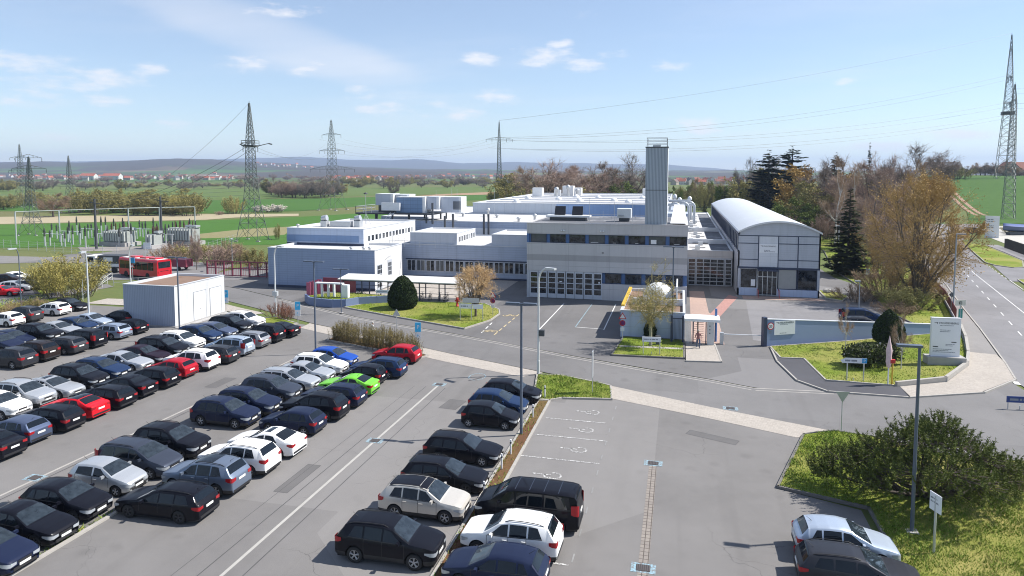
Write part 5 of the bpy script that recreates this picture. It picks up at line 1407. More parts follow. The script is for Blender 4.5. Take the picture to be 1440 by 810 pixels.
def text(s, size, loc, parent, mat=INK, name='lettering', rot=(PI / 2, 0, 0), align='LEFT', ext=.004, weight=0):
    cu = bpy.data.curves.new(name, 'FONT'); cu.body = s; cu.size = size; cu.align_x = align; cu.extrude = ext; cu.offset = weight
    cu.materials.append(mat); t_ = bpy.data.objects.new(name, cu); col.objects.link(t_)
    me = bpy.data.meshes.new_from_object(t_.evaluated_get(bpy.context.evaluated_depsgraph_get())); bpy.data.objects.remove(t_)
    o = bpy.data.objects.new(name, me); col.objects.link(o); o.location = loc; o.rotation_euler = rot; o.parent = parent
    return o
def logo(parent, x, y, z, s, rz=0.):
    """two slanted dark bars with a bite, left of the name"""
    m = MB(); c, sn = math.cos(rz), math.sin(rz)
    for pts in (((0, 1), (.9, 1), (.9, .35), (.65, .35), (.65, .75), (0, .75)), ((1.0, 1), (1.7, 1), (1.7, .0), (1.4, .0), (1.4, .55), (1.0, .8))):
        m.add([(p_[0] * s * .9, 0, p_[1] * s * .8) for p_ in pts], [tuple(range(len(pts)))])
    o = m.build('emblem', INK, parent, (x, y, z), rz); return o
def small_lines(parent, x, y, z, w_, n, s=.06, rz=0., gap=.13, seed=1):
    """rows of small print"""
    r_ = random.Random(seed); m = MB()
    for j in range(n):
        xx = 0; end = w_ * r_.uniform(.6, 1)
        while xx < end:
            l = r_.uniform(.05, .22) * s / .06; m.poly([(xx, 0, -j * gap), (min(end, xx + l), 0, -j * gap), (min(end, xx + l), 0, -j * gap + s), (xx, 0, -j * gap + s)]); xx += l + s * .5
    return m.build('small_print', plain('grey print', (.22, .24, .28), .6, var=0), parent, (x, y, z), rz)
sg = MB().box(10.46, 12.82, BYF - .09, BYF - .035, 5.9, 7.1).build('sign', LWHITE, bb)
logo(bb, 10.62, BYF - .094, 6.72, .19); text('FREUDENBERG', .245, (10.98, BYF - .094, 6.72), bb)
small_lines(bb, 11.1, BYF - .094, 6.2, 1.0, 1, .1, seed=4); small_lines(bb, 11.1, BYF - .094, 6.02, 1.6, 1, .08, seed=5)

# --- annex with planted roof and white dome in front of the fire station
ax = thing('annex', 'pale blue block with mossy flat roof and yellow edge in front of the fire station', 'building')
block(ax, 'wall', -5.75, .6, 70.1, 83.6, 0, 2.75, (C_LBU, C_LBW, C_LBU), .25, .2, ROOFM)
m = MB(); m.add([(-5.9, 71, 2.85), (-5.45, 71, 2.85), (-4.9, 84, 2.85), (-5.3, 84, 2.85)], [(0, 1, 2, 3)]); MB().box(-5.85, -5.5, 72, 83.5, 2.825, 3.0).build('yellow_edge', plain('yellow ochre edge', (.55, .36, .04), .7, var=.3), ax)
m = MB(); n = 14
for j in range(7):
    pass
prof = [(1.75 * math.cos(a), 1.75 * math.sin(a)) for a in [i * PI / 2 / 8 for i in range(8)]] + [(.05, 1.75)]
MB().lathe((-2.3, 79.5, 2.55), prof, 24).build('dome', plain('white dome shell', (.78, .80, .80), .3, var=.05), ax)
m = MB().box(-5.0, .4, 75.0, 75.25, 2.55, 3.2); m.build('roof_wall', SOFFIT, ax)
m = MB().box(-.3, -.15, 76, 82, 2.5, 4.4); m.build('roof_screen', LWHITE, ax)
m = MB(); rail(m, [(-5.75, 70.0, 0), (-7.0, 69.0, 0)], 1., .03, 0, 2); 
# --- blue grey shed
sh = thing('shed', 'blue grey metal shed with two white garage doors and gravel roof at the car park', 'shed')
SX0, SX1, SY0, SY1 = -59.6, -53.0, 63.0, 71.4
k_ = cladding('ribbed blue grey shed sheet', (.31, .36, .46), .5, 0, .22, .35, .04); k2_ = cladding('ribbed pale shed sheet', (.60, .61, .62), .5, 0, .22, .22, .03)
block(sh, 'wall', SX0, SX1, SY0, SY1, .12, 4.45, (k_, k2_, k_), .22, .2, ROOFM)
MB().box(SX0 - .15, SX1 + .15, SY0 - .15, SY1 + .15, .0, .118).build('plinth', CONC, sh)
for ya, yb in ((66.0, 68.0), (68.8, 70.7)):
    d = MB().box(SX1 - .02, SX1 + .03, ya, yb, .15, 3.3).build('garage_door', LWHITE, sh)
    MB().box(SX1 + .03, SX1 + .07, (ya + yb) / 2 - .05, (ya + yb) / 2 + .05, 1.3, 1.36).build('handle', DKST, d)
    m = MB().box(SX1 - .015, SX1 + .05, ya - .06, ya - .004, .15, 3.36); m.box(SX1 - .015, SX1 + .05, yb + .004, yb + .06, .15, 3.36); m.box(SX1 - .015, SX1 + .05, ya, yb, 3.304, 3.36); m.build('door_frame', GALV, sh)
struct(MB().box(SX1 + .2, SX1 + .9, SY0 - .4, SY1, -.02, .05).build('pavement', CONC))

# --- bicycle shelter
bs = thing('bicycle_shelter', 'long white roofed bicycle shelter on dark posts', 'shelter')
m = MB(); m.add([(-44.4, 83.3, 2.45), (-27.0, 83.3, 2.45), (-27.0, 86.4, 2.75), (-44.4, 86.4, 2.75), (-44.4, 83.3, 2.57), (-27.0, 83.3, 2.57), (-27.0, 86.4, 2.87), (-44.4, 86.4, 2.87)], [(0, 3, 2, 1), (4, 5, 6, 7), (0, 1, 5, 4), (1, 2, 6, 5), (2, 3, 7, 6), (3, 0, 4, 7)])
m.build('roof', plain('white shelter roof', (.60, .60, .59), .55, var=.12), bs)
for i in range(7):
    x = -43.8 + i * 2.72
    for y, h in ((83.7, 2.47), (86.0, 2.7)):
        MB().box(x - .06, x + .06, y - .06, y + .06, 0, h).build('post', FRAMED, bs)
m = MB()
for z in (.55, 1.35): m.box(-43.8, -27.5, 86.05, 86.1, z, z + .06)
m.box(-43.8, -27.5, 83.66, 83.72, 2.28, 2.42); m.build('rail', FRAMED, bs)
bk = thing('bicycle', 'dark bicycle', 'bicycle', (-37, 84.9, 0), 0, 'bicycles under the shelter')
bk['label'] = 'dark bicycle leaning under the white roofed shelter'
def wheel(m, c, r, mi=0, ax_='y', n=16, t=.025):
    pts = [(c[0] + r * math.cos(2 * PI * i / n), c[1], c[2] + r * math.sin(2 * PI * i / n)) for i in range(n + 1)]
    m.path(pts, t, 5, mi)
for cx in (-.52, .52): m = MB(); wheel(m, (cx, 0, .34), .33); m.tube((cx - .3, 0, .34), (cx + .3, 0, .34), .008, None, 4); m.tube((cx, 0, .04), (cx, 0, .64), .008, None, 4); m.build('wheel', TYRE, bk)
m = MB(); m.path([(-.52, 0, .34), (-.05, 0, .3), (-.2, 0, .78), (-.52, 0, .34)], .022, 5); m.path([(-.05, 0, .3), (.36, 0, .78), (-.18, 0, .74)], .022, 5); m.path([(.52, 0, .34), (.36, 0, .95)], .022, 5); m.build('frame', DKST, bk)
m = MB(); m.tube((.36, -.28, .98), (.36, .28, .98), .018, None, 5); m.build('handlebar', DKST, bk)
MB().cbox((-.24, 0, .82), .26, .14, .06).build('saddle', TRIM, bk)
for i, x in enumerate((-35.4, -34.2, -33.1, -31.9, -30.6, -29.7, -41.9)): dup(bk, (x, 84.9, 0), PI / 2 + rnd.uniform(-.2, .2))
bk.rotation_euler = (0, 0, PI / 2)

# --- curved blue retaining wall with white posts and maroon screen
rwall = thing('garden_wall', 'low curved blue wall round the raised grass beside the bicycle shelter', 'wall')
pts = [G(430, 424), G(436, 429), G(452, 431), G(468, 432.5), G(486, 432), G(504, 429), G(530, 427.5), G(556, 426)]
m = MB()
for a, b_ in zip(pts, pts[1:]):
    d = Vector((b_[0] - a[0], b_[1] - a[1])); m.cbox(((a[0] + b_[0]) / 2, (a[1] + b_[1]) / 2, 0), d.length + .1, .25, 1.0, 0, math.atan2(d.y, d.x))
m.build('wall', plain('blue render', (.15, .20, .33), .7, var=.12), rwall)
bed = pts + [(-33.6, 82), (-40.2, 83.2), (-44.3, 83.6)]
sheet('lawn', bed, .75, LAWN); grass([p_ for p_ in bed], 30, .14, .75)
ps = thing('pergola', 'white posts under a pale blue beam with a maroon screen', 'pergola')
m = MB()
for i, px in enumerate((444, 453, 462, 470)):
    x, y = G(px, 418, .7); MB().box(x - .12, x + .12, y - .12, y + .12, .7, 2.5).build('post', LWHITE, ps)
a, b_ = G(444, 418, .7), G(478, 420, .7)
MB().box(a[0], b_[0] + .3, a[1] - .1, a[1] + .5, 2.5, 2.65).build('beam', LWHITE, ps)
MB().box(a[0] - 1.3, b_[0], 83.75, 83.85, .7, 2.6).build('screen', MAROON, ps)
MB().box(b_[0], b_[0] + .9, a[1] + .2, a[1] + .8, .75, 2.4).build('cabinet', LWHITE, ps)
m = MB()
for i in range(5): m.box(a[0] - 1.9, a[0] - 1.3, 80.5 + i * .7, 80.56 + i * .7, .3, 2.4)
m.build('fence_panel', plain('pink red slats', (.42, .10, .17), .6), ps)

# --- turnstile gatehouse
gh = thing('gatehouse', 'turnstile cabin with flat white roof beside the annex', 'gatehouse')
MB().box(.55, 3.9, 68.3, 70.6, 2.35, 2.6).build('roof', LWHITE, gh)
MB().box(2.72, 3.35, 68.4, 69.4, .02, 2.35).build('pillar', plain('light grey pillar', (.55, .56, .56), .6, var=.1), gh)
m = MB()
for z in (1.2, 1.55, 1.9): m.box(2.9, 3.0, 68.38, 68.4, z, z + .1)
m.build('card_reader', DKST, gh)
m = MB()
for i in range(7): m.tube((.65 + i * .11, 68.6, .1), (.65 + i * .11, 68.6, 2.3), .018, None, 5)
m.build('bars', LWHITE, gh)
m = MB(); m.tube((1.85, 69.3, 0), (1.85, 69.3, 2.3), .06)
for j in range(9):
    for a in range(3): an = a * 2.09 + .4; m.tube((1.85, 69.3, .3 + j * .22), (1.85 + .6 * math.cos(an), 69.3 + .6 * math.sin(an), .3 + j * .22), .02, None, 5)
m.build('turnstile', DKST, gh)
m = MB(); m.box(1.35, 1.45, 68.5, 68.6, 0, 2.35); m.box(2.55, 2.65, 68.5, 68.6, 0, 2.35); m.build('door_post', FRAMED, gh)
MB().tube((3.6, 70.4, 0), (3.6, 70.4, 3.3), .12, .12, 8, 0).build('corner_post', FRAMEB, gh)
m = MB(); m.box(-.75, -.55, 68.8, 69.0, 0, 2.75); m.box(.35, .5, 68.8, 69.0, 0, 2.75); m.box(-.75, .5, 68.85, 68.95, 2.4, 2.5)
for i in range(8): m.tube((-.5 + i * .12, 68.9, .1), (-.5 + i * .12, 68.9, 2.4), .016, None, 4)
m.build('fence_panel', FRAMED, gh)
# barrier
br = thing('barrier', 'white barrier arm across the works entrance', 'barrier')
MB().box(3.95, 4.3, 69.3, 69.75, 0, 1.15).build('post', GALV, br)
MB().tube((4.1, 69.5, 1.0), (8.1, 69.8, 1.0), .05, .04, 6).build('arm', LWHITE, br)

# --- blue wall with sign at the entrance
ew = thing('entrance_wall', 'tapering blue wall with name panel and speed sign at the works entrance', 'wall')
A_, B_ = Vector((8.2, 69.6)), Vector((25.9, 78.9)); d = (B_ - A_).normalized(); nn = Vector((d.y, -d.x))
wz = lambda t: 2.62 * (1 - t) + 1.15 * t
m = MB()
n = 20
f0 = [A_ + (B_ - A_) * (i / n) for i in range(n + 1)]
top = [(2.62 * (1 - i / n) + 1.05 * (i / n)) for i in range(n + 1)]
for i in range(n):
    a, b_ = f0[i], f0[i + 1]; o = nn * -.25
    m.add([(a.x, a.y, 0), (b_.x, b_.y, 0), (b_.x, b_.y, top[i + 1]), (a.x, a.y, top[i]), (a.x + o.x, a.y + o.y, 0), (b_.x + o.x, b_.y + o.y, 0), (b_.x + o.x, b_.y + o.y, top[i + 1]), (a.x + o.x, a.y + o.y, top[i])], [(0, 1, 2, 3), (5, 4, 7, 6), (3, 2, 6, 7)])
m.build('wall', plain('blue grey render', (.24, .31, .47), .7, var=.06, scale=.6), ew)
m = MB()
for i in range(n):
    a, b_ = f0[i] + nn * .04, f0[i + 1] + nn * .04; o = nn * -.33
    m.add([(a.x, a.y, top[i] + .003), (b_.x, b_.y, top[i + 1] + .003), (b_.x + o.x, b_.y + o.y, top[i + 1] + .003), (a.x + o.x, a.y + o.y, top[i] + .003), (a.x, a.y, top[i] + .06), (b_.x, b_.y, top[i + 1] + .06), (b_.x + o.x, b_.y + o.y, top[i + 1] + .06), (a.x + o.x, a.y + o.y, top[i] + .06)], [(4, 5, 6, 7), (0, 1, 5, 4)])
m.build('coping', SOFFIT, ew)
rz = math.atan2(d.y, d.x)
MB().cbox((A_.x - .15, A_.y, 0), .35, .45, 2.85, 0, rz).build('end_post', FRAMED, ew)
c = A_ + d * 2.05 + nn * .03
MB().cbox((c.x, c.y, 1.05), 2.3, .05, 1.35, 0, rz).build('name_panel', LWHITE, ew)
q = A_ + d * 1.0 + nn * .058
logo(ew, q.x + d.x * .1, q.y + d.y * .1, 2.15, .17, rz); q2 = q + d * .45
text('FREUDENBERG', .235, (q2.x, q2.y, 2.15), ew, INK, 'lettering', (PI / 2, 0, rz))
q2 = q + d * .5; small_lines(ew, q2.x, q2.y, 2.02, 1.3, 1, .05, rz, .1, 3); small_lines(ew, q2.x, q2.y, 1.18, .8, 1, .06, rz, .1, 6)
def roundsign(parent, x, y, z, r, rz, s=None, red=True):
    m = MB(); n = 20
    def ring_(r0, r1, yy, mi): 
        v = [(ra * math.cos(2 * PI * i / n), yy, ra * math.sin(2 * PI * i / n)) for ra in (r0, r1) for i in range(n)]
        m.add(v, [(i, (i + 1) % n, n + (i + 1) % n, n + i)[::1] for i in range(n)], mi)
    ring_(.001, r * .78, -.012, 0); ring_(r * .74, r, -.010, 1); ring_(.001, r, .012, 2)
    o = m.build('speed_sign', [LWHITE, plain('sign red', (.50, .02, .03), .5, var=.05), GALV], parent, (x, y, z), rz)
    if s: text(s, r * 1.0, (x - 0, y - .02, z - r * .35), parent, INK, 'numerals', (PI / 2, 0, rz), 'CENTER')
    return o
q = A_ + d * .5 + nn * .04; roundsign(ew, q.x, q.y, 1.95, .36, rz, '20')
q = A_ + d * .35 + nn * .03; small_lines(ew, q.x, q.y, 1.4, .4, 3, .05, rz, .1, 9)
# --- sign tower
st_ = thing('sign_tower', 'tall white name sign on a concrete plinth in the corner lawn', 'sign', (22.55, 66.4, 0), .06)
MB().box(-1.5, 1.55, -.55, .6, .1, .8).build('plinth', CONC, st_)
MB().box(-1.15, 1.15, -.16, .16, .8, 4.15).build('panel', LWHITE, st_)
MB().box(-1.18, 1.18, -.19, .19, 4.15, 4.2).build('cap', SOFFIT, st_)
logo(st_, -.95, -.166, 3.66, .17); text('FREUDENBERG', .232, (-.58, -.166, 3.66), st_)
small_lines(st_, -.5, -.166, 3.5, 1.1, 1, .05, seed=2); small_lines(st_, -.5, -.166, 3.1, 1.2, 2, .06, 0, .14, 8)
m = MB().box(.45, .85, -.168, -.162, 2.05, 2.12); m.build('arrow_print', INK, st_); small_lines(st_, 0, -.166, 1.85, .9, 2, .05, 0, .12, 10)
MB().box(-1.0, -.6, -.168, -.162, 1.62, 1.70).build('arrow_print', INK, st_); small_lines(st_, -1.0, -.166, 1.42, 1.9, 3, .055, 0, .13, 12)

# --- maroon fence along the main road and gate at the bus stop
fn = thing('road_fence', 'maroon slatted fence beside the main road footpath', 'fence')
pts = FENCE[3:]
m = MB(); p2 = MB()
for a, b_ in zip(pts, pts[1:]):
    L_ = math.dist(a, b_); n = int(L_ / .16)
    for i in range(n):
        t = i / n; x, y = a[0] + (b_[0] - a[0]) * t, a[1] + (b_[1] - a[1]) * t
        m.cbox((x, y, .35), .11, .03, 1.1, 0, math.atan2(b_[1] - a[1], b_[0] - a[0]))
    p2.tube((a[0], a[1], .45), (b_[0], b_[1], .45), .04, None, 4); p2.tube((a[0], a[1], 1.3), (b_[0], b_[1], 1.3), .04, None, 4)
    w_ = MB(); w_.tube((a[0], a[1], .12), (b_[0], b_[1], .12), .22, None, 4); w_.build('plinth', CONC, fn)
m.build('slats', MAROON, fn); p2.build('rail', MAROON, fn)
gt = thing('sliding_gate', 'dark red sliding steel gate left of the blue metal hall', 'gate')
m = MB(); x0, x1, y = -74.5, -60.5, 96.2
for x in [x0 + i * 1.55 for i in range(10)]: m.box(x - .09, x + .09, y - .09, y + .09, .1, 2.5)
for z in (.15, 1.3, 2.4): m.box(x0, x1, y - .06, y + .06, z, z + .14)
m.build('frame', MAROON, gt)
m = MB()
for i in range(44): m.box(x0 + .2 + i * .31, x0 + .23 + i * .31, y - .02, y + .02, .3, 2.4)
m.build('bars', plain('red bars', (.26, .06, .08), .6), gt)
# ------------------------------------------------------------------ plants
def leafmat(name, a, b, rough=.85, scale=1.5, trans=0.):
    if name in MATS: return MATS[name]
    k = NB(name); oi = k.n('ShaderNodeObjectInfo')
    f = k.noise(k.obj(), scale, 3, .6)
    c = k.mix(f, a, b)
    h = k.n('ShaderNodeHueSaturation'); k.L.new(c, h.inputs['Color'])
    k.L.new(k.ramp(oi.outputs['Random'], 0, 1, .8, 1.2), h.inputs['Value'])
    MATS[name] = k.done(h.outputs[0], rough, spec=.15)
    return MATS[name]
BARK = plain('grey brown bark', (.13, .105, .085), .9, var=.3)
BARKD = plain('dark bark', (.07, .055, .045), .9, var=.3)
BIRCH = plain('white birch bark', (.55, .53, .50), .8, var=.3)
TW_PURPLE = leafmat('purple brown twigs', (.24, .165, .13), (.39, .29, .235))
TW_BROWN = leafmat('brown twigs', (.25, .175, .115), (.39, .285, .19))
TW_GREY = leafmat('grey twigs', (.16, .135, .115), (.27, .23, .20))
TW_ORANGE = leafmat('orange yellow buds', (.30, .18, .06), (.46, .31, .09))
TW_OLIVE = leafmat('olive spring leaf', (.25, .225, .085), (.38, .335, .13))
TW_YELLOW = leafmat('yellow green willow leaf', (.25, .215, .065), (.37, .32, .10))
TW_GREEN = leafmat('fresh green leaf', (.085, .13, .025), (.18, .22, .05))
NEEDLE = leafmat('dark fir needles', (.012, .028, .018), (.035, .060, .035))
NEEDLE2 = leafmat('olive pine needles', (.020, .036, .012), (.075, .085, .026))
YEW = leafmat('yew leaf', (.014, .030, .010), (.042, .065, .018))
LEAFD = leafmat('dark evergreen leaf', (.030, .045, .014), (.10, .12, .04))
BLOSSOM = leafmat('white blossom', (.55, .50, .44), (.74, .70, .62))
def rv(r_): 
    while True:
        v = Vector((r_.uniform(-1, 1), r_.uniform(-1, 1), r_.uniform(-1, 1)))
        if .05 < v.length < 1: return v.normalized()
def twig(m, p, d, l, w, r_, mi=0):
    s = d.cross(rv(r_)); 
    if s.length < 1e-3: return
    s = s.normalized() * w
    m.add([tuple(p - s), tuple(p + s), tuple(p + d * l)], [(0, 1, 2)], mi)
def leaf(m, p, s, r_, mi=0):
    a = rv(r_) * s; b = rv(r_); b = (b - a.normalized() * b.dot(a.normalized())); b = b.normalized() * s * .7 if b.length > 1e-3 else Vector((s, 0, 0))
    m.add([tuple(p - a), tuple(p - b * .6), tuple(p + a), tuple(p + b)], [(0, 1, 2, 3)], mi)
def ray_ell(p, d, c, r):
    q = Vector(((p.x - c.x) / r.x, (p.y - c.y) / r.y, (p.z - c.z) / r.z)); e = Vector((d.x / r.x, d.y / r.y, d.z / r.z))
    A = e.dot(e); B = q.dot(e); C_ = q.dot(q) - 1; D = B * B - A * C_
    return (-B + math.sqrt(max(D, 0))) / A if D > 0 else .5
def make_tree(name, seed, H=10., crown=(4., 4., 4.2), cz=5.8, fork=2.4, n1=8, n2=7, n3=5, nt=7, tl=.8, tw=.022, mats=(BARK, TW_BROWN), tr=.26, up=.25, leaves=0, ls=.12, vase=False, lean=0.):
    r_ = random.Random(seed); tm, cm = MB(), MB(); c = Vector((0, 0, cz)); rad = Vector(crown)
    def curve(p, d, l, ra, rb, sides, seg, mb, bend):
        pts = [p.copy()]; dd = d.copy()
        for i in range(seg):
            dd = (dd + rv(r_) * bend + Vector((0, 0, up * .18))).normalized(); pts.append(pts[-1] + dd * (l / seg))
        for i in range(seg):
            mb.tube(pts[i], pts[i + 1], ra + (rb - ra) * i / seg, ra + (rb - ra) * (i + 1) / seg, sides, 0, False)
        return pts, dd
    stems = []
    if vase:
        for i in range(n1):
            a = 2 * PI * i / n1 + r_.uniform(-.4, .4); e = r_.uniform(.05, .75)
            d = Vector((math.cos(a) * e, math.sin(a) * e, 1)).normalized(); p = Vector((math.cos(a) * .18, math.sin(a) * .18, 0 if fork < .2 else fork))
            stems.append((p, d))
        if fork >= .2: tm.tube((0, 0, -.2), (0, 0, fork + .05), tr, tr * .85, 8, 0, False)
    else:
        tp, _ = curve(Vector((0, 0, -.3)), Vector((lean, 0, 1)).normalized(), fork + .3, tr, tr * .8, 8, 3, tm, .05)
        top = tp[-1]
        # leader
        stems.append((top, Vector((r_.uniform(-.1, .1), r_.uniform(-.1, .1), 1)).normalized()))
        for i in range(n1 - 1):
            a = 2 * PI * i / (n1 - 1) + r_.uniform(-.5, .5); e = r_.uniform(.45, 1.5)
            stems.append((tp[-1] - Vector((0, 0, r_.uniform(0, .3) * fork * .5)), Vector((math.cos(a) * e, math.sin(a) * e, 1)).normalized()))
    for p, d in stems:
        l = ray_ell(p, d, c, rad) * r_.uniform(.72, .98); l = max(.8, min(l, H))
        pts, dd = curve(p, d, l, tr * .5, tr * .07, 5, 6, tm, .12)
        for j in range(n2):
            t = r_.uniform(.25, .98); k_ = t * 6; i = min(5, int(k_)); q = pts[i].lerp(pts[i + 1], k_ - i)
            out_ = (q - c); out_ = out_.normalized() if out_.length > .1 else Vector((0, 0, 1))
            d2 = (d * .5 + out_ * .6 + rv(r_) * .75 + Vector((0, 0, up))).normalized()
            l2 = min(ray_ell(q, d2, c, rad) * r_.uniform(.6, 1.02), l * .62) if True else 1
            if l2 < .3: continue
            pt2, dd2 = curve(q, d2, l2, tr * .16 * (1.2 - t * .6), tr * .03, 4, 3, tm, .16)
            for k2 in range(n3):
                t2 = r_.uniform(.2, 1.); kk = t2 * 3; i2 = min(2, int(kk)); q2 = pt2[i2].lerp(pt2[i2 + 1], kk - i2)
                d3 = (d2 * .6 + rv(r_) * .8 + out_ * .3 + Vector((0, 0, up))).normalized(); l3 = max(.3, l2 * r_.uniform(.3, .55))
                e3 = q2 + d3 * l3
                cm.tube(q2, e3, tw * 1.3, tw * .5, 3, 0, False, False)
                for t3 in range(nt):
                    q3 = q2.lerp(e3, r_.uniform(.1, 1)); d4 = (d3 * .55 + rv(r_) * .8 + Vector((0, 0, up * .8))).normalized(); ll = tl * r_.uniform(.5, 1.25)
                    twig(cm, q3, d4, ll, tw * .6, r_, 0)
                    for _ in range(leaves): leaf(cm, q3 + d4 * ll * r_.uniform(.3, 1.05) + rv(r_) * .06, ls * r_.uniform(.6, 1.3), r_, 0)
    root = thing(name, 'tree', 'tree')
    tm.build('trunk', mats[0], root); cm.build('crown', mats[1], root)
    return root
def make_conifer(name, seed, H=10., R=2.6, mats=(BARKD, NEEDLE), base=.6, droop=.25, whorls=22, nb=8, sp=22, irregular=.25, shape=1.0, tr=.2):
    r_ = random.Random(seed); tm, cm = MB(), MB()
    tm.tube((0, 0, -.3), (0, 0, H * .97), tr, .03, 7, 0, False)
    for w_ in range(whorls):
        t = w_ / (whorls - 1); z = base + (H - base - .2) * t ** .95
        for b in range(nb):
            if r_.random() < irregular * .5: continue
            a = 2 * PI * (b + (w_ % 2) * .5) / nb + r_.uniform(-.3, .3)
            l = R * ((1 - t) ** shape) * r_.uniform(1 - irregular * 1.4, 1.08) + .15
            zz = z + r_.uniform(-1, 1) * H / 26
            d = Vector((math.cos(a), math.sin(a), .18 - droop)); p = Vector((0, 0, zz)); e = p + d * l; e.z += l * .06
            tm.tube(p, e, .035, .01, 3, 0, False, False)
            ns = max(4, int(sp * l / R))
            for i in range(ns):
                u = r_.uniform(.12, 1.03); q = p.lerp(e, u)
                sd = Vector((-math.sin(a), math.cos(a), 0)) * r_.choice((-1, 1))
                d2 = (d * .6 + sd * r_.uniform(.2, 1.0) + Vector((0, 0, r_.uniform(-.35, .25)))).normalized()
                ll = (.2 + .26 * l * (1.1 - u)) * r_.uniform(.7, 1.3)
                n_ = Vector((0, 0, 1)).cross(d2); n_ = n_.normalized() * ll * .36 if n_.length > .01 else Vector((ll * .3, 0, 0))
                n_.z += r_.uniform(-.12, .12) * ll
                cm.add([tuple(q), tuple(q + d2 * ll * .55 + n_), tuple(q + d2 * ll), tuple(q + d2 * ll * .5 - n_)], [(0, 1, 2, 3)])
    root = thing(name, 'tree', 'tree'); tm.build('trunk', mats[0], root); cm.build('crown', mats[1], root)
    return root
def make_bush(name, seed, size=(2., 2., 1.8), n=1500, tl=.5, tw=.012, mat=TW_BROWN, leaves=1, ls=.06, stems=30, upright=.6, cat='shrub', stemmat=BARKD):
    """many thin stems rising from the ground with side twigs"""
    r_ = random.Random(seed); tm, cm = MB(), MB()
    for i in range(stems):
        a = r_.uniform(0, 6.283); rr = math.sqrt(r_.random()); p = Vector((math.cos(a) * rr * size[0] * .45, math.sin(a) * rr * size[1] * .45, -.05))
        out_ = Vector((math.cos(a) * rr * size[0] * .5, math.sin(a) * rr * size[1] * .5, 0)) * r_.uniform(.3, 1.1)
        hh = size[2] * math.sqrt(max(.1, 1 - (rr * .8) ** 2)) * r_.uniform(.7, 1.06)
        e = p + out_ + Vector((0, 0, hh)); mid = p.lerp(e, .5) + rv(r_) * .08 * size[2] + Vector((0, 0, .08 * hh))
        tm.tube(p, mid, .022, .014, 3, 0, False, False); tm.tube(mid, e, .014, .006, 3, 0, False, False)
        for j in range(n // stems):
            u = r_.uniform(.15, 1); q = p.lerp(mid, u * 2) if u < .5 else mid.lerp(e, u * 2 - 1)
            d = (rv(r_) * .8 + Vector((0, 0, upright)) + (e - p).normalized() * .5).normalized(); ll = tl * r_.uniform(.4, 1.2)
            twig(cm, q, d, ll, tw, r_)
            for _ in range(leaves): leaf(cm, q + d * ll * r_.uniform(.3, 1.1), ls * r_.uniform(.6, 1.3), r_)
    root = thing(name, 'shrub', cat); tm.build('stems', stemmat, root); cm.build('twigs', mat, root)
    return root
def make_topiary(name, seed, prof, mat=YEW, n=7000, ls=.07, cat='shrub'):
    """clipped evergreen: leaves over a shaped body"""
    r_ = random.Random(seed); b, cm = MB(), MB()
    b.lathe((0, 0, 0), [(max(.02, r * .9), z) for r, z in prof], 14, 0)
    H = prof[-1][1]
    tab = [(z, r) for r, z in prof]
    cnt = 0
    while cnt < n:
        z = r_.uniform(0, H); r = lerpt(tab, z)
        if r_.random() > r / max(q[0] for q in prof) + .1: continue
        a = r_.uniform(0, 6.283); bump = 1 + .06 * noise.noise(Vector((a * 1.7, z * 2.2, seed))) + r_.uniform(-.1, .05)
        leaf(cm, Vector((math.cos(a) * r * bump, math.sin(a) * r * bump, z * (1 + r_.uniform(-.01, .02)))), ls * r_.uniform(.6, 1.4), r_); cnt += 1
    root = thing(name, 'shrub', cat); b.build('core', plain('inner yew twigs', (.012, .018, .008), .95), root); cm.build('foliage', mat, root)
    return root
def put(proto, first, loc, rz, sc, label, group=None):
    if first.get(proto.name) is None:
        first[proto.name] = 1; proto.location = loc; proto.rotation_euler = (0, 0, rz); proto.scale = sc; o = proto
        if proto.name not in KIDS: KIDS[proto.name] = [(c, list(c.children)) for c in proto.children]
    else: o = dup(proto, loc, rz, None, None, sc)
    o['label'] = label
    if group: o['group'] = group
    elif 'group' in o: del o['group']
    return o
FIRST = {}
rnd = random.Random(11)
BARE = [make_tree('bare_tree', 20 + i, mats=(BARK, (TW_PURPLE, TW_GREY, TW_BROWN)[i % 3]), n1=12, n2=11, n3=8, nt=12, tl=.85, tw=.02, fork=2.0 + .3 * i, crown=(4.0, 4.0, 4.3), cz=5.6, up=.12) for i in range(3)]
LEAFY = [make_tree('budding_tree', 40 + i, mats=(BARK, (TW_OLIVE, TW_ORANGE, TW_GREEN)[i]), n1=12, n2=10, n3=7, nt=7, tl=.65, tw=.018, fork=1.4, crown=(4.1, 4.1, 4.4), cz=5.4, leaves=3, ls=.15, up=.12) for i in range(3)]
PURPLE = make_tree('bare_tree', 55, mats=(BARK, TW_PURPLE), n1=14, n2=12, n3=8, nt=12, tl=.8, tw=.022, fork=1.0, crown=(4.2, 4.2, 4.7), cz=5.2, up=.1)
BIRCHT = make_tree('birch_tree', 61, mats=(BIRCH, TW_BROWN), n1=6, n2=11, n3=7, nt=9, tl=.8, tw=.016, fork=3.4, crown=(2.6, 2.6, 4.9), cz=5.6, tr=.17, up=.5)
FIR = make_conifer('fir_tree', 70, H=10, R=2.7, base=.9, whorls=26, nb=10, sp=44, droop=.2, irregular=.25)
CEDAR = make_conifer('pine_tree', 71, H=10, R=3.4, base=1.2, whorls=16, nb=9, sp=110, droop=.1, irregular=.4, shape=.6)
SPRUCE = make_conifer('fir_tree', 72, H=10, R=2.9, mats=(BARKD, NEEDLE2), base=.4, whorls=28, nb=10, sp=46, droop=.28, irregular=.3)
SHRUB_B = make_bush('bare_shrub', 80, (3, 3, 2.6), 2600, .6, .012, TW_BROWN, 1, .05, 46)
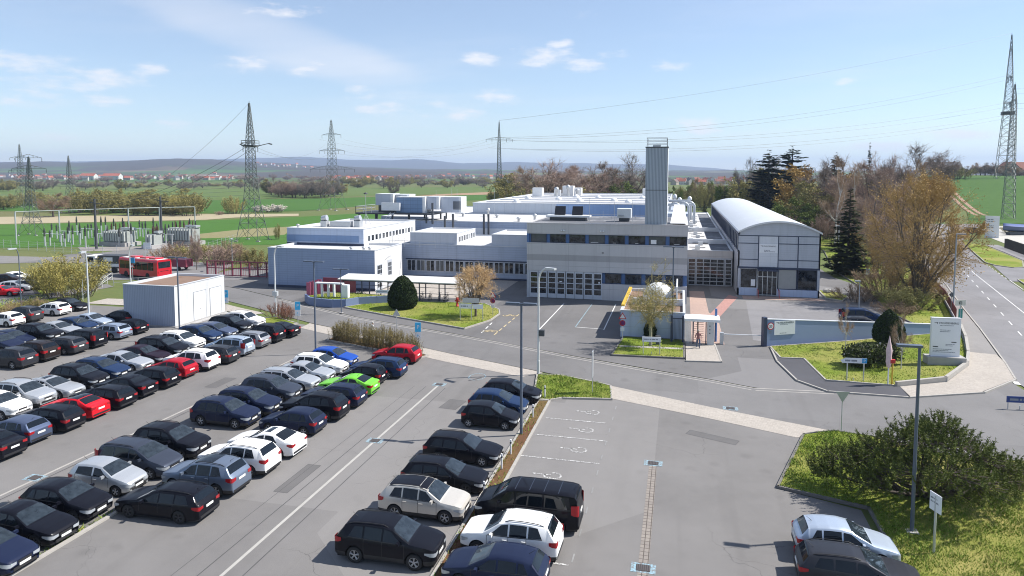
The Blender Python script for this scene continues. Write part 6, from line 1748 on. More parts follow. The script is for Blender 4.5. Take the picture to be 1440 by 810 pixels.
SHRUB_R = make_bush('bare_shrub', 81, (2.6, 2.6, 2.0), 2200, .55, .011, leafmat('reddish twigs', (.22, .10, .075), (.34, .18, .12)), 0, .05, 44)
SHRUB_O = make_bush('budding_shrub', 82, (3, 3, 2.8), 2600, .5, .012, TW_OLIVE, 2, .07, 46)
SHRUB_Y = make_bush('willow_shrub', 83, (3.4, 3.4, 3.4), 3200, .7, .011, TW_YELLOW, 2, .06, 50)
SHRUB_W = make_bush('blossom_shrub', 84, (3, 3, 2.4), 2200, .4, .012, BLOSSOM, 3, .10, 40)
SHRUB_P = make_bush('bare_shrub', 85, (3, 3, 2.6), 3000, .45, .012, TW_PURPLE, 1, .05, 50)
USIZE = {}
for q, w_, h_ in [(b, 8., 10.) for b in BARE + LEAFY + [PURPLE]] + [(BIRCHT, 5.4, 10.4), (FIR, 5.6, 10.), (CEDAR, 6.8, 10.), (SPRUCE, 5.8, 10.), (SHRUB_B, 4.2, 2.9), (SHRUB_R, 3.8, 2.3), (SHRUB_O, 4.2, 3.1), (SHRUB_Y, 4.8, 3.8), (SHRUB_W, 4.2, 2.7), (SHRUB_P, 4.2, 2.9)]: USIZE[q.name] = (w_, h_)
def plant_at(proto, px, dist, top, wpx, label, group=None):
    """a plant standing at forward distance dist on column px, as tall as row top, wpx wide"""
    x, y = BY(px, dist); z = ground(x, y); h = ZY(top, dist) - z; w_ = wpx / 972.6 * dist
    u = USIZE[proto.name]; s = w_ / u[0]
    return put(proto, FIRST, (x, y, z), rnd.uniform(0, 6.28), (s, s, h / u[1]), label, group)
def dist_of(py): return 16.8 * 972.6 / (py - 242)

# wooded slope right of the round roofed hall
WILLOW = make_tree('willow_tree', 90, H=15, crown=(6.9, 6.9, 7.4), cz=8.3, fork=0, n1=17, n2=12, n3=8, nt=10, tl=.95, tw=.018, mats=(BARK, leafmat('golden brown buds', (.31, .20, .085), (.49, .345, .135))), tr=.42, up=.3, leaves=1, ls=.10, vase=True)
x, y = G(1291, 424); put(WILLOW, FIRST, (x, y, 0), .4, (1.02, 1.02, 1.03), 'wide orange and yellow budding tree between the park lawn and the main road')
for proto, px, d, top, wpx, lab in (
    (SPRUCE, 1197, 112, 266, 82, 'olive green fir standing left of the big orange tree'),
    (CEDAR, 1081, 228, 213, 98, 'dark blue green pine, left of the two tall pines behind the round roof'),
    (CEDAR, 1114, 236, 207, 96, 'tallest dark pine with flat layered crown behind the round roof'),
    (LEAFY[1], 1152, 205, 220, 104, 'russet budding tree right of the two dark pines'),
    (PURPLE, 1128, 200, 262, 60, 'purple bare tree at the foot of the dark pines'),
    (BIRCHT, 1178, 160, 236, 46, 'white barked birch between the russet tree and the purple trees'),
    (BIRCHT, 1203, 165, 232, 50, 'white barked birch just above the olive green fir'),
    (PURPLE, 1232, 150, 236, 100, 'rounded purple bare tree behind the big orange tree'),
    (PURPLE, 1185, 190, 246, 84, 'purple bare tree between the birches'),
    (BARE[0], 1247, 200, 212, 84, 'tall grey bare tree with the small dark fir in it, on the slope'),
    (BARE[1], 1280, 190, 202, 104, 'tallest grey bare tree on the slope above the orange tree'),
    (FIR, 1222, 215, 203, 26, 'slim dark fir sticking out between bare trees on the slope'),
    (BARE[2], 1305, 175, 222, 62, 'bare tree with crooked crown at the edge of the green hillside field'),
    (CEDAR, 1176, 250, 216, 40, 'flat topped dark pine above the russet tree'),
    (BARE[1], 1166, 198, 224, 84, 'tan bare tree just right of the russet tree'),
    (BARE[2], 1200, 205, 217, 92, 'broad pale brown bare tree above the olive green fir'),
    (PURPLE, 1225, 182, 226, 100, 'broad purple brown bare tree above the orange tree, left of the slim dark fir'),
    (LEAFY[0], 1140, 190, 250, 70, 'yellowish budding tree at the foot of the russet tree'),
    (LEAFY[2], 1120, 180, 275, 60, 'fresh green low tree below the tall pines'),
    (PURPLE, 1260, 165, 232, 90, 'purple bare tree showing over the orange tree top'),
    (LEAFY[0], 1062, 236, 232, 64, 'yellow green tree left of the dark pines behind the round roof'),
    (BARE[1], 1052, 262, 222, 40, 'bare tree behind the yellow green tree'),
    (BARE[0], 1085, 275, 218, 60, 'reddish bare tree behind the two dark pines'),
    (LEAFY[2], 1035, 262, 252, 56, 'low green tree behind the end of the round roof'),
    (BARE[0], 1325, 385, 211, 44, 'lone bare tree on the crest of the green hillside field'),
    (SHRUB_O, 1345, 400, 232, 46, 'grey green bush right of the lone bare tree on the crest'),
    (PURPLE, 1265, 128, 290, 90, 'low purple bare tree behind the golden stems'),
    (SHRUB_P, 1245, 111, 338, 76, 'rounded purple shrub on the park lawn'),
    (SHRUB_B, 1255, 93, 372, 92, 'brown leafless shrub in front of the rounded purple shrub'),
    (SHRUB_B, 1213, 90, 400, 70, 'brown leafless shrub reaching over the dark blue parked cars'),
    (SHRUB_O, 1285, 84, 402, 80, 'olive budding shrub behind the clipped cone by the entrance wall'),
    (SHRUB_B, 1312, 92, 400, 50, 'brown shrub against the maroon road fence'),
    (SHRUB_R, 1318, 82.5, 440, 44, 'reddish twiggy shrub behind the blue entrance wall'),
    (SHRUB_B, 1270, 81, 425, 60, 'twiggy brown shrub behind the middle of the blue entrance wall'),
    (SHRUB_O, 1433, 190, 318, 44, 'olive shrub by the dark fence across the main road'),
):
    plant_at(proto, px, d, top, wpx, lab)
for i in range(16): plant_at(rnd.choice(BARE + [PURPLE]), 1352 + i * 7 + rnd.uniform(-3, 3), rnd.uniform(450, 520), rnd.uniform(228, 237), rnd.uniform(18, 30), 'grey bare tree in the row on the hill crest right', 'bare trees along the hill crest')
for i, (px, d) in enumerate(((1110, 170), (1128, 185), (1098, 195), (1140, 178), (1160, 172))):
    plant_at(SHRUB_P, px, d, 300 + i % 2 * 8, 46, 'low purple shrub under the trees beside the round roof', 'low shrubs under the slope trees')
# wood behind the production hall
for i, (pr, px, d, top, w_) in enumerate(((LEAFY[0], 722, 285, 240, 56), (BARE[0], 768, 275, 221, 92), (BARE[2], 745, 300, 232, 60), (PURPLE, 800, 300, 233, 70), (PURPLE, 822, 320, 231, 76), (BARE[2], 847, 290, 225, 64), (PURPLE, 862, 310, 234, 70), (BARE[1], 888, 285, 216, 70), (PURPLE, 906, 300, 232, 60), (PURPLE, 785, 330, 240, 70), (PURPLE, 835, 260, 242, 70), (LEAFY[2], 890, 262, 254, 60), (LEAFY[2], 855, 258, 258, 50), (PURPLE, 870, 262, 248, 50), (LEAFY[0], 705, 300, 252, 40), (PURPLE, 808, 255, 250, 60), (SHRUB_O, 825, 245, 262, 60), (SHRUB_B, 790, 245, 262, 50), (SHRUB_O, 740, 250, 262, 50))):
    lab = ['olive budding tree at the left end of the wood behind the production hall', 'broad bare tree with dark trunk, left in the wood behind the production hall'][i] if i < 2 else ('tallest bare crown left of the ribbed tower in the wood' if i == 7 else 'bare reddish brown tree in the wood behind the production hall')
    if i >= 2 and i != 7 and pr in LEAFY + [SHRUB_O, SHRUB_B]: lab = 'low green brown growth at the foot of the wood behind the hall'
    plant_at(pr, px, d, top, w_, lab, None if i in (0, 1, 7) else ('undergrowth of the wood behind the hall' if 'low' in lab else 'trees of the wood behind the hall'))
for i in range(12):
    px = 950 + i * 9; plant_at((LEAFY[2], SHRUB_O, LEAFY[0])[i % 3], px, 300 + 14 * (i % 4), rnd.uniform(252, 260), 22, 'small green orchard tree behind the pipes and the link hall', 'orchard trees behind the pipes')
plant_at(BARE[2], 985, 330, 249, 30, 'dark bare tree over the orchard left of the round roof'); plant_at(BARE[0], 1015, 330, 250, 34, 'second dark bare tree over the orchard, nearer the round roof'); plant_at(SPRUCE, 1020, 232, 262, 34, 'dark low fir behind the far end of the round roof')
plant_at(SPRUCE, 992, 235, 279, 14, 'small dark fir at the far corner of the link hall')
# tree lines on the valley floor
def treeline(protos, x0, x1, n, d0, d1, t0, t1, w0, w1, label, group):
    for i in range(n):
        px = x0 + (x1 - x0) * (i + rnd.random()) / n
        plant_at(rnd.choice(protos), px, rnd.uniform(d0, d1), rnd.uniform(t0, t1), rnd.uniform(w0, w1), label, group)
treeline([LEAFY[0], LEAFY[0], SHRUB_Y, SHRUB_O, LEAFY[0]], 105, 275, 26, 255, 330, 262, 276, 26, 46, 'olive willow in the tree belt behind the substation', 'willows behind the substation')
treeline([BARE[1], SHRUB_O, LEAFY[0]], -60, 105, 12, 300, 380, 266, 278, 22, 36, 'bare or budding tree left in the belt behind the lattice masts', 'belt trees at the left edge')
treeline([BARE[0], BARE[1], LEAFY[0], BARE[1]], 380, 478, 20, 440, 520, 246, 258, 22, 34, 'bare tree in the grove left of the middle lattice mast', 'grove on the valley floor')
treeline([BARE[1], LEAFY[0], BARE[1]], -100, 400, 46, 560, 900, 249, 258, 12, 26, 'small bare tree in the far hedgerows across the valley', 'far hedgerow trees')
treeline([BARE[1], LEAFY[0]], 480, 720, 36, 700, 1050, 247, 256, 10, 24, 'tiny bare tree in front of the far village', 'trees in front of the far village')
treeline([PURPLE, BARE[0]], -150, 900, 60, 1100, 1700, 243, 249, 10, 22, 'tiny dark tree at the foot of the wooded hills', 'trees at the foot of the hills')
for proto, px, d, top, wpx, lab in ((SHRUB_O, 327, 280, 274, 34, 'round olive bush left of the nearest lattice mast legs'), (SHRUB_W, 384, 290, 286, 32, 'pale blossoming bush right of the nearest lattice mast'), (SHRUB_W, 362, 292, 288, 18, 'small pale blossoming bush behind the mast legs'), (BARE[2], 72, 260, 270, 44, 'bare tree with open crown left of the substation gantry'), (SHRUB_P, 306, 270, 296, 14, 'small purple bush on the field edge'), (BARE[1], 553, 470, 253, 18, 'single slim tree in the meadow behind the cooling plant'), (SHRUB_O, 388, 172, 313, 9, 'small upright bush at the corner of the blue hall')):
    plant_at(proto, px, d, top, wpx, lab)
# shrubs round the bus stop and the car park edge
plant_at(SHRUB_Y, 92, 92, 352, 92, 'yellow green willow bush above the black saloon at the car park edge')
plant_at(SHRUB_Y, 60, 94, 362, 50, 'smaller yellow willow bush beside the thin lamp post')
for i, (px, d, top, w_) in enumerate(((235, 128, 345, 60), (270, 132, 340, 56), (300, 124, 344, 60), (330, 128, 346, 60), (358, 120, 348, 44), (250, 138, 338, 50), (316, 140, 338, 50))):
    plant_at((SHRUB_B, SHRUB_O, SHRUB_P)[i % 3], px, d, top, w_, 'brown leafless shrub between the bus stop and the substation', 'shrubs behind the bus stop')
for i in range(11):
    x, y = -76.6 - rnd.uniform(0, 1.5), 58 + i * 1.0
    put((SHRUB_B, SHRUB_O)[i % 2], FIRST, (x, y, -.05), rnd.uniform(0, 6), (.5, .5, .5), 'dry twiggy shrub on the bank behind the parked cars', 'bank shrubs behind the parked cars')
plant_at(BARE[0], 272, 118, 318, 16, 'thin dark sapling between the bus stop and the substation')
x, y = G(392, 447); put(SHRUB_R, FIRST, (x, y, 0), 0, (.95, .8, .9), 'bare red bush at the base of the curved lamp post')
x, y = G(405, 449); put(SHRUB_R, FIRST, (x, y, 0), 2, (.7, .7, .75), 'second bare red bush next to the blue parking sign')
island([(-45.2, 70.2), (-43.0, 68.7), (-41.0, 67.6), (-41.6, 66.2), (-44.6, 66.8), (-46.4, 69.0)], .1)
island([(-34.2, 61.6), (-29, 59.8), (-22.6, 57.6), (-22.2, 58.4), (-23.2, 59.0), (-28.5, 62), (-33.6, 63.6)], .1, EARTH)
# hedge beside the blue and red hatchbacks
hd = thing('hedge', 'long brown twiggy hedge between the footpath and the red hatchback', 'hedge', (0, 0, 0))
r_ = random.Random(5); sm_, hm, wm_ = MB(), MB(), MB()
A_, B_ = Vector((-33.6, 62.2)), Vector((-22.9, 58.0))
for i in range(520):
    t = r_.random(); o = r_.uniform(-.75, .75); dd = (B_ - A_).normalized(); nn = Vector((-dd.y, dd.x)); p = A_ + (B_ - A_) * t + nn * o
    hh = (2.0 + .4 * fbm(p.x, p.y, 1.3, 3)) * r_.uniform(.7, 1.1) * (1 - .15 * abs(o)) * min(1, .55 + 4 * min(t, 1 - t))
    b = Vector((p.x, p.y, 0)); e = b + Vector((nn.x * o * .35 + r_.uniform(-.2, .2), nn.y * o * .35 + r_.uniform(-.2, .2), hh))
    sm_.tube(b, e, .014, .006, 3, 0, False, False)
    for j in range(34):
        q = b.lerp(e, r_.uniform(.12, 1)); d = (rv(r_) * .7 + Vector((0, 0, .7))).normalized(); ll = r_.uniform(.15, .42)
        twig(hm, q, d, ll, .010, r_); 
        if r_.random() < .8: leaf(hm, q + d * ll * r_.uniform(.3, 1), .035, r_)
sm_.build('stems', BARKD, hd); hm.build('twigs', leafmat('hedge twigs', (.19, .145, .055), (.31, .26, .10)), hd)
# clipped evergreens and shrubs in the lawns
t = make_topiary('clipped_yew', 3, [(1.2, .0), (1.65, .45), (1.78, 1.0), (1.72, 1.8), (1.45, 2.6), (1.05, 3.25), (.6, 3.75), (.1, 4.0)], YEW, 9000, .085); t.location = (-33.0, 78.3, .1); t['label'] = 'egg shaped clipped dark yew in front of the bicycle shelter'
t = make_topiary('clipped_yew', 4, [(.5, 0), (1.25, .5), (1.42, 1.1), (1.3, 1.8), (.95, 2.5), (.5, 3.1), (.05, 3.5)], YEW, 7000, .075); t.location = (*G(1249, 487), .1); t['label'] = 'cone shaped dark evergreen in front of the blue entrance wall'
t = make_topiary('clipped_yew', 6, [(.35, 0), (.6, .3), (.62, .9), (.4, 1.5), (.05, 1.95)], YEW, 2200, .06); t.location = (*G(914, 477), .1); t['label'] = 'small dark evergreen at the foot of the slender tree by the annex wall'
def leaf_bush(name, seed, size, n, ls, mat, extra=None):
    r_ = random.Random(seed); m = MB(); s = MB()
    for i in range(18):
        a = r_.uniform(0, 6.28); s.tube((0, 0, 0), (math.cos(a) * size[0] * .4, math.sin(a) * size[1] * .4, size[2] * .6), .03, .012, 4, 0, False)
    lobes = [(Vector((r_.uniform(-.6, .6) * size[0] * .5, r_.uniform(-.6, .6) * size[1] * .5, size[2] * r_.uniform(.3, .6))), r_.uniform(.28, .45)) for _ in range(12)]
    for i in range(n):
        c, k_ = r_.choice(lobes); d = rv(r_); rr = r_.uniform(.7, 1.05)
        p = c + Vector((d.x * size[0] * k_ * .75, d.y * size[1] * k_ * .75, d.z * size[2] * k_)) * rr
        if p.z < .05: continue
        leaf(m, p, ls * r_.uniform(.6, 1.4), r_, 1 if extra and r_.random() < .08 and d.z > .1 else 0)
    root = thing(name, 'shrub', 'shrub'); s.build('stems', BARKD, root); m.build('foliage', [mat] + ([extra] if extra else []), root); return root
b = leaf_bush('rhododendron', 8, (3.6, 2.6, 2.2), 4200, .11, LEAFD, BLOSSOM); b.location = (*G(1218, 518), .1); b['label'] = 'dark leafy evergreen shrub behind the small white direction sign'
b = leaf_bush('rhododendron', 9, (2.6, 2.2, 2.0), 2600, .11, LEAFD, BLOSSOM); b.location = (*G(1247, 512), .1); b['label'] = 'smaller dark leafy shrub behind the folded red and white parasol'
# round headed tree on the island and slender tree at the annex
GLOBE = make_tree('globe_tree', 95, H=5.6, crown=(2.75, 2.75, 2.25), cz=3.5, fork=1.15, n1=18, n2=9, n3=6, nt=6, tl=.5, tw=.012, mats=(BARK, leafmat('reddish gold twigs', (.40, .26, .14), (.56, .41, .22))), tr=.16, up=.4, leaves=1, ls=.05, vase=True)
GLOBE.location = (*G(669, 446), .1); GLOBE['label'] = 'round headed reddish gold tree on the lawn before the fire station'
SLEND = make_tree('slender_tree', 97, H=8, crown=(2.3, 2.3, 3.3), cz=5.0, fork=2.2, n1=9, n2=9, n3=7, nt=7, tl=.55, tw=.014, mats=(plain('pale olive bark', (.26, .25, .17), .9), leafmat('yellow spring twigs', (.26, .21, .08), (.42, .36, .14))), tr=.15, up=.3, leaves=1, ls=.045)
SLEND.location = (*G(915, 488), .1); SLEND.scale = (1.1, 1.1, 1.08); SLEND['label'] = 'slender bare tree with pale trunk in front of the annex'
for px, py, h, lab in ((1189, 492, .42, 'thin bare sapling by the blue entrance wall'), (1267, 520, .5, 'thin dark young tree left of the sign tower'), ):
    o = put(BIRCHT, FIRST, (*G(px, py), .1), 1., (h * .6, h * .6, h), lab)
# sprawling dark pine bush bottom right
pb = thing('pine_bush', 'sprawling dark green mountain pine filling the lower right lawn', 'pine', (0, 0, 0))
r_ = random.Random(12); tm, cm = MB(), MB()
base = Vector((*G(1300, 700), .1))
clumps = []
for px, py, z, s in ((1180, 640, .9, 1.5), (1205, 640, 1.3, 1.5), (1235, 630, 1.9, 1.6), (1265, 625, 2.3, 1.6), (1300, 620, 2.9, 1.7), (1335, 622, 2.9, 1.7), (1365, 635, 2.3, 1.7), (1395, 650, 1.6, 1.6), (1330, 660, 2.2, 1.8), (1290, 660, 1.9, 1.7), (1250, 665, 1.2, 1.5), (1215, 668, .7, 1.3), (1370, 675, 1.5, 1.6), (1405, 668, 1.0, 1.3), (1345, 684, 1.0, 1.2), (1320, 600, 3.3, 1.3), (1290, 604, 3.0, 1.2), (1428, 655, .9, 1.1), (1160, 652, .55, .9)):
    z += .35 + .25 * z / 2; x, y = G(px, py + 14, z * .9); clumps.append((Vector((x, y, z)), s * 1.05))
for c, s in clumps:
    mid = base.lerp(c, .5) + Vector((r_.uniform(-.4, .4), r_.uniform(-.4, .4), -.25)); mid.z = max(mid.z, .25)
    tm.tube(base + Vector((r_.uniform(-.5, .5), r_.uniform(-.3, .3), 0)), mid, .12, .08, 6, 0, False); tm.tube(mid, c, .08, .04, 5, 0, False)
    for i in range(84):
        d = rv(r_); d.z = abs(d.z) * .9 - .25; rr = r_.uniform(.45, 1.05); p = c + Vector((d.x * s * 1.05, d.y * s * 1.05, d.z * s * .62)) * rr
        if p.z < .15: p.z = .15 + r_.random() * .2
        tm.tube(c.lerp(p, .3), p, .02, .01, 3, 0, False, False)
        # a candle of needles
        ax_ = (Vector((d.x * .5, d.y * .5, 1.0)) + rv(r_) * .3).normalized(); L_ = r_.uniform(.22, .45)
        for j in range(34):
            q = p + ax_ * L_ * r_.uniform(-.4, 1); nd = (rv(r_) + ax_ * .55).normalized(); twig(cm, q, nd, r_.uniform(.10, .2), .02, r_)
tm.build('branches', BARKD, pb); cm.build('needles', leafmat('mountain pine needles', (.055, .084, .022), (.17, .19, .05), scale=.8), pb)
o = put(SHRUB_B, FIRST, (*G(1436, 690), .1), .3, (.55, .55, .55), 'brown leafless shrub at the right edge beside the mountain pine')
# ------------------------------------------------------------------ power line masts
LATT = plain('mast steel', (.16, .175, .17), .6, .3, var=.25, scale=.6)
LATTD = plain('dark mast steel', (.06, .065, .065), .6, .3, var=.2)
def mast(label, px, dist, top, basew, arms, base_z=None, rz=0., group=None, wid=1., neck=.72, steel=LATT, py=None, kind='mast', prof=((0, 1), (.19, .65), (.30, .48), (.435, .36), (.73, .26), (1, .03))):
    """lattice mast; arms = list of (row in the photo, half length m)"""
    x, y = BY(px, dist); z0 = ground(x, y) if base_z is None else base_z; H = ZY(top, dist) - z0
    t = thing('power_mast', label, 'power mast', (x, y, z0), rz, group)
    m = MB()
    hw_ = lambda z: basew / 2 * lerpt(prof, z / H)
    lv = [0.]; 
    while lv[-1] < H * .97: lv.append(lv[-1] + max(H * .028, hw_(lv[-1]) * 1.55))
    lv[-1] = H * .985
    th = max(.045, .00125 * H) * wid
    cs = lambda z: [(a * hw_(z), b * hw_(z), z) for a, b in ((-1, -1), (1, -1), (1, 1), (-1, 1))]
    for a, b in zip(lv, lv[1:]):
        A, B = cs(a), cs(b)
        for i in range(4):
            m.tube(A[i], B[i], th * 1.5, None, 4, 0, False, False); j = (i + 1) % 4
            m.tube(A[i], B[j], th, None, 3, 0, False, False); m.tube(A[j], B[i], th, None, 3, 0, False, False)
            m.tube(B[i], B[j], th * .8, None, 3, 0, False, False)
    m.tube((0, 0, H * .95), (0, 0, H), th, None, 4)
    m.build('lattice', steel, t)
    for row, hl in arms:
        z = ZY(row, dist) - z0; a = MB(); w_ = hw_(z) + .1; dz = max(.9, hl * .16)
        for s in (-1, 1):
            tip = (s * hl, 0, z)
            for q in (-1, 1):
                a.tube((s * w_ * .6, q * w_, z), tip, th * 1.2, None, 4, 0, False, False); a.tube((s * w_ * .5, q * w_ * .8, z + dz), tip, th, None, 3, 0, False, False)
            n = max(3, int(hl / 1.6))
            for i in range(1, n):
                u = i / n; yb = w_ * (1 - u); xx = s * (w_ * .6 + (hl - w_ * .6) * u); zt = z + dz * (1 - u)
                a.tube((xx, yb, z), (xx, -yb, z), th * .8, None, 3, 0, False, False); a.tube((xx, yb, z), (xx, yb * .8, zt), th * .7, None, 3, 0, False, False); a.tube((xx, -yb, z), (xx, -yb * .8, zt), th * .7, None, 3, 0, False, False)
        ao = a.build('cross_arm', steel, t)
        for s in (-1, 1):
            for u in ((1.,) if hl < 5 else (.55, 1.)): MB().tube((s * hl * u, 0, z - .05), (s * hl * u, 0, z - max(1.1, H * .035)), th * 1.5, None, 5, 0, False, False).build('insulator', LATTD, ao)
    f = MB()
    for p in cs(0): f.cbox((p[0], p[1], -.3), basew * .13, basew * .13, .55)
    f.build('footing', CONC, t)
    return t, (x, y, z0)
M1, p1 = mast('nearest lattice mast left of centre with dark platform near its top', 353, 169, 143, 5.7, [(207, 1.9)], None, .12, wid=1.15)
m = MB(); zz_ = ZY(190, 169) - p1[2]
m.box(-1.5, 1.5, -1.5, 1.5, zz_ - 2.8, zz_ - 2.5); rail(m, [(-1.5, -1.5, zz_ - 2.5), (1.5, -1.5, zz_ - 2.5), (1.5, 1.5, zz_ - 2.5), (-1.5, 1.5, zz_ - 2.5), (-1.5, -1.5, zz_ - 2.5)], 1.1, .06)
for s in (-1, 1): m.tube((s * .6, 1.2, zz_ - 2.8), (s * 3.4, 2.6, zz_ - 2.0), .12, .08, 5); m.tube((s * 3.4, 2.6, zz_ - 2.0), (s * 4.2, 2.9, zz_ - 2.2), .16, .16, 5)
m.build('platform', LATTD, M1)
M2, p2 = mast('slim lattice mast with three cross arms in the green meadow behind the blue hall', 467, 307, 168, 9.0, [(190, 4.9), (212, 6.5), (238, 11.5)], None, -.1)
M3, p3 = mast('lattice mast with one wide arm rising behind the roofs left of centre', 702, 335, 170, 5.2, [(196, 6.4)], None, .1, wid=1.2)
M4, p4 = mast('bulky lattice mast at the left edge by the substation', 41, 184, 219, 4.6, [(222, 3.4), (237, 4.4)], None, .3)
M5, p5 = mast('thin tall lattice mast behind the bulky one at the left edge', 29, 330, 202, 6.0, [(222, 5), (240, 6.)], None, .2)
M6, p6 = mast('pale lattice mast between the left edge masts and the substation', 97, 290, 218, 5.0, [(262, 7.5)], None, .2)
M7, p7 = mast('tallest lattice mast at the right edge on the hill crest', 1413, 400, 49, 9.0, [(146, 6.5), (110, 5.2), (72, 2.6)], None, 1.35, wid=.9, prof=((0, 1), (.43, .52), (.75, .27), (1, .02)))
M8, p8 = mast('smaller lattice mast in the hillside field just right of the tallest one', 1421, 240, 117, 3.6, [(142, 2.0)], None, 1.35, wid=1., prof=((0, 1), (.5, .6), (.85, .4), (1, .03)))
m = MB(); zq = ZY(161, 400) - p7[2]; m.box(-3.0, 3.0, -3.0, 3.0, zq - .5, zq + 1.3); m.build('platform', LATTD, M7)
WIRE = plain('conductor aluminium', (.22, .235, .25), .5, .4, var=0)
WIRED = plain('dark conductor cable', (.07, .075, .08), .5, .4, var=0)
def cable(a, b, sag, r, label, group, n=26, mat=WIRE):
    m = MB(); pts = []
    for i in range(n + 1):
        t = i / n; pts.append((a[0] + (b[0] - a[0]) * t, a[1] + (b[1] - a[1]) * t, a[2] + (b[2] - a[2]) * t - 4 * sag * t * (1 - t)))
    m.path(pts, r, 3); o = m.build('power_cable', mat); tag(o, label, 'cable', group); return o
def ab(p, dx, dy, z): return (p[0] + dx, p[1] + dy, z)
HW = 'long overhead wire from the tallest right mast to the mast behind the roofs'
for zr, dx, e in ((50, 0, 170), (108, -3, 194), (112, 3, 196), (146, -4, 197), (150, 4, 198), (163, -4, 208), (166, 4, 210)):
    cable(ab(p7, dx * .5, dx * 1.6, ZY(zr, 400)), ab(p3, dx * 1.4, 0, ZY(e, 335)), 7.5 if zr > 60 else 4, .06, HW, 'wires from the right mast to the mast behind the roofs')
for dx, e in ((-6, 196), (6, 197), (-6, 212), (6, 213)):
    cable(ab(p3, dx, 0, ZY(196 if e < 200 else 199, 335)), ab(p2, dx, 0, ZY(e, 307)), 5, .03, 'overhead wire between the mast behind the roofs and the slim meadow mast', 'wires between the two middle masts')
for dx in (-3, 3): cable(ab(p1, dx * .5, 0, ZY(207, 169)), ab(p2, dx, 0, ZY(206 + dx, 307)), 4, .03, 'overhead wire from the nearest mast to the slim meadow mast', 'wires from the nearest mast to the meadow')
for dx, e, r in ((-1.2, 0, .05), (1.2, 8, .05), (0, 12, .03)):
    q = BY(120 + e * 3, 178); cable(ab(p1, dx, 0, ZY(207 if r > .04 else 146, 169)), (q[0], q[1], ZY(295, 178)), 2.5, r, 'dark cable hanging from the nearest mast down to the substation', 'cables from the nearest mast to the substation', mat=WIRED)
for i in range(5): q = BY(-300, 420); cable((q[0], q[1] + i * 5, ZY(262, 420) + i * .6), ab(p1, 0, 0, ZY(250 + 6 * i, 169) - 0), 5, .03, 'thin wire low over the valley left of the nearest mast', 'low wires over the valley')
for dx in (-4, -2, 2, 4): q = BY(1700, 430); cable(ab(p7, dx * .5, dx * 1.6, ZY(140 + dx * 3, 400)), (q[0], q[1] + dx, ZY(120 + dx * 3, 430)), 2, .06, 'wire leaving the tall right mast towards the right edge', 'wires leaving the right mast')

# ------------------------------------------------------------------ substation
SUB_X0, SUB_Y0 = -150, 150
ga = thing('gantry', 'long pale steel gantry over the substation switchgear', 'gantry')
m = MB()
gp = [(18, 160, 298), (80, 166, 296), (178, 176, 293), (222, 184, 292), (272, 190, 291)]
tops = []
for px, d, r in gp:
    x, y = BY(px, d); z = ZY(r, d); tops.append((x, y, z)); MB().box(x - .11, x + .11, y - .11, y + .11, -.1, z).build('post', GALV, ga)
m = MB()
for a, b in zip(tops, tops[1:]): m.tube(a, b, .11, None, 6)
m.build('beam', plain('pale gantry beam', (.33, .36, .34), .5), ga)
for px, d, top, lab in ((131, 150, 279, 'dark slim pole left in the substation'), (224, 158, 276, 'dark slim pole right in the substation')):
    x, y = BY(px, d); t = thing('pole', lab, 'pole', (x, y, -.05)); h = ZY(top, d)
    MB().tube((0, 0, 0), (0, 0, h), .28, .2, 8).build('shaft', DKST, t); m = MB(); m.tube((-1.4, 0, h - .8), (2.4, 0, h - 1.2), .08); m.build('cross_arm', DKST, t)
def transformer(px, d, w_, lab, h=3.5):
    x, y = BY(px, d); t = thing('transformer', lab, 'transformer', (x, y, -.05), -.12)
    MB().box(-w_ / 2 - .4, w_ / 2 + .4, -2.2, 2.2, 0, .9).build('plinth', CONC, t)
    MB().box(-w_ / 2, w_ / 2, -1.2, 1.0, .9, h).build('tank', plain('pale grey green tank', (.34, .36, .34), .55), t)
    m = MB(); n = int(w_ / .8)
    for i in range(n): m.box(-w_ / 2 + .25 + i * (w_ - .3) / n, -w_ / 2 + .25 + (i + .62) * (w_ - .3) / n, -1.75, -1.25, 1.2, h - .15)
    m.build('cooling_fins', plain('pale fins', (.42, .44, .42), .5), t)
    MB().box(w_ * .1, w_ / 2 + .3, -.4, .9, h + .2, h + .7).build('oil_vessel', GALV, t)
    for i in range(5):
        b = MB(); b.lathe((-w_ * .4 + i * w_ * .18, .3, h), [(.18, 0), (.1, .25), (.18, .4), (.1, .65), (.18, .8), (.09, 1.1), (.14, 1.2), (.05, 1.7)], 7); b.build('bushing', plain('brown insulator', (.10, .05, .035), .4), t)
    return t
transformer(165, 158, 7.2, 'large pale transformer with white cooling fins left in the substation')
transformer(256, 160, 7.4, 'large pale transformer with white cooling fins at the right end of the substation', 3.9)
transformer(214, 152, 2.2, 'small white transformer between the two large ones', 3.2)
r_ = random.Random(31)
for i in range(44):
    px = 60 + i * 4.9 + r_.uniform(-2, 2); d = r_.uniform(152, 185); x, y = BY(px, d); h = r_.uniform(3.4, 5.4)
    t = thing('insulator_post', 'dark insulator on a pale steel post in the substation', 'insulator', (x, y, -.05), 0, 'insulator posts of the substation')
    MB().box(-.12, .12, -.12, .12, 0, h * .55).build('post', GALV, t)
    MB().lathe((0, 0, h * .55), [(.16, 0), (.24, .2), (.14, .4), (.24, .6), (.14, .8), (.24, 1.0), (.1, h * .45)], 7).build('insulator', LATTD, t)
for i in range(8):
    px = 70 + i * 26; d = 158 + (i % 3) * 7; x, y = BY(px, d)
    t = thing('busbar', 'horizontal pale busbar on short legs in the substation', 'busbar', (x, y, 0), -.1, 'busbars of the substation'); m = MB(); m.tube((-3.2, 0, 2.6), (3.2, 0, 2.6), .09, None, 6); m.build('bar', WHITEM, t)
    for s in (-2.6, 2.6): MB().box(s - .1, s + .1, -.1, .1, -.05, 2.55).build('leg', GALV, t)
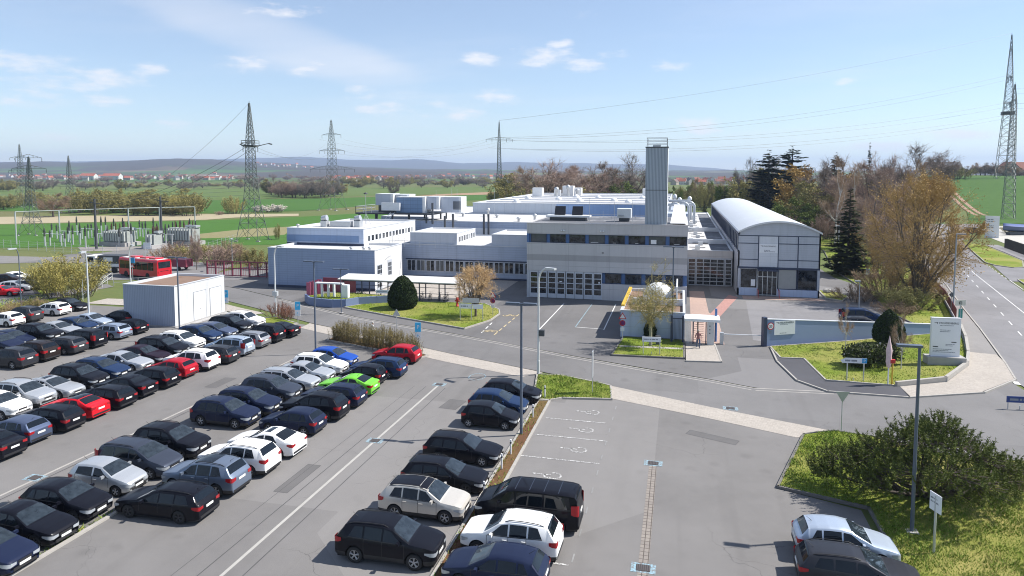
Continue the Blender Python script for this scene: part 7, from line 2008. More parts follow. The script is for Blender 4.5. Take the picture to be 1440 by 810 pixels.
t = thing('fence', 'grey mesh fence round the substation', 'fence'); m = MB(); p2_ = MB()
fp = [BY(-60, 158), BY(10, 150), BY(60, 146), BY(120, 140), BY(200, 138), BY(290, 146), BY(330, 166)]
for a, b in zip(fp, fp[1:]):
    L_ = math.dist(a, b); n = int(L_ / 2.6)
    for i in range(n): x, y = a[0] + (b[0] - a[0]) * i / n, a[1] + (b[1] - a[1]) * i / n; p2_.tube((x, y, -.05), (x, y, 2.0), .04, None, 4)
    for z in (.3, .8, 1.3, 1.8): m.tube((a[0], a[1], z), (b[0], b[1], z), .018, None, 3)
m.build('mesh_wires', GALV, t); p2_.build('posts', GALV, t)
x, y = BY(20, 146); t = thing('notice_board', 'white notice board on the substation fence', 'sign', (x, y, 0)); 
x, y = BY(203, 139.5); t.location = (x, y, 0); MB().box(-.9, .9, -.05, .05, 1.2, 2.5).build('board', LWHITE, t); MB().box(-.05, .05, .05, .12, -.05, 1.2).build('post', GALV, t)
sheet('substation_gravel', [BY(110, 146), BY(300, 150), BY(290, 172), BY(90, 178)], -.02, plain('substation gravel', (.24, .22, .20), .95, var=.3, scale=.5))
x, y = BY(184, 132); t = thing('bench_beam', 'long yellow beam lying on the grass by the bus stop road', 'beam', (x, y, -.05), .35); MB().box(-3.6, 3.6, -.2, .2, 0, .45).build('beam', plain('yellow paint', (.55, .38, .05), .6), t)

# ------------------------------------------------------------------ bus and lorry at the stop
BUSRED = plain('bus red', (.50, .012, .025), .35, var=.08, coat=.4)
x, y = G(194, 392); bus = thing('bus', 'red city bus with dark window band at the stop', 'bus', (x - .4, y + 2, 0), 0)
bL, bW, bH = 9.6, 2.5, 3.0
bus.rotation_euler = (0, 0, math.radians(-14))
m = MB(); prof = [(-bW / 2, .35), (-bW / 2, 2.7), (-bW / 2 + .12, 2.95), (-bW / 2 + .4, 3.05), (bW / 2 - .4, 3.05), (bW / 2 - .12, 2.95), (bW / 2, 2.7), (bW / 2, .35)]
v0 = [(-bL / 2, a, b) for a, b in prof]; v1 = [(bL / 2, a, b) for a, b in prof]; n = len(prof)
m.add(v0 + v1, [(i, i + 1, n + i + 1, n + i)[::-1] for i in range(n - 1)]); m.add(v0, [tuple(range(n))]); m.add(v1, [tuple(range(n))[::-1]])
m.build('body', BUSRED, bus)
MB().box(-bL / 2 + .3, bL / 2 - .3, -bW / 2 + .05, bW / 2 - .05, .2, .36).build('underbody', UNDER, bus)
for s in (-1, 1):
    yy = s * (bW / 2 + .008)
    for i in range(6):
        a = -bL / 2 + .25 + i * 1.42; MB().poly([(a, yy, 1.35), (a + 1.36, yy, 1.35), (a + 1.36, yy, 2.6), (a, yy, 2.6)][::(1 if s < 0 else -1)]).build('side_window', GLASS, bus)
MB().poly([(bL / 2 + .008, -1.0, 1.75), (bL / 2 + .008, 1.0, 1.75), (bL / 2 + .008, 1.05, 2.75), (bL / 2 + .008, -1.05, 2.75)]).build('rear_window', SCREEN, bus)
MB().poly([(-bL / 2 - .008, -1.15, 1.2), (-bL / 2 - .008, 1.15, 1.2), (-bL / 2 - .008, 1.15, 2.8), (-bL / 2 - .008, -1.15, 2.8)][::-1]).build('windscreen', GLASS, bus)
for a in (-2.2, .6, 2.9): MB().box(a - .8, a + .8, -.7, .7, 3.05, 3.3).build('roof_unit', BUSRED, bus)
MB().box(-bL / 2 + .4, bL / 2 - .4, -.95, .95, 3.052, 3.075).build('roof_panel', WHITEM, bus)
for a in (-3.0, 2.4):
    for s in (-1, 1):
        w_ = MB(); w_.tube((a, s * 1.27, .48), (a, s * 1.0, .48), .48, None, 16); w_.build('wheel', TYRE, bus)
for s in (-1, 1): MB().box(bL / 2, bL / 2 + .02, s * 1.05 - .1, s * 1.05 + .1, .9, 1.3).build('taillight', LAMPR, bus)
MB().box(bL / 2, bL / 2 + .015, -.7, .7, 1.25, 1.32).build('engine_grille', UNDER, bus)
x, y = G(141, 384); lo = thing('lorry', 'white lorry with dark load bed parked beyond the bus', 'lorry', (x, y + 1.5, 0), math.radians(8))
MB().box(-3.0, 3.0, -1.1, 1.1, .75, 1.0).build('chassis', DKST, lo); MB().box(-3.1, -1.3, -1.15, 1.15, .8, 2.8).build('cab', WHITEM, lo)
MB().box(-2.9, -1.6, -1.165, -1.155, 1.8, 2.6).build('side_window', GLASS, lo); MB().box(-1.0, 3.1, -1.15, 1.15, 1.05, 1.55).build('load_bed', WHITEM, lo); MB().box(-.9, 3.0, -1.1, 1.1, 1.56, 2.9).build('load', DKST, lo)
MB().box(.2, 1.8, -1.12, -1.105, 1.9, 2.6).build('load_panel', WHITEM, lo)
for a in (-2.2, 2.0):
    for s in (-1, 1): MB().tube((a, s * 1.12, .48), (a, s * .85, .48), .48, None, 14).build('wheel', TYRE, lo)
# ------------------------------------------------------------------ cars outside the car park
x, y = G(1213, 443, .9); proto_to('mpv', 'darkblue', x, y, 0, .05, 'dark blue people carrier behind the blue entrance wall', 'cars behind the entrance wall')
x, y = G(1217, 455, .7); proto_to('estate', 'charcoal', x, y - .2, 0, .02, 'charcoal car hidden behind the entrance wall, nearest the wall top', 'cars behind the entrance wall')
x, y = BY(1374, 188); proto_to('suv', 'black', x, y, ground(x, y) + .1, .3, 'black off-roader on the drive across the main road', 'cars across the main road')
x, y = BY(1392, 205); proto_to('van', 'navy', x, y, ground(x, y) + .07, 1.2, 'dark van behind the white sign board across the main road', 'cars across the main road')
for kind, colr, px, py, rz, lab in (('coupe', 'red', 4, 408, .3, 'red car at the left edge in the lot beyond the grass'), ('hatch', 'silver', 22, 402, .4, 'silver hatchback in the lot beyond the grass at the left edge'), ('small', 'white', 24, 388, 1.6, 'small white car behind the silver hatchback in the lot beyond the grass'), ('sedan', 'charcoal', 45, 400, .4, 'charcoal saloon half hidden by the yellow willow bush')):
    x, y = G(px, py, .7); proto_to(kind, colr, x, y, -.04, rz, lab, 'cars in the lot beyond the grass')
for kind, colr, px, py, lab in (('suv', 'black', 60, 397, 'black car behind the yellow willow bush'), ('hatch', 'brownblack', 12, 392, 'dark car behind the red one at the left edge')):
    x, y = G(px, py, .7); o = place_car(kind, colr, x, y, 'R', lab, -.04, .4, 'cars in the lot beyond the grass')
# ------------------------------------------------------------------ lamps
POLE = plain('galvanised lamp post', (.30, .33, .37), .5, .3, var=.12)
POLED = plain('dark lamp post', (.10, .125, .17), .5, .2, var=.12)
POLEL = plain('pale lamp post', (.60, .62, .63), .5, .2, var=.1)
HEAD = plain('lamp housing', (.50, .52, .54), .4, .2, var=.08)
def twin_lamp(x, y, h, lab, r=.09, mat=POLED, z=0, rz=0.):
    t = thing('street_lamp', lab, 'street lamp', (x, y, z), rz, None)
    MB().tube((0, 0, 0), (0, 0, h), r, r * .7, 8).build('pole', mat, t)
    MB().cbox((0, 0, -.02), .4, .4, .05).build('base_plate', CONC, t)
    for s in (-1, 1): MB().box(min(s * .12, s * 1.0), max(s * .12, s * 1.0), -.14, .14, h - .02, h + .08).build('lamp_head', mat, t)
    MB().tube((-.15, 0, h), (.15, 0, h), .07, None, 6).build('arm', mat, t)
    return t
def curved_lamp(x, y, h, dx, lab, mat=POLEL, r=.10, z=0., dy=-.4):
    t = thing('street_lamp', lab, 'street lamp', (x, y, z))
    m = MB(); m.tube((0, 0, 0), (0, 0, 1.2), r * 1.35, r * 1.35, 8); m.tube((0, 0, 1.2), (0, 0, h - 1.3), r, r * .75, 8)
    pts = [(dx * (1 - math.cos(a)) * .85, dy * (1 - math.cos(a)) * .85, h - 1.3 + 1.25 * math.sin(a)) for a in [i * PI / 2 / 7 for i in range(8)]]
    m.path(pts, r * .75, 7); m.build('pole', mat, t)
    e = Vector(pts[-1]); d = Vector((dx, dy, 0)).normalized()
    MB().cbox((e.x + d.x * .35, e.y + d.y * .35, e.z - .05), .95, .32, .16, 0, math.atan2(d.y, d.x)).build('lamp_head', HEAD, t)
    return t
def flat_lamp(x, y, h, lab, dx=-.9, mat=POLED, z=0., r=.11):
    t = thing('street_lamp', lab, 'street lamp', (x, y, z))
    MB().tube((0, 0, 0), (0, 0, h), r, r * .72, 10).build('pole', mat, t)
    MB().cbox((0, 0, -.02), .5, .45, .09).build('base_plate', CONC, t)
    MB().box(min(0, dx), max(0, dx) + .1, -.16, .16, h - .02, h + .08).build('lamp_head', mat, t)
    return t
def hh(px, py, top): 
    x, y = G(px, py); return uz(px, top, x, y)
def uz(px, top, x, y): return CAM_H + (CAM_CY - top) / CAM_F * 1.0 * _depth(x, y) * 1. if False else ZY(top, fdist(x, y))
flat_lamp(*G(1282, 751), 8.75, 'tall blue grey lamp post with flat head in front of the pine bush', -.95, POLED, .1, .09)
twin_lamp(*G(733, 612), 8.5, 'tall twin headed lamp post in the planted strip of the middle rows', .10, POLED)
twin_lamp(*G(444, 498), 8.6, 'tall slim lamp post behind the silver saloon near the hedge', .09, POLED)
twin_lamp(*G(253, 478), 8.3, 'tall slim lamp post in front of the shed', .085, POLED)
twin_lamp(*G(945, 479), 9.3, 'twin headed lamp post in front of the annex and ribbed building', .085, POLED, .1)
twin_lamp(*G(480, 441), 5.2, 'twin headed lamp post by the bicycle shelter', .06, POLED, .1)
curved_lamp(*G(388, 447), 8.4, .9, 'curved lamp post by the bare red bush in front of the blue hall')
curved_lamp(*G(757, 527), 9.0, .9, 'curved lamp post at the grass corner by the works road')
curved_lamp(*G(126, 458), 8.2, .1, 'round headed lamp post among the rows left of the shed')
curved_lamp(*G(184, 403), 6.2, .8, 'curved lamp post behind the shed at the bus', POLEL, .09)
curved_lamp(*G(30, 432), 7.4, -.1, 'thin lamp post on the bank at the left edge', POLED, .07)
curved_lamp(*G(327, 380), 5.5, .3, 'small lamp post behind the maroon gate', POLE, .06)
flat_lamp(*G(1340, 440), 9.4, 'tall lamp post beside the main road footpath', .9, POLE, .05, .10)
flat_lamp(*G(1178, 381), 7.6, 'lamp post on the park lawn right of the round roofed hall', -.5, POLEL, .06, .09)
flat_lamp(*G(1207, 453), 4.6, 'short lamp post between the parked cars and the entrance wall', -.5, POLE, 0, .06)
# boxes and lamps on posts
x, y = G(388, 447); t = thing('signal_box', 'small grey box on the curved lamp post by the red bush', 'box', (x, y, 2.6)); MB().box(-.3, .3, -.18, .18, 0, .5).build('box', HEAD, t)
x, y = G(757, 527); t = thing('loudspeaker', 'dark loudspeaker on the curved lamp post at the grass corner', 'loudspeaker', (x, y, 3.3)); MB().box(.08, .5, -.18, .18, 0, .5).build('body', DKST, t)
t.location = (x, y, 3.3)
# ------------------------------------------------------------------ signs
BLUE = plain('sign blue', (.03, .30, .62), .5, var=.06)
def park_sign(px, py, lab):
    x, y = G(px, py); t = thing('parking_sign', lab, 'sign', (x, y, 0), .25)
    MB().tube((0, 0, 0), (0, 0, .9), .04).build('post', GALV, t)
    MB().box(-.28, .28, -.02, .02, 1.55, 2.45).build('blue_panel', plain('cyan panel', (.05, .45, .78), .5, var=.05), t)
    MB().box(-.28, .28, -.02, .02, .85, 1.54).build('white_panel', LWHITE, t)
    text('P', .5, (-.12, -.024, 1.85), t, LWHITE); text('P', .34, (-.11, -.024, 1.05), t, plain('cyan panel', (.05, .45, .78), .5))
    return t
park_sign(419, 455, 'blue and white parking sign beside the bare red bush')
park_sign(588, 489, 'blue and white parking sign behind the long hedge')
park_sign(318, 436, 'blue and white parking sign at the corner of the shed')
def small_post(px, py, h, lab, parts, name='road_sign', rz=.1, z=0., r=.035):
    x, y = G(px, py, z); t = thing(name, lab, 'sign', (x, y, z), rz); MB().tube((0, 0, 0), (0, 0, h), r).build('post', GALV, t); parts(t); return t
def tri(t, z, s, back=False, up=True):
    m = MB(); k = 1 if up else -1
    a = [(-s / 2, -.03, z - k * s * .3), (s / 2, -.03, z - k * s * .3), (0, -.03, z + k * s * .55)]
    if not up: a = a[::-1]
    b = [(p[0], -.05, p[2]) for p in a]
    m.add(a + b, [(0, 1, 2)[::-1], (3, 4, 5), (0, 3, 4, 1), (1, 4, 5, 2), (2, 5, 3, 0)], 0)
    o = m.build('triangle', GALV if back else plain('sign red', (.5, .02, .03), .5), t)
    if not back:
        c = Vector((0, 0, sum(p[2] for p in a) / 3)); q = [(p[0] * .68, -.056, c.z + (p[2] - c.z) * .68) for p in a]; MB().poly(q).build('face', LWHITE, t)
    return o
def disc(t, z, r, mat, name='disc', y=-.04):
    m = MB(); n = 18; m.add([(r * math.cos(2 * PI * i / n), y, z + r * math.sin(2 * PI * i / n)) for i in range(n)], [tuple(range(n))]); return m.build(name, mat, t)
PURP = plain('no stopping blue', (.10, .07, .42), .5)
def f(t): tri(t, 2.5, .8); disc(t, 1.85, .3, plain('sign red', (.5, .02, .03), .5), 'rim', -.04); disc(t, 1.85, .23, PURP); MB().box(-.2, .2, -.05, -.03, 1.05, 1.4).build('plate', LWHITE, t)
small_post(693, 445, 2.9, 'warning triangle over a no stopping disc on the lawn left of the fire station bays', f)
small_post(875, 480, 2.9, 'warning triangle over a no stopping disc at the annex wall corner', f)
small_post(558, 470, 2.3, 'grey backed triangular sign behind the hedge', lambda t: tri(t, 2.2, .85, True))
small_post(1183, 606, 2.3, 'grey back of a give way sign at the pine bush', lambda t: tri(t, 2.35, .85, True, False), z=.1)
small_post(833, 552, 2.6, 'narrow sign seen edge on at the grass corner by the disabled bays', lambda t: (MB().box(-.03, .03, -.3, .3, 1.2, 3.2).build('plate', GALV, t)), z=.1, rz=0)
def f(t):
    MB().box(-.34, .34, -.03, .0, 1.9, 2.7).build('board', LWHITE, t); small_lines(t, -.28, -.034, 2.42, .56, 2, .07, 0, .16, 3)
small_post(1313, 778, 2.6, 'white parking information board on a post at the bottom right lawn', f, 'information_board', -1.2, .1, .05)
def f(t):
    for s in (-.75, .75): MB().tube((s, 0, -.1), (s, 0, 1.5), .04).build('leg', GALV, t)
    MB().box(-.85, .85, -.03, .03, 1.15, 1.6).build('board', LWHITE, t); small_lines(t, -.7, -.034, 1.33, 1.3, 1, .1, 0, .1, 2)
small_post(538, 425, .2, 'low white board on two legs at the left end of the lawn', f, 'information_board', .1, .1)
small_post(916, 498, .2, 'low white board on two legs in front of the annex', f, 'information_board', .1, .12)
def f(t):
    for s in (-1.3, 0, 1.3): MB().tube((s, 0, -.1), (s, 0, 1.9), .045).build('leg', GALV, t)
    MB().box(-1.4, .1, -.03, .03, 1.3, 1.85).build('board', LWHITE, t); MB().box(.15, 1.3, -.05, .01, 1.3, 1.8).build('board', LWHITE, t); MB().box(-1.0, .9, -.03, .03, 1.95, 2.5).build('board', GALV, t)
    small_lines(t, -1.2, -.034, 1.5, 1.1, 1, .14, 0, .1, 7)
small_post(663, 450, .2, 'group of grey and white boards on three legs before the round headed tree', f, 'information_board', .1, .12)
def f(t):
    for s in (-.5, .75): MB().tube((s, 0, -.1), (s, 0, 1.75), .045).build('leg', GALV, t)
    m = MB(); m.add([(-.9, -.04, 1.42), (.95, -.04, 1.42), (.95, -.04, 1.85), (-.65, -.04, 1.85), (-1.05, -.04, 1.64)], [(0, 1, 2, 3, 4)]); m.build('arrow_board', LWHITE, t)
    MB().box(.6, .97, -.052, -.042, 1.45, 1.82).build('parking_symbol', BLUE, t); text('P', .3, (.7, -.056, 1.53), t, LWHITE); small_lines(t, -.7, -.044, 1.55, 1.1, 1, .14, 0, .1, 5)
small_post(1200, 535, .2, 'white arrow sign with blue parking square in front of the dark leafy shrub', f, 'direction_sign', .1, .12)
def f(t):
    MB().box(-.55, .55, -.04, .04, 2.55, 3.15).build('board', plain('bus stop yellow white', (.66, .64, .55), .5), t); disc(t, 2.85, .22, plain('stop dark green', (.05, .07, .03), .5)); MB().box(-.15, .25, -.05, .05, 1.2, 2.2).build('timetable', plain('teal panel', (.04, .25, .22), .5), t)
small_post(1349, 463, 3.0, 'bus stop sign with round symbol behind the sign tower', f, 'bus_stop_sign', .3, .1, .06)
def f(t): m = MB(); m.add([(-.35, -.03, 2.2), (0, -.03, 1.85), (.35, -.03, 2.2), (0, -.03, 2.55)], [(0, 1, 2, 3)]); m.build('diamond', DKST, t)
small_post(1337, 440, 2.5, 'dark diamond sign on the main road footpath by the tall lamp', f, rz=.3)
small_post(187, 396, 2.8, 'blue square sign over a red triangle near the bus', lambda t: (MB().box(-.4, .4, -.03, .03, 2.9, 3.7).build('blue_plate', BLUE, t), tri(t, 2.4, .8)), z=0)
small_post(58, 395, 3.2, 'white sign on a post behind the yellow willow bush', lambda t: (MB().box(-.35, .35, -.03, .03, 2.2, 3.2).build('plate', LWHITE, t)))
small_post(117, 423, 2.8, 'thin post pair at the end of the cycle railing', lambda t: None, 'post')
small_post(1220, 392, 1.2, 'small blue and white sign on the park lawn', lambda t: (MB().box(-.3, .3, -.03, .03, .5, .95).build('white_plate', LWHITE, t), MB().box(-.25, .25, -.03, .03, 1.0, 1.5).build('blue_plate', BLUE, t)), z=.06)
small_post(1207, 379, 1.2, 'rusty brown post on the park lawn', lambda t: MB().box(-.15, .15, -.12, .12, 0, 1.2).build('box', plain('rusty brown', (.16, .07, .03), .8), t), 'post', z=.06)
small_post(1199, 377, 2.2, 'dark bird box post on the park lawn', lambda t: MB().box(-.2, .2, -.15, .15, 1.6, 2.2).build('box', DKST, t), 'post', z=.06)
small_post(1434, 576, .3, 'blue street name plate at the right edge of the junction', lambda t: (MB().box(-.9, .9, -.04, .0, .5, .95).build('plate', plain('name plate blue', (.02, .05, .20), .5), t), MB().box(-.8, -.75, 0, .05, 0, .5).build('leg', GALV, t), small_lines(t, -.7, -.044, .64, 1.3, 1, .16, 0, .1, 2)), 'street_name_sign', .1)
# big white sign board across the main road
x, y = BY(1399, 176); t = thing('sign_board', 'big white sign board on the concrete forecourt across the main road', 'sign', (x, y, ground(x, y) + .05), -.2); MB().box(-1.5, 1.5, -.2, .2, 0, 5.6).build('board', LWHITE, t); small_lines(t, -1.1, -.21, 4.6, 2.0, 2, .25, 0, .5, 3); small_lines(t, -1.1, -.21, 3.0, 2.0, 2, .2, 0, .5, 4)
x, y = BY(1432, 184); t = thing('boat', 'dark blue covered boat on the forecourt at the right edge', 'boat', (x, y, ground(x, y) + .06), .4)
m = MB(); rows_b = []
for i in range(9):
    u = i / 8; w_ = 1.3 * (1 - (1 - u) ** 2.6) if u < .5 else 1.3; xx = -3.8 + 7.6 * u
    rows_b.append([(xx, -w_, 2.0 + .5 * (1 - u)), (xx, -w_ * .8, 1.2 + .5 * (1 - u)), (xx, 0, .7 + .7 * (1 - u) ** 2), (xx, w_ * .8, 1.2 + .5 * (1 - u)), (xx, w_, 2.0 + .5 * (1 - u))])
m.grid(rows_b); m.build('hull', plain('boat blue', (.05, .08, .16), .4), t)
m = MB().grid([[(r[0][0], r[0][1], r[0][2]), (r[0][0], 0, r[0][2] + .7), (r[4][0], r[4][1], r[4][2])] for r in rows_b], 0, True, True); m.build('cover', plain('boat cover blue', (.06, .10, .28), .7), t)
MB().box(-2.2, 2.6, -.7, .7, .1, .75).build('trailer', DKST, t)
t = thing('fence', 'dark board fence at the right edge across the main road', 'fence'); m = MB(); a, b = BY(1420, 152), BY(1475, 128)
for i in range(30): u = i / 30; m.box(a[0] + (b[0] - a[0]) * u - .3, a[0] + (b[0] - a[0]) * u + .28, a[1] + (b[1] - a[1]) * u - .04, a[1] + (b[1] - a[1]) * u + .04, 0, 2.1)
m.build('boards', plain('dark fence boards', (.07, .06, .055), .8, var=.3), t)
# hydrant, parasol, marker posts, bollards
x, y = G(643, 432); t = thing('hydrant', 'red fire hydrant on the lawn beside the bicycle shelter', 'hydrant', (x, y, .1)); RED = plain('hydrant red', (.45, .02, .02), .45)
MB().lathe((0, 0, 0), [(.22, 0), (.22, .1), (.14, .14), (.13, .8), (.2, .84), (.2, .95), (.12, 1.15), (.04, 1.2)], 12).build('barrel', RED, t); m = MB(); m.tube((-.3, 0, .7), (.3, 0, .7), .08, None, 8); m.build('outlets', RED, t)
x, y = G(1252, 543); t = thing('parasol', 'folded red and white parasol with yellow post on the corner lawn', 'parasol', (x, y, .12))
MB().lathe((-.18, 0, 1.3), [(.04, 0), (.14, .1), (.22, .5), (.2, 1.0), (.24, 1.4), (.1, 2.1), (.01, 2.6)], 9).build('folded_canopy', plain('white red cloth', (.66, .50, .50), .8, var=.3, scale=4), t)
MB().tube((-.18, 0, 0), (-.18, 0, 1.4), .05).build('pole', WHITEM, t); MB().tube((.1, 0, 0), (.1, 0, 1.9), .06).build('yellow_post', plain('yellow post', (.55, .36, .03), .5), t)
m = MB(); m.cbox((.05, -.05, 1.75), .4, .3, .28); m.build('red_knot', RED, t)
for px, py, lab in ((707, 662, 'short white post in the planted strip beside the black estate with silver wheels'), (712, 640, 'short dark and white post next to the tall twin lamp'), (745, 588, 'short white post in the strip beside the last black hatchback'), (759, 560, 'short white post at the head of the planted strip'), (700, 705, 'short white post in the planted strip by the long black van')):
    x, y = G(px, py); t = thing('marker_post', lab, 'post', (-9.55, y, .08)); MB().box(-.045, .045, -.04, .04, 0, .9).build('post', WHITEM, t); MB().box(-.05, .05, -.045, .045, .66, .76).build('band', DKST, t)
# railing at the cycle path behind the shed
t = thing('railing', 'pale double railing along the cycle path left of the shed', 'railing'); m = MB()
for off in (0, 2.6):
    a = G(116, 421); b = G(172, 399); rail(m, [(a[0] - off * .5, a[1] + off, 0), (b[0] - off * .5 - 3, b[1] + off, 0)], 1.15, .045, 0, 2, 3.)
m.build('bars', plain('pale railing', (.55, .56, .54), .5), t)
t = thing('railing', 'low grey railing in front of the red bus', 'railing'); m = MB(); a = G(160, 402); b = G(228, 398); rail(m, [(a[0], a[1], 0), (b[0], b[1], 0)], 1.0, .035, 0, 2, 3.); m.build('bars', GALV, t)
t = thing('trailer', 'small dark red trailer near the maroon gate', 'trailer', (*BY(252, 118), 0)); MB().box(-1.4, 1.4, -.9, .9, .6, 1.9).build('box', MAROON, t); 
for s in (-.9, .9): MB().tube((0, s - .08, .35), (0, s + .08, .35), .35, None, 12).build('wheel', TYRE, t)
# benches, bins, boulders
x, y = G(1163, 412); t = thing('boulder', 'pale boulder at the kerb corner right of the glazed entrance', 'rock', (x, y, .1)); m = MB()
m.lathe((0, 0, 0), [(.5, 0), (.62, .15), (.5, .4), (.2, .52), (.02, .54)], 7, 0, False); m.build('stone', CONC, t)
x, y = G(925, 486); t = thing('litter_bin', 'small dark bin by the annex wall', 'bin', (x, y, .12)); MB().lathe((0, 0, 0), [(.2, 0), (.24, .75), (.26, .78), (.26, .84)], 10).build('drum', DKST, t)

# ------------------------------------------------------------------ person walking out through the turnstile
def person(name, loc, rz, label, joints, radii, edges, clothes, skin):
    me = bpy.data.meshes.new('person'); me.from_pydata(joints, edges, []); me.update()
    o = bpy.data.objects.new(name, me); col.objects.link(o)
    sk = o.modifiers.new('skin', 'SKIN'); sk.use_smooth_shade = True; sk.branch_smoothing = .6
    for i, r in enumerate(radii):
        v = me.skin_vertices[0].data[i]; v.radius = (r, r) if isinstance(r, float) else r; v.use_root = (i == 0)
    sb = o.modifiers.new('sub', 'SUBSURF'); sb.levels = 1; sb.render_levels = 1
    dg = bpy.context.evaluated_depsgraph_get(); m2 = bpy.data.meshes.new_from_object(o.evaluated_get(dg)); bpy.data.objects.remove(o)
    for q in clothes: m2.materials.append(q)
    for p in m2.polygons:
        c = p.center; p.material_index = skin(c); p.use_smooth = True
    o = link(m2, name, None, loc, rz); tag(o, label, 'person'); return o
J = [(0, 0, .95), (0, .01, 1.15), (0, .0, 1.38), (0, -.01, 1.50), (0, -.03, 1.60), (0, -.04, 1.72),
     (.10, 0, .90), (.12, -.16, .50), (.12, .02, .09), (.12, -.16, .04), (-.10, 0, .90), (-.12, .10, .50), (-.12, .30, .14), (-.12, .16, .05),
     (.19, 0, 1.42), (.27, .06, 1.14), (.24, -.10, .93), (.235, -.15, .85), (-.19, 0, 1.42), (-.27, -.02, 1.14), (-.22, -.22, 1.0), (-.2, -.29, .97)]
Rr = [.135, .13, .15, .06, .085, .075, .095, .065, .05, .045, .095, .065, .05, .045, .065, .05, .038, .035, .065, .05, .038, .035]
Ed = [(0, 1), (1, 2), (2, 3), (3, 4), (4, 5), (0, 6), (6, 7), (7, 8), (8, 9), (0, 10), (10, 11), (11, 12), (12, 13), (2, 14), (14, 15), (15, 16), (16, 17), (2, 18), (18, 19), (19, 20), (20, 21)]
SKIN = plain('skin', (.42, .26, .19), .6, var=.05); JEANS = plain('blue jeans', (.075, .10, .17), .85); MAROONJ = plain('dark red and white top', (.24, .11, .11), .8, var=.5, scale=6); SHOE = plain('dark shoe', (.02, .02, .022), .7)
def sk1(c): return 3 if c.z < .1 else (1 if c.z < .93 else (0 if c.z < 1.5 else 2)) if abs(c.x) < .2 or c.z > 1.0 else (2 if c.z < .93 else 0)
pe = person('person', (1.85, 66.9, .1), .15, 'person in dark red top and jeans walking out of the turnstile cabin', J, Rr, Ed, [MAROONJ, JEANS, SKIN, SHOE], sk1)
hr = MB()
def cap(m, c, r, z0, n=12):
    m.lathe((c[0], c[1], c[2]), [(r * math.cos(a), r * math.sin(a) * 1.05) for a in [z0 + (PI / 2 - z0) * i / 6 for i in range(6)]] + [(.005, r * 1.05)], n)
cap(hr, (0, -.02, 1.69), .108, -.25); hr.build('hair', plain('pale grey hair', (.42, .38, .33), .8), pe)
m = MB()
for s in (-.035, .035): m.lathe((s, -.128, 1.685), [(.012, -.008), (.014, 0), (.004, .01)], 6)
m.build('eyes', INK, pe); m = MB(); m.add([(-.016, -.118, 1.65), (.016, -.118, 1.65), (0, -.150, 1.652), (0, -.122, 1.70)], [(0, 1, 2), (0, 2, 3), (2, 1, 3)]); m.build('nose', SKIN, pe)
MB().box(-.028, .028, -.126, -.116, 1.612, 1.62).build('mouth', plain('lips', (.30, .12, .10), .6), pe)
for s in (-1, 1): MB().lathe((s * .094, -.03, 1.64), [(.01, 0), (.02, .02), (.02, .05), (.01, .065)], 6).build('ear', SKIN, pe)
for hx, hy, hz, sg_ in ((.235, -.16, .83, 1), (-.2, -.31, .955, -1)):
    m = MB()
    for i, l in enumerate((.075, .085, .08, .065)):
        bx = hx - .03 + i * .02; m.tube((bx, hy, hz), (bx, hy - .015, hz - l * .6), .010, .009, 5); m.tube((bx, hy - .015, hz - l * .6), (bx, hy + .012, hz - l), .009, .007, 5)
    m.tube((hx + sg_ * -.035, hy, hz + .03), (hx + sg_ * -.055, hy - .02, hz - .015), .011, .009, 5); m.build('fingers', SKIN, pe)
x, y = G(524, 477); J2 = [(a, b, c) for a, b, c in J]
WHITEJ = plain('white jacket', (.62, .62, .60), .8, var=.2, scale=5)
pe2 = person('person', (x, y, .02), 2.4, 'person in white jacket walking on the footpath behind the hedge', J2, Rr, Ed, [WHITEJ, plain('beige trousers', (.34, .30, .25), .85), SKIN, SHOE], sk1)
hr = MB(); cap(hr, (0, -.02, 1.69), .108, -.25); hr.build('hair', plain('grey white hair', (.45, .43, .40), .8), pe2)

# ------------------------------------------------------------------ houses far off
H_WALL = [plain('house plaster %d' % i, c, .85, var=.08) for i, c in enumerate(((.48, .45, .40), (.38, .33, .27), (.55, .55, .53)))]
H_ROOF = [plain('roof tiles %d' % i, c, .85, var=.2) for i, c in enumerate(((.36, .105, .06), (.25, .10, .07), (.16, .10, .085), (.10, .10, .11)))]
def house_mesh(w_, d_, h_, r_h, wm, rm):
    m = MB(); a, b = w_ / 2, d_ / 2
    m.box(-a, a, -b, b, -3, h_, 0)
    m.add([(-a, -b, h_), (a, -b, h_), (a, b, h_), (-a, b, h_), (-a, 0, h_ + r_h), (a, 0, h_ + r_h)], [(0, 4, 3), (1, 2, 5)], 0)
    o = .5
    m.add([(-a - o, -b - o, h_ - .3), (a + o, -b - o, h_ - .3), (a + o, 0, h_ + r_h + .15), (-a - o, 0, h_ + r_h + .15), (a + o, b + o, h_ - .3), (-a - o, b + o, h_ - .3)], [(0, 1, 2, 3), (3, 2, 4, 5)], 1)
    m.box(a * .3, a * .3 + .8, -.4, .4, h_ + r_h - .8, h_ + r_h + 1.0, 1)
    for i in range(4):
        for z in (1.0, 3.8):
            if z + 1.3 < h_: m.box(-a + w_ * (i + .3) / 4, -a + w_ * (i + .62) / 4, -b - .03, -b - .005, z, z + 1.3, 2)
    return m.mesh('village_house', [wm, rm, WIN])
HM = [house_mesh(rnd.uniform(10, 16), rnd.uniform(8, 10), rnd.uniform(4.5, 7), rnd.uniform(3.5, 5), H_WALL[i % 3], H_ROOF[(0, 0, 1, 0, 2, 1, 3)[i % 7]]) for i in range(9)]
def house_at(px, d, lab, group, s=1., rz=None):
    x, y = BY(px, d); o = link(rnd.choice(HM), 'village_house', None, (x, y, ground(x, y)), rnd.uniform(-.6, .6) + rnd.choice((0, PI / 2)) if rz is None else rz)
    o.scale = (s, s, s); tag(o, lab, 'house', group); return o
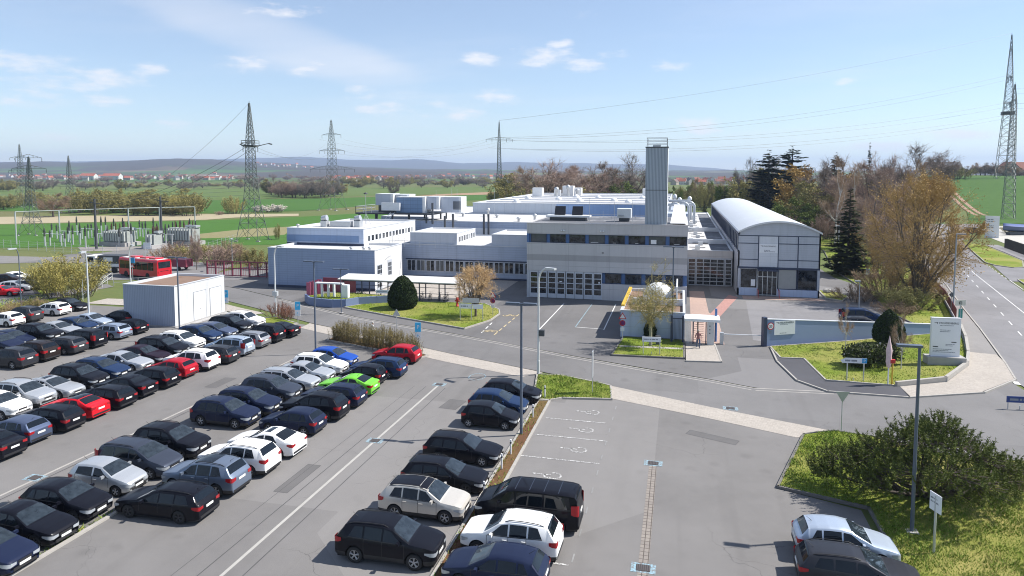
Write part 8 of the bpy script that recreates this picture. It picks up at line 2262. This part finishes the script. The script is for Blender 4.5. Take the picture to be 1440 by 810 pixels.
def village(x0, x1, n, d0, d1, lab, group, s=1.):
    for i in range(n): house_at(x0 + (x1 - x0) * (i + rnd.random()) / n, rnd.uniform(d0, d1), lab, group, s)
village(-60, 130, 34, 1500, 2300, 'tiny pale house with reddish roof in the far village at the left edge', 'houses of the far left village', .85)
village(100, 330, 52, 1350, 2600, 'tiny red roofed house in the far village left of the nearest mast', 'houses of the far red roofed village', .8)
village(360, 440, 14, 3300, 4100, 'tiny white house high on the far wooded hillside', 'houses high on the far hillside', 1.1)
village(468, 560, 32, 1150, 1700, 'tiny red roofed house in the far village right of the slim meadow mast', 'houses of the far village in the meadow', .85)
village(560, 740, 26, 1700, 2600, 'tiny pale house between dark trees in the far valley', 'houses between trees in the far valley', .85)
village(940, 1045, 18, 900, 1300, 'tiny red roofed house behind the orchard', 'red roofed houses behind the orchard', .8)
for px, d, w_, lab in ((125, 1450, 30, 'long red roofed building at the front of the far village'), (158, 1480, 36, 'second long red roofed building in the far village'), (292, 1700, 50, 'large white flat building in the far village')):
    x, y = BY(px, d); b = house_mesh(w_, 16, 9, 5 if px < 200 else .6, H_WALL[2], H_ROOF[0] if px < 200 else H_WALL[2]); o = link(b, 'village_house', None, (x, y, ground(x, y)), 0.2); tag(o, lab, 'house')
for px, d, top, lab, ri in ((1417, 470, 231, 'white gabled farmhouse behind the foot of the tallest mast', 1), (1438, 475, 231, 'red roofed barn at the right edge on the hill', 1), (1313, 480, 238, 'small brown house left of the lone tree on the hill crest', 2), (1337, 490, 240, 'low dark roofed house right of the lone tree on the hill crest', 3)):
    x, y = BY(px, d); b = house_mesh(14 if ri == 1 else 11, 11, 4.2, 5.2, H_WALL[0], H_ROOF[ri]); o = link(b, 'farmhouse', None, (x, y, ground(x, y)), PI / 2 if px == 1417 else .1); tag(o, lab, 'house')

# ------------------------------------------------------------------ air
hz = MB().box(-9000, 9000, -400, 13200, -60, 260).build('haze', None)
hz.data.materials.clear()
k = bpy.data.materials.new('thin blue air'); k.use_nodes = True; k.node_tree.nodes.clear()
o_ = k.node_tree.nodes.new('ShaderNodeOutputMaterial'); v_ = k.node_tree.nodes.new('ShaderNodeVolumePrincipled')
v_.inputs['Color'].default_value = (.58, .74, 1, 1); v_.inputs['Density'].default_value = .000125; v_.inputs['Anisotropy'].default_value = .1
k.node_tree.links.new(v_.outputs[0], o_.inputs['Volume']); hz.data.materials.append(k); hz['kind'] = 'stuff'
for me in [m_ for m_ in bpy.data.meshes if m_.users == 0]: bpy.data.meshes.remove(me)
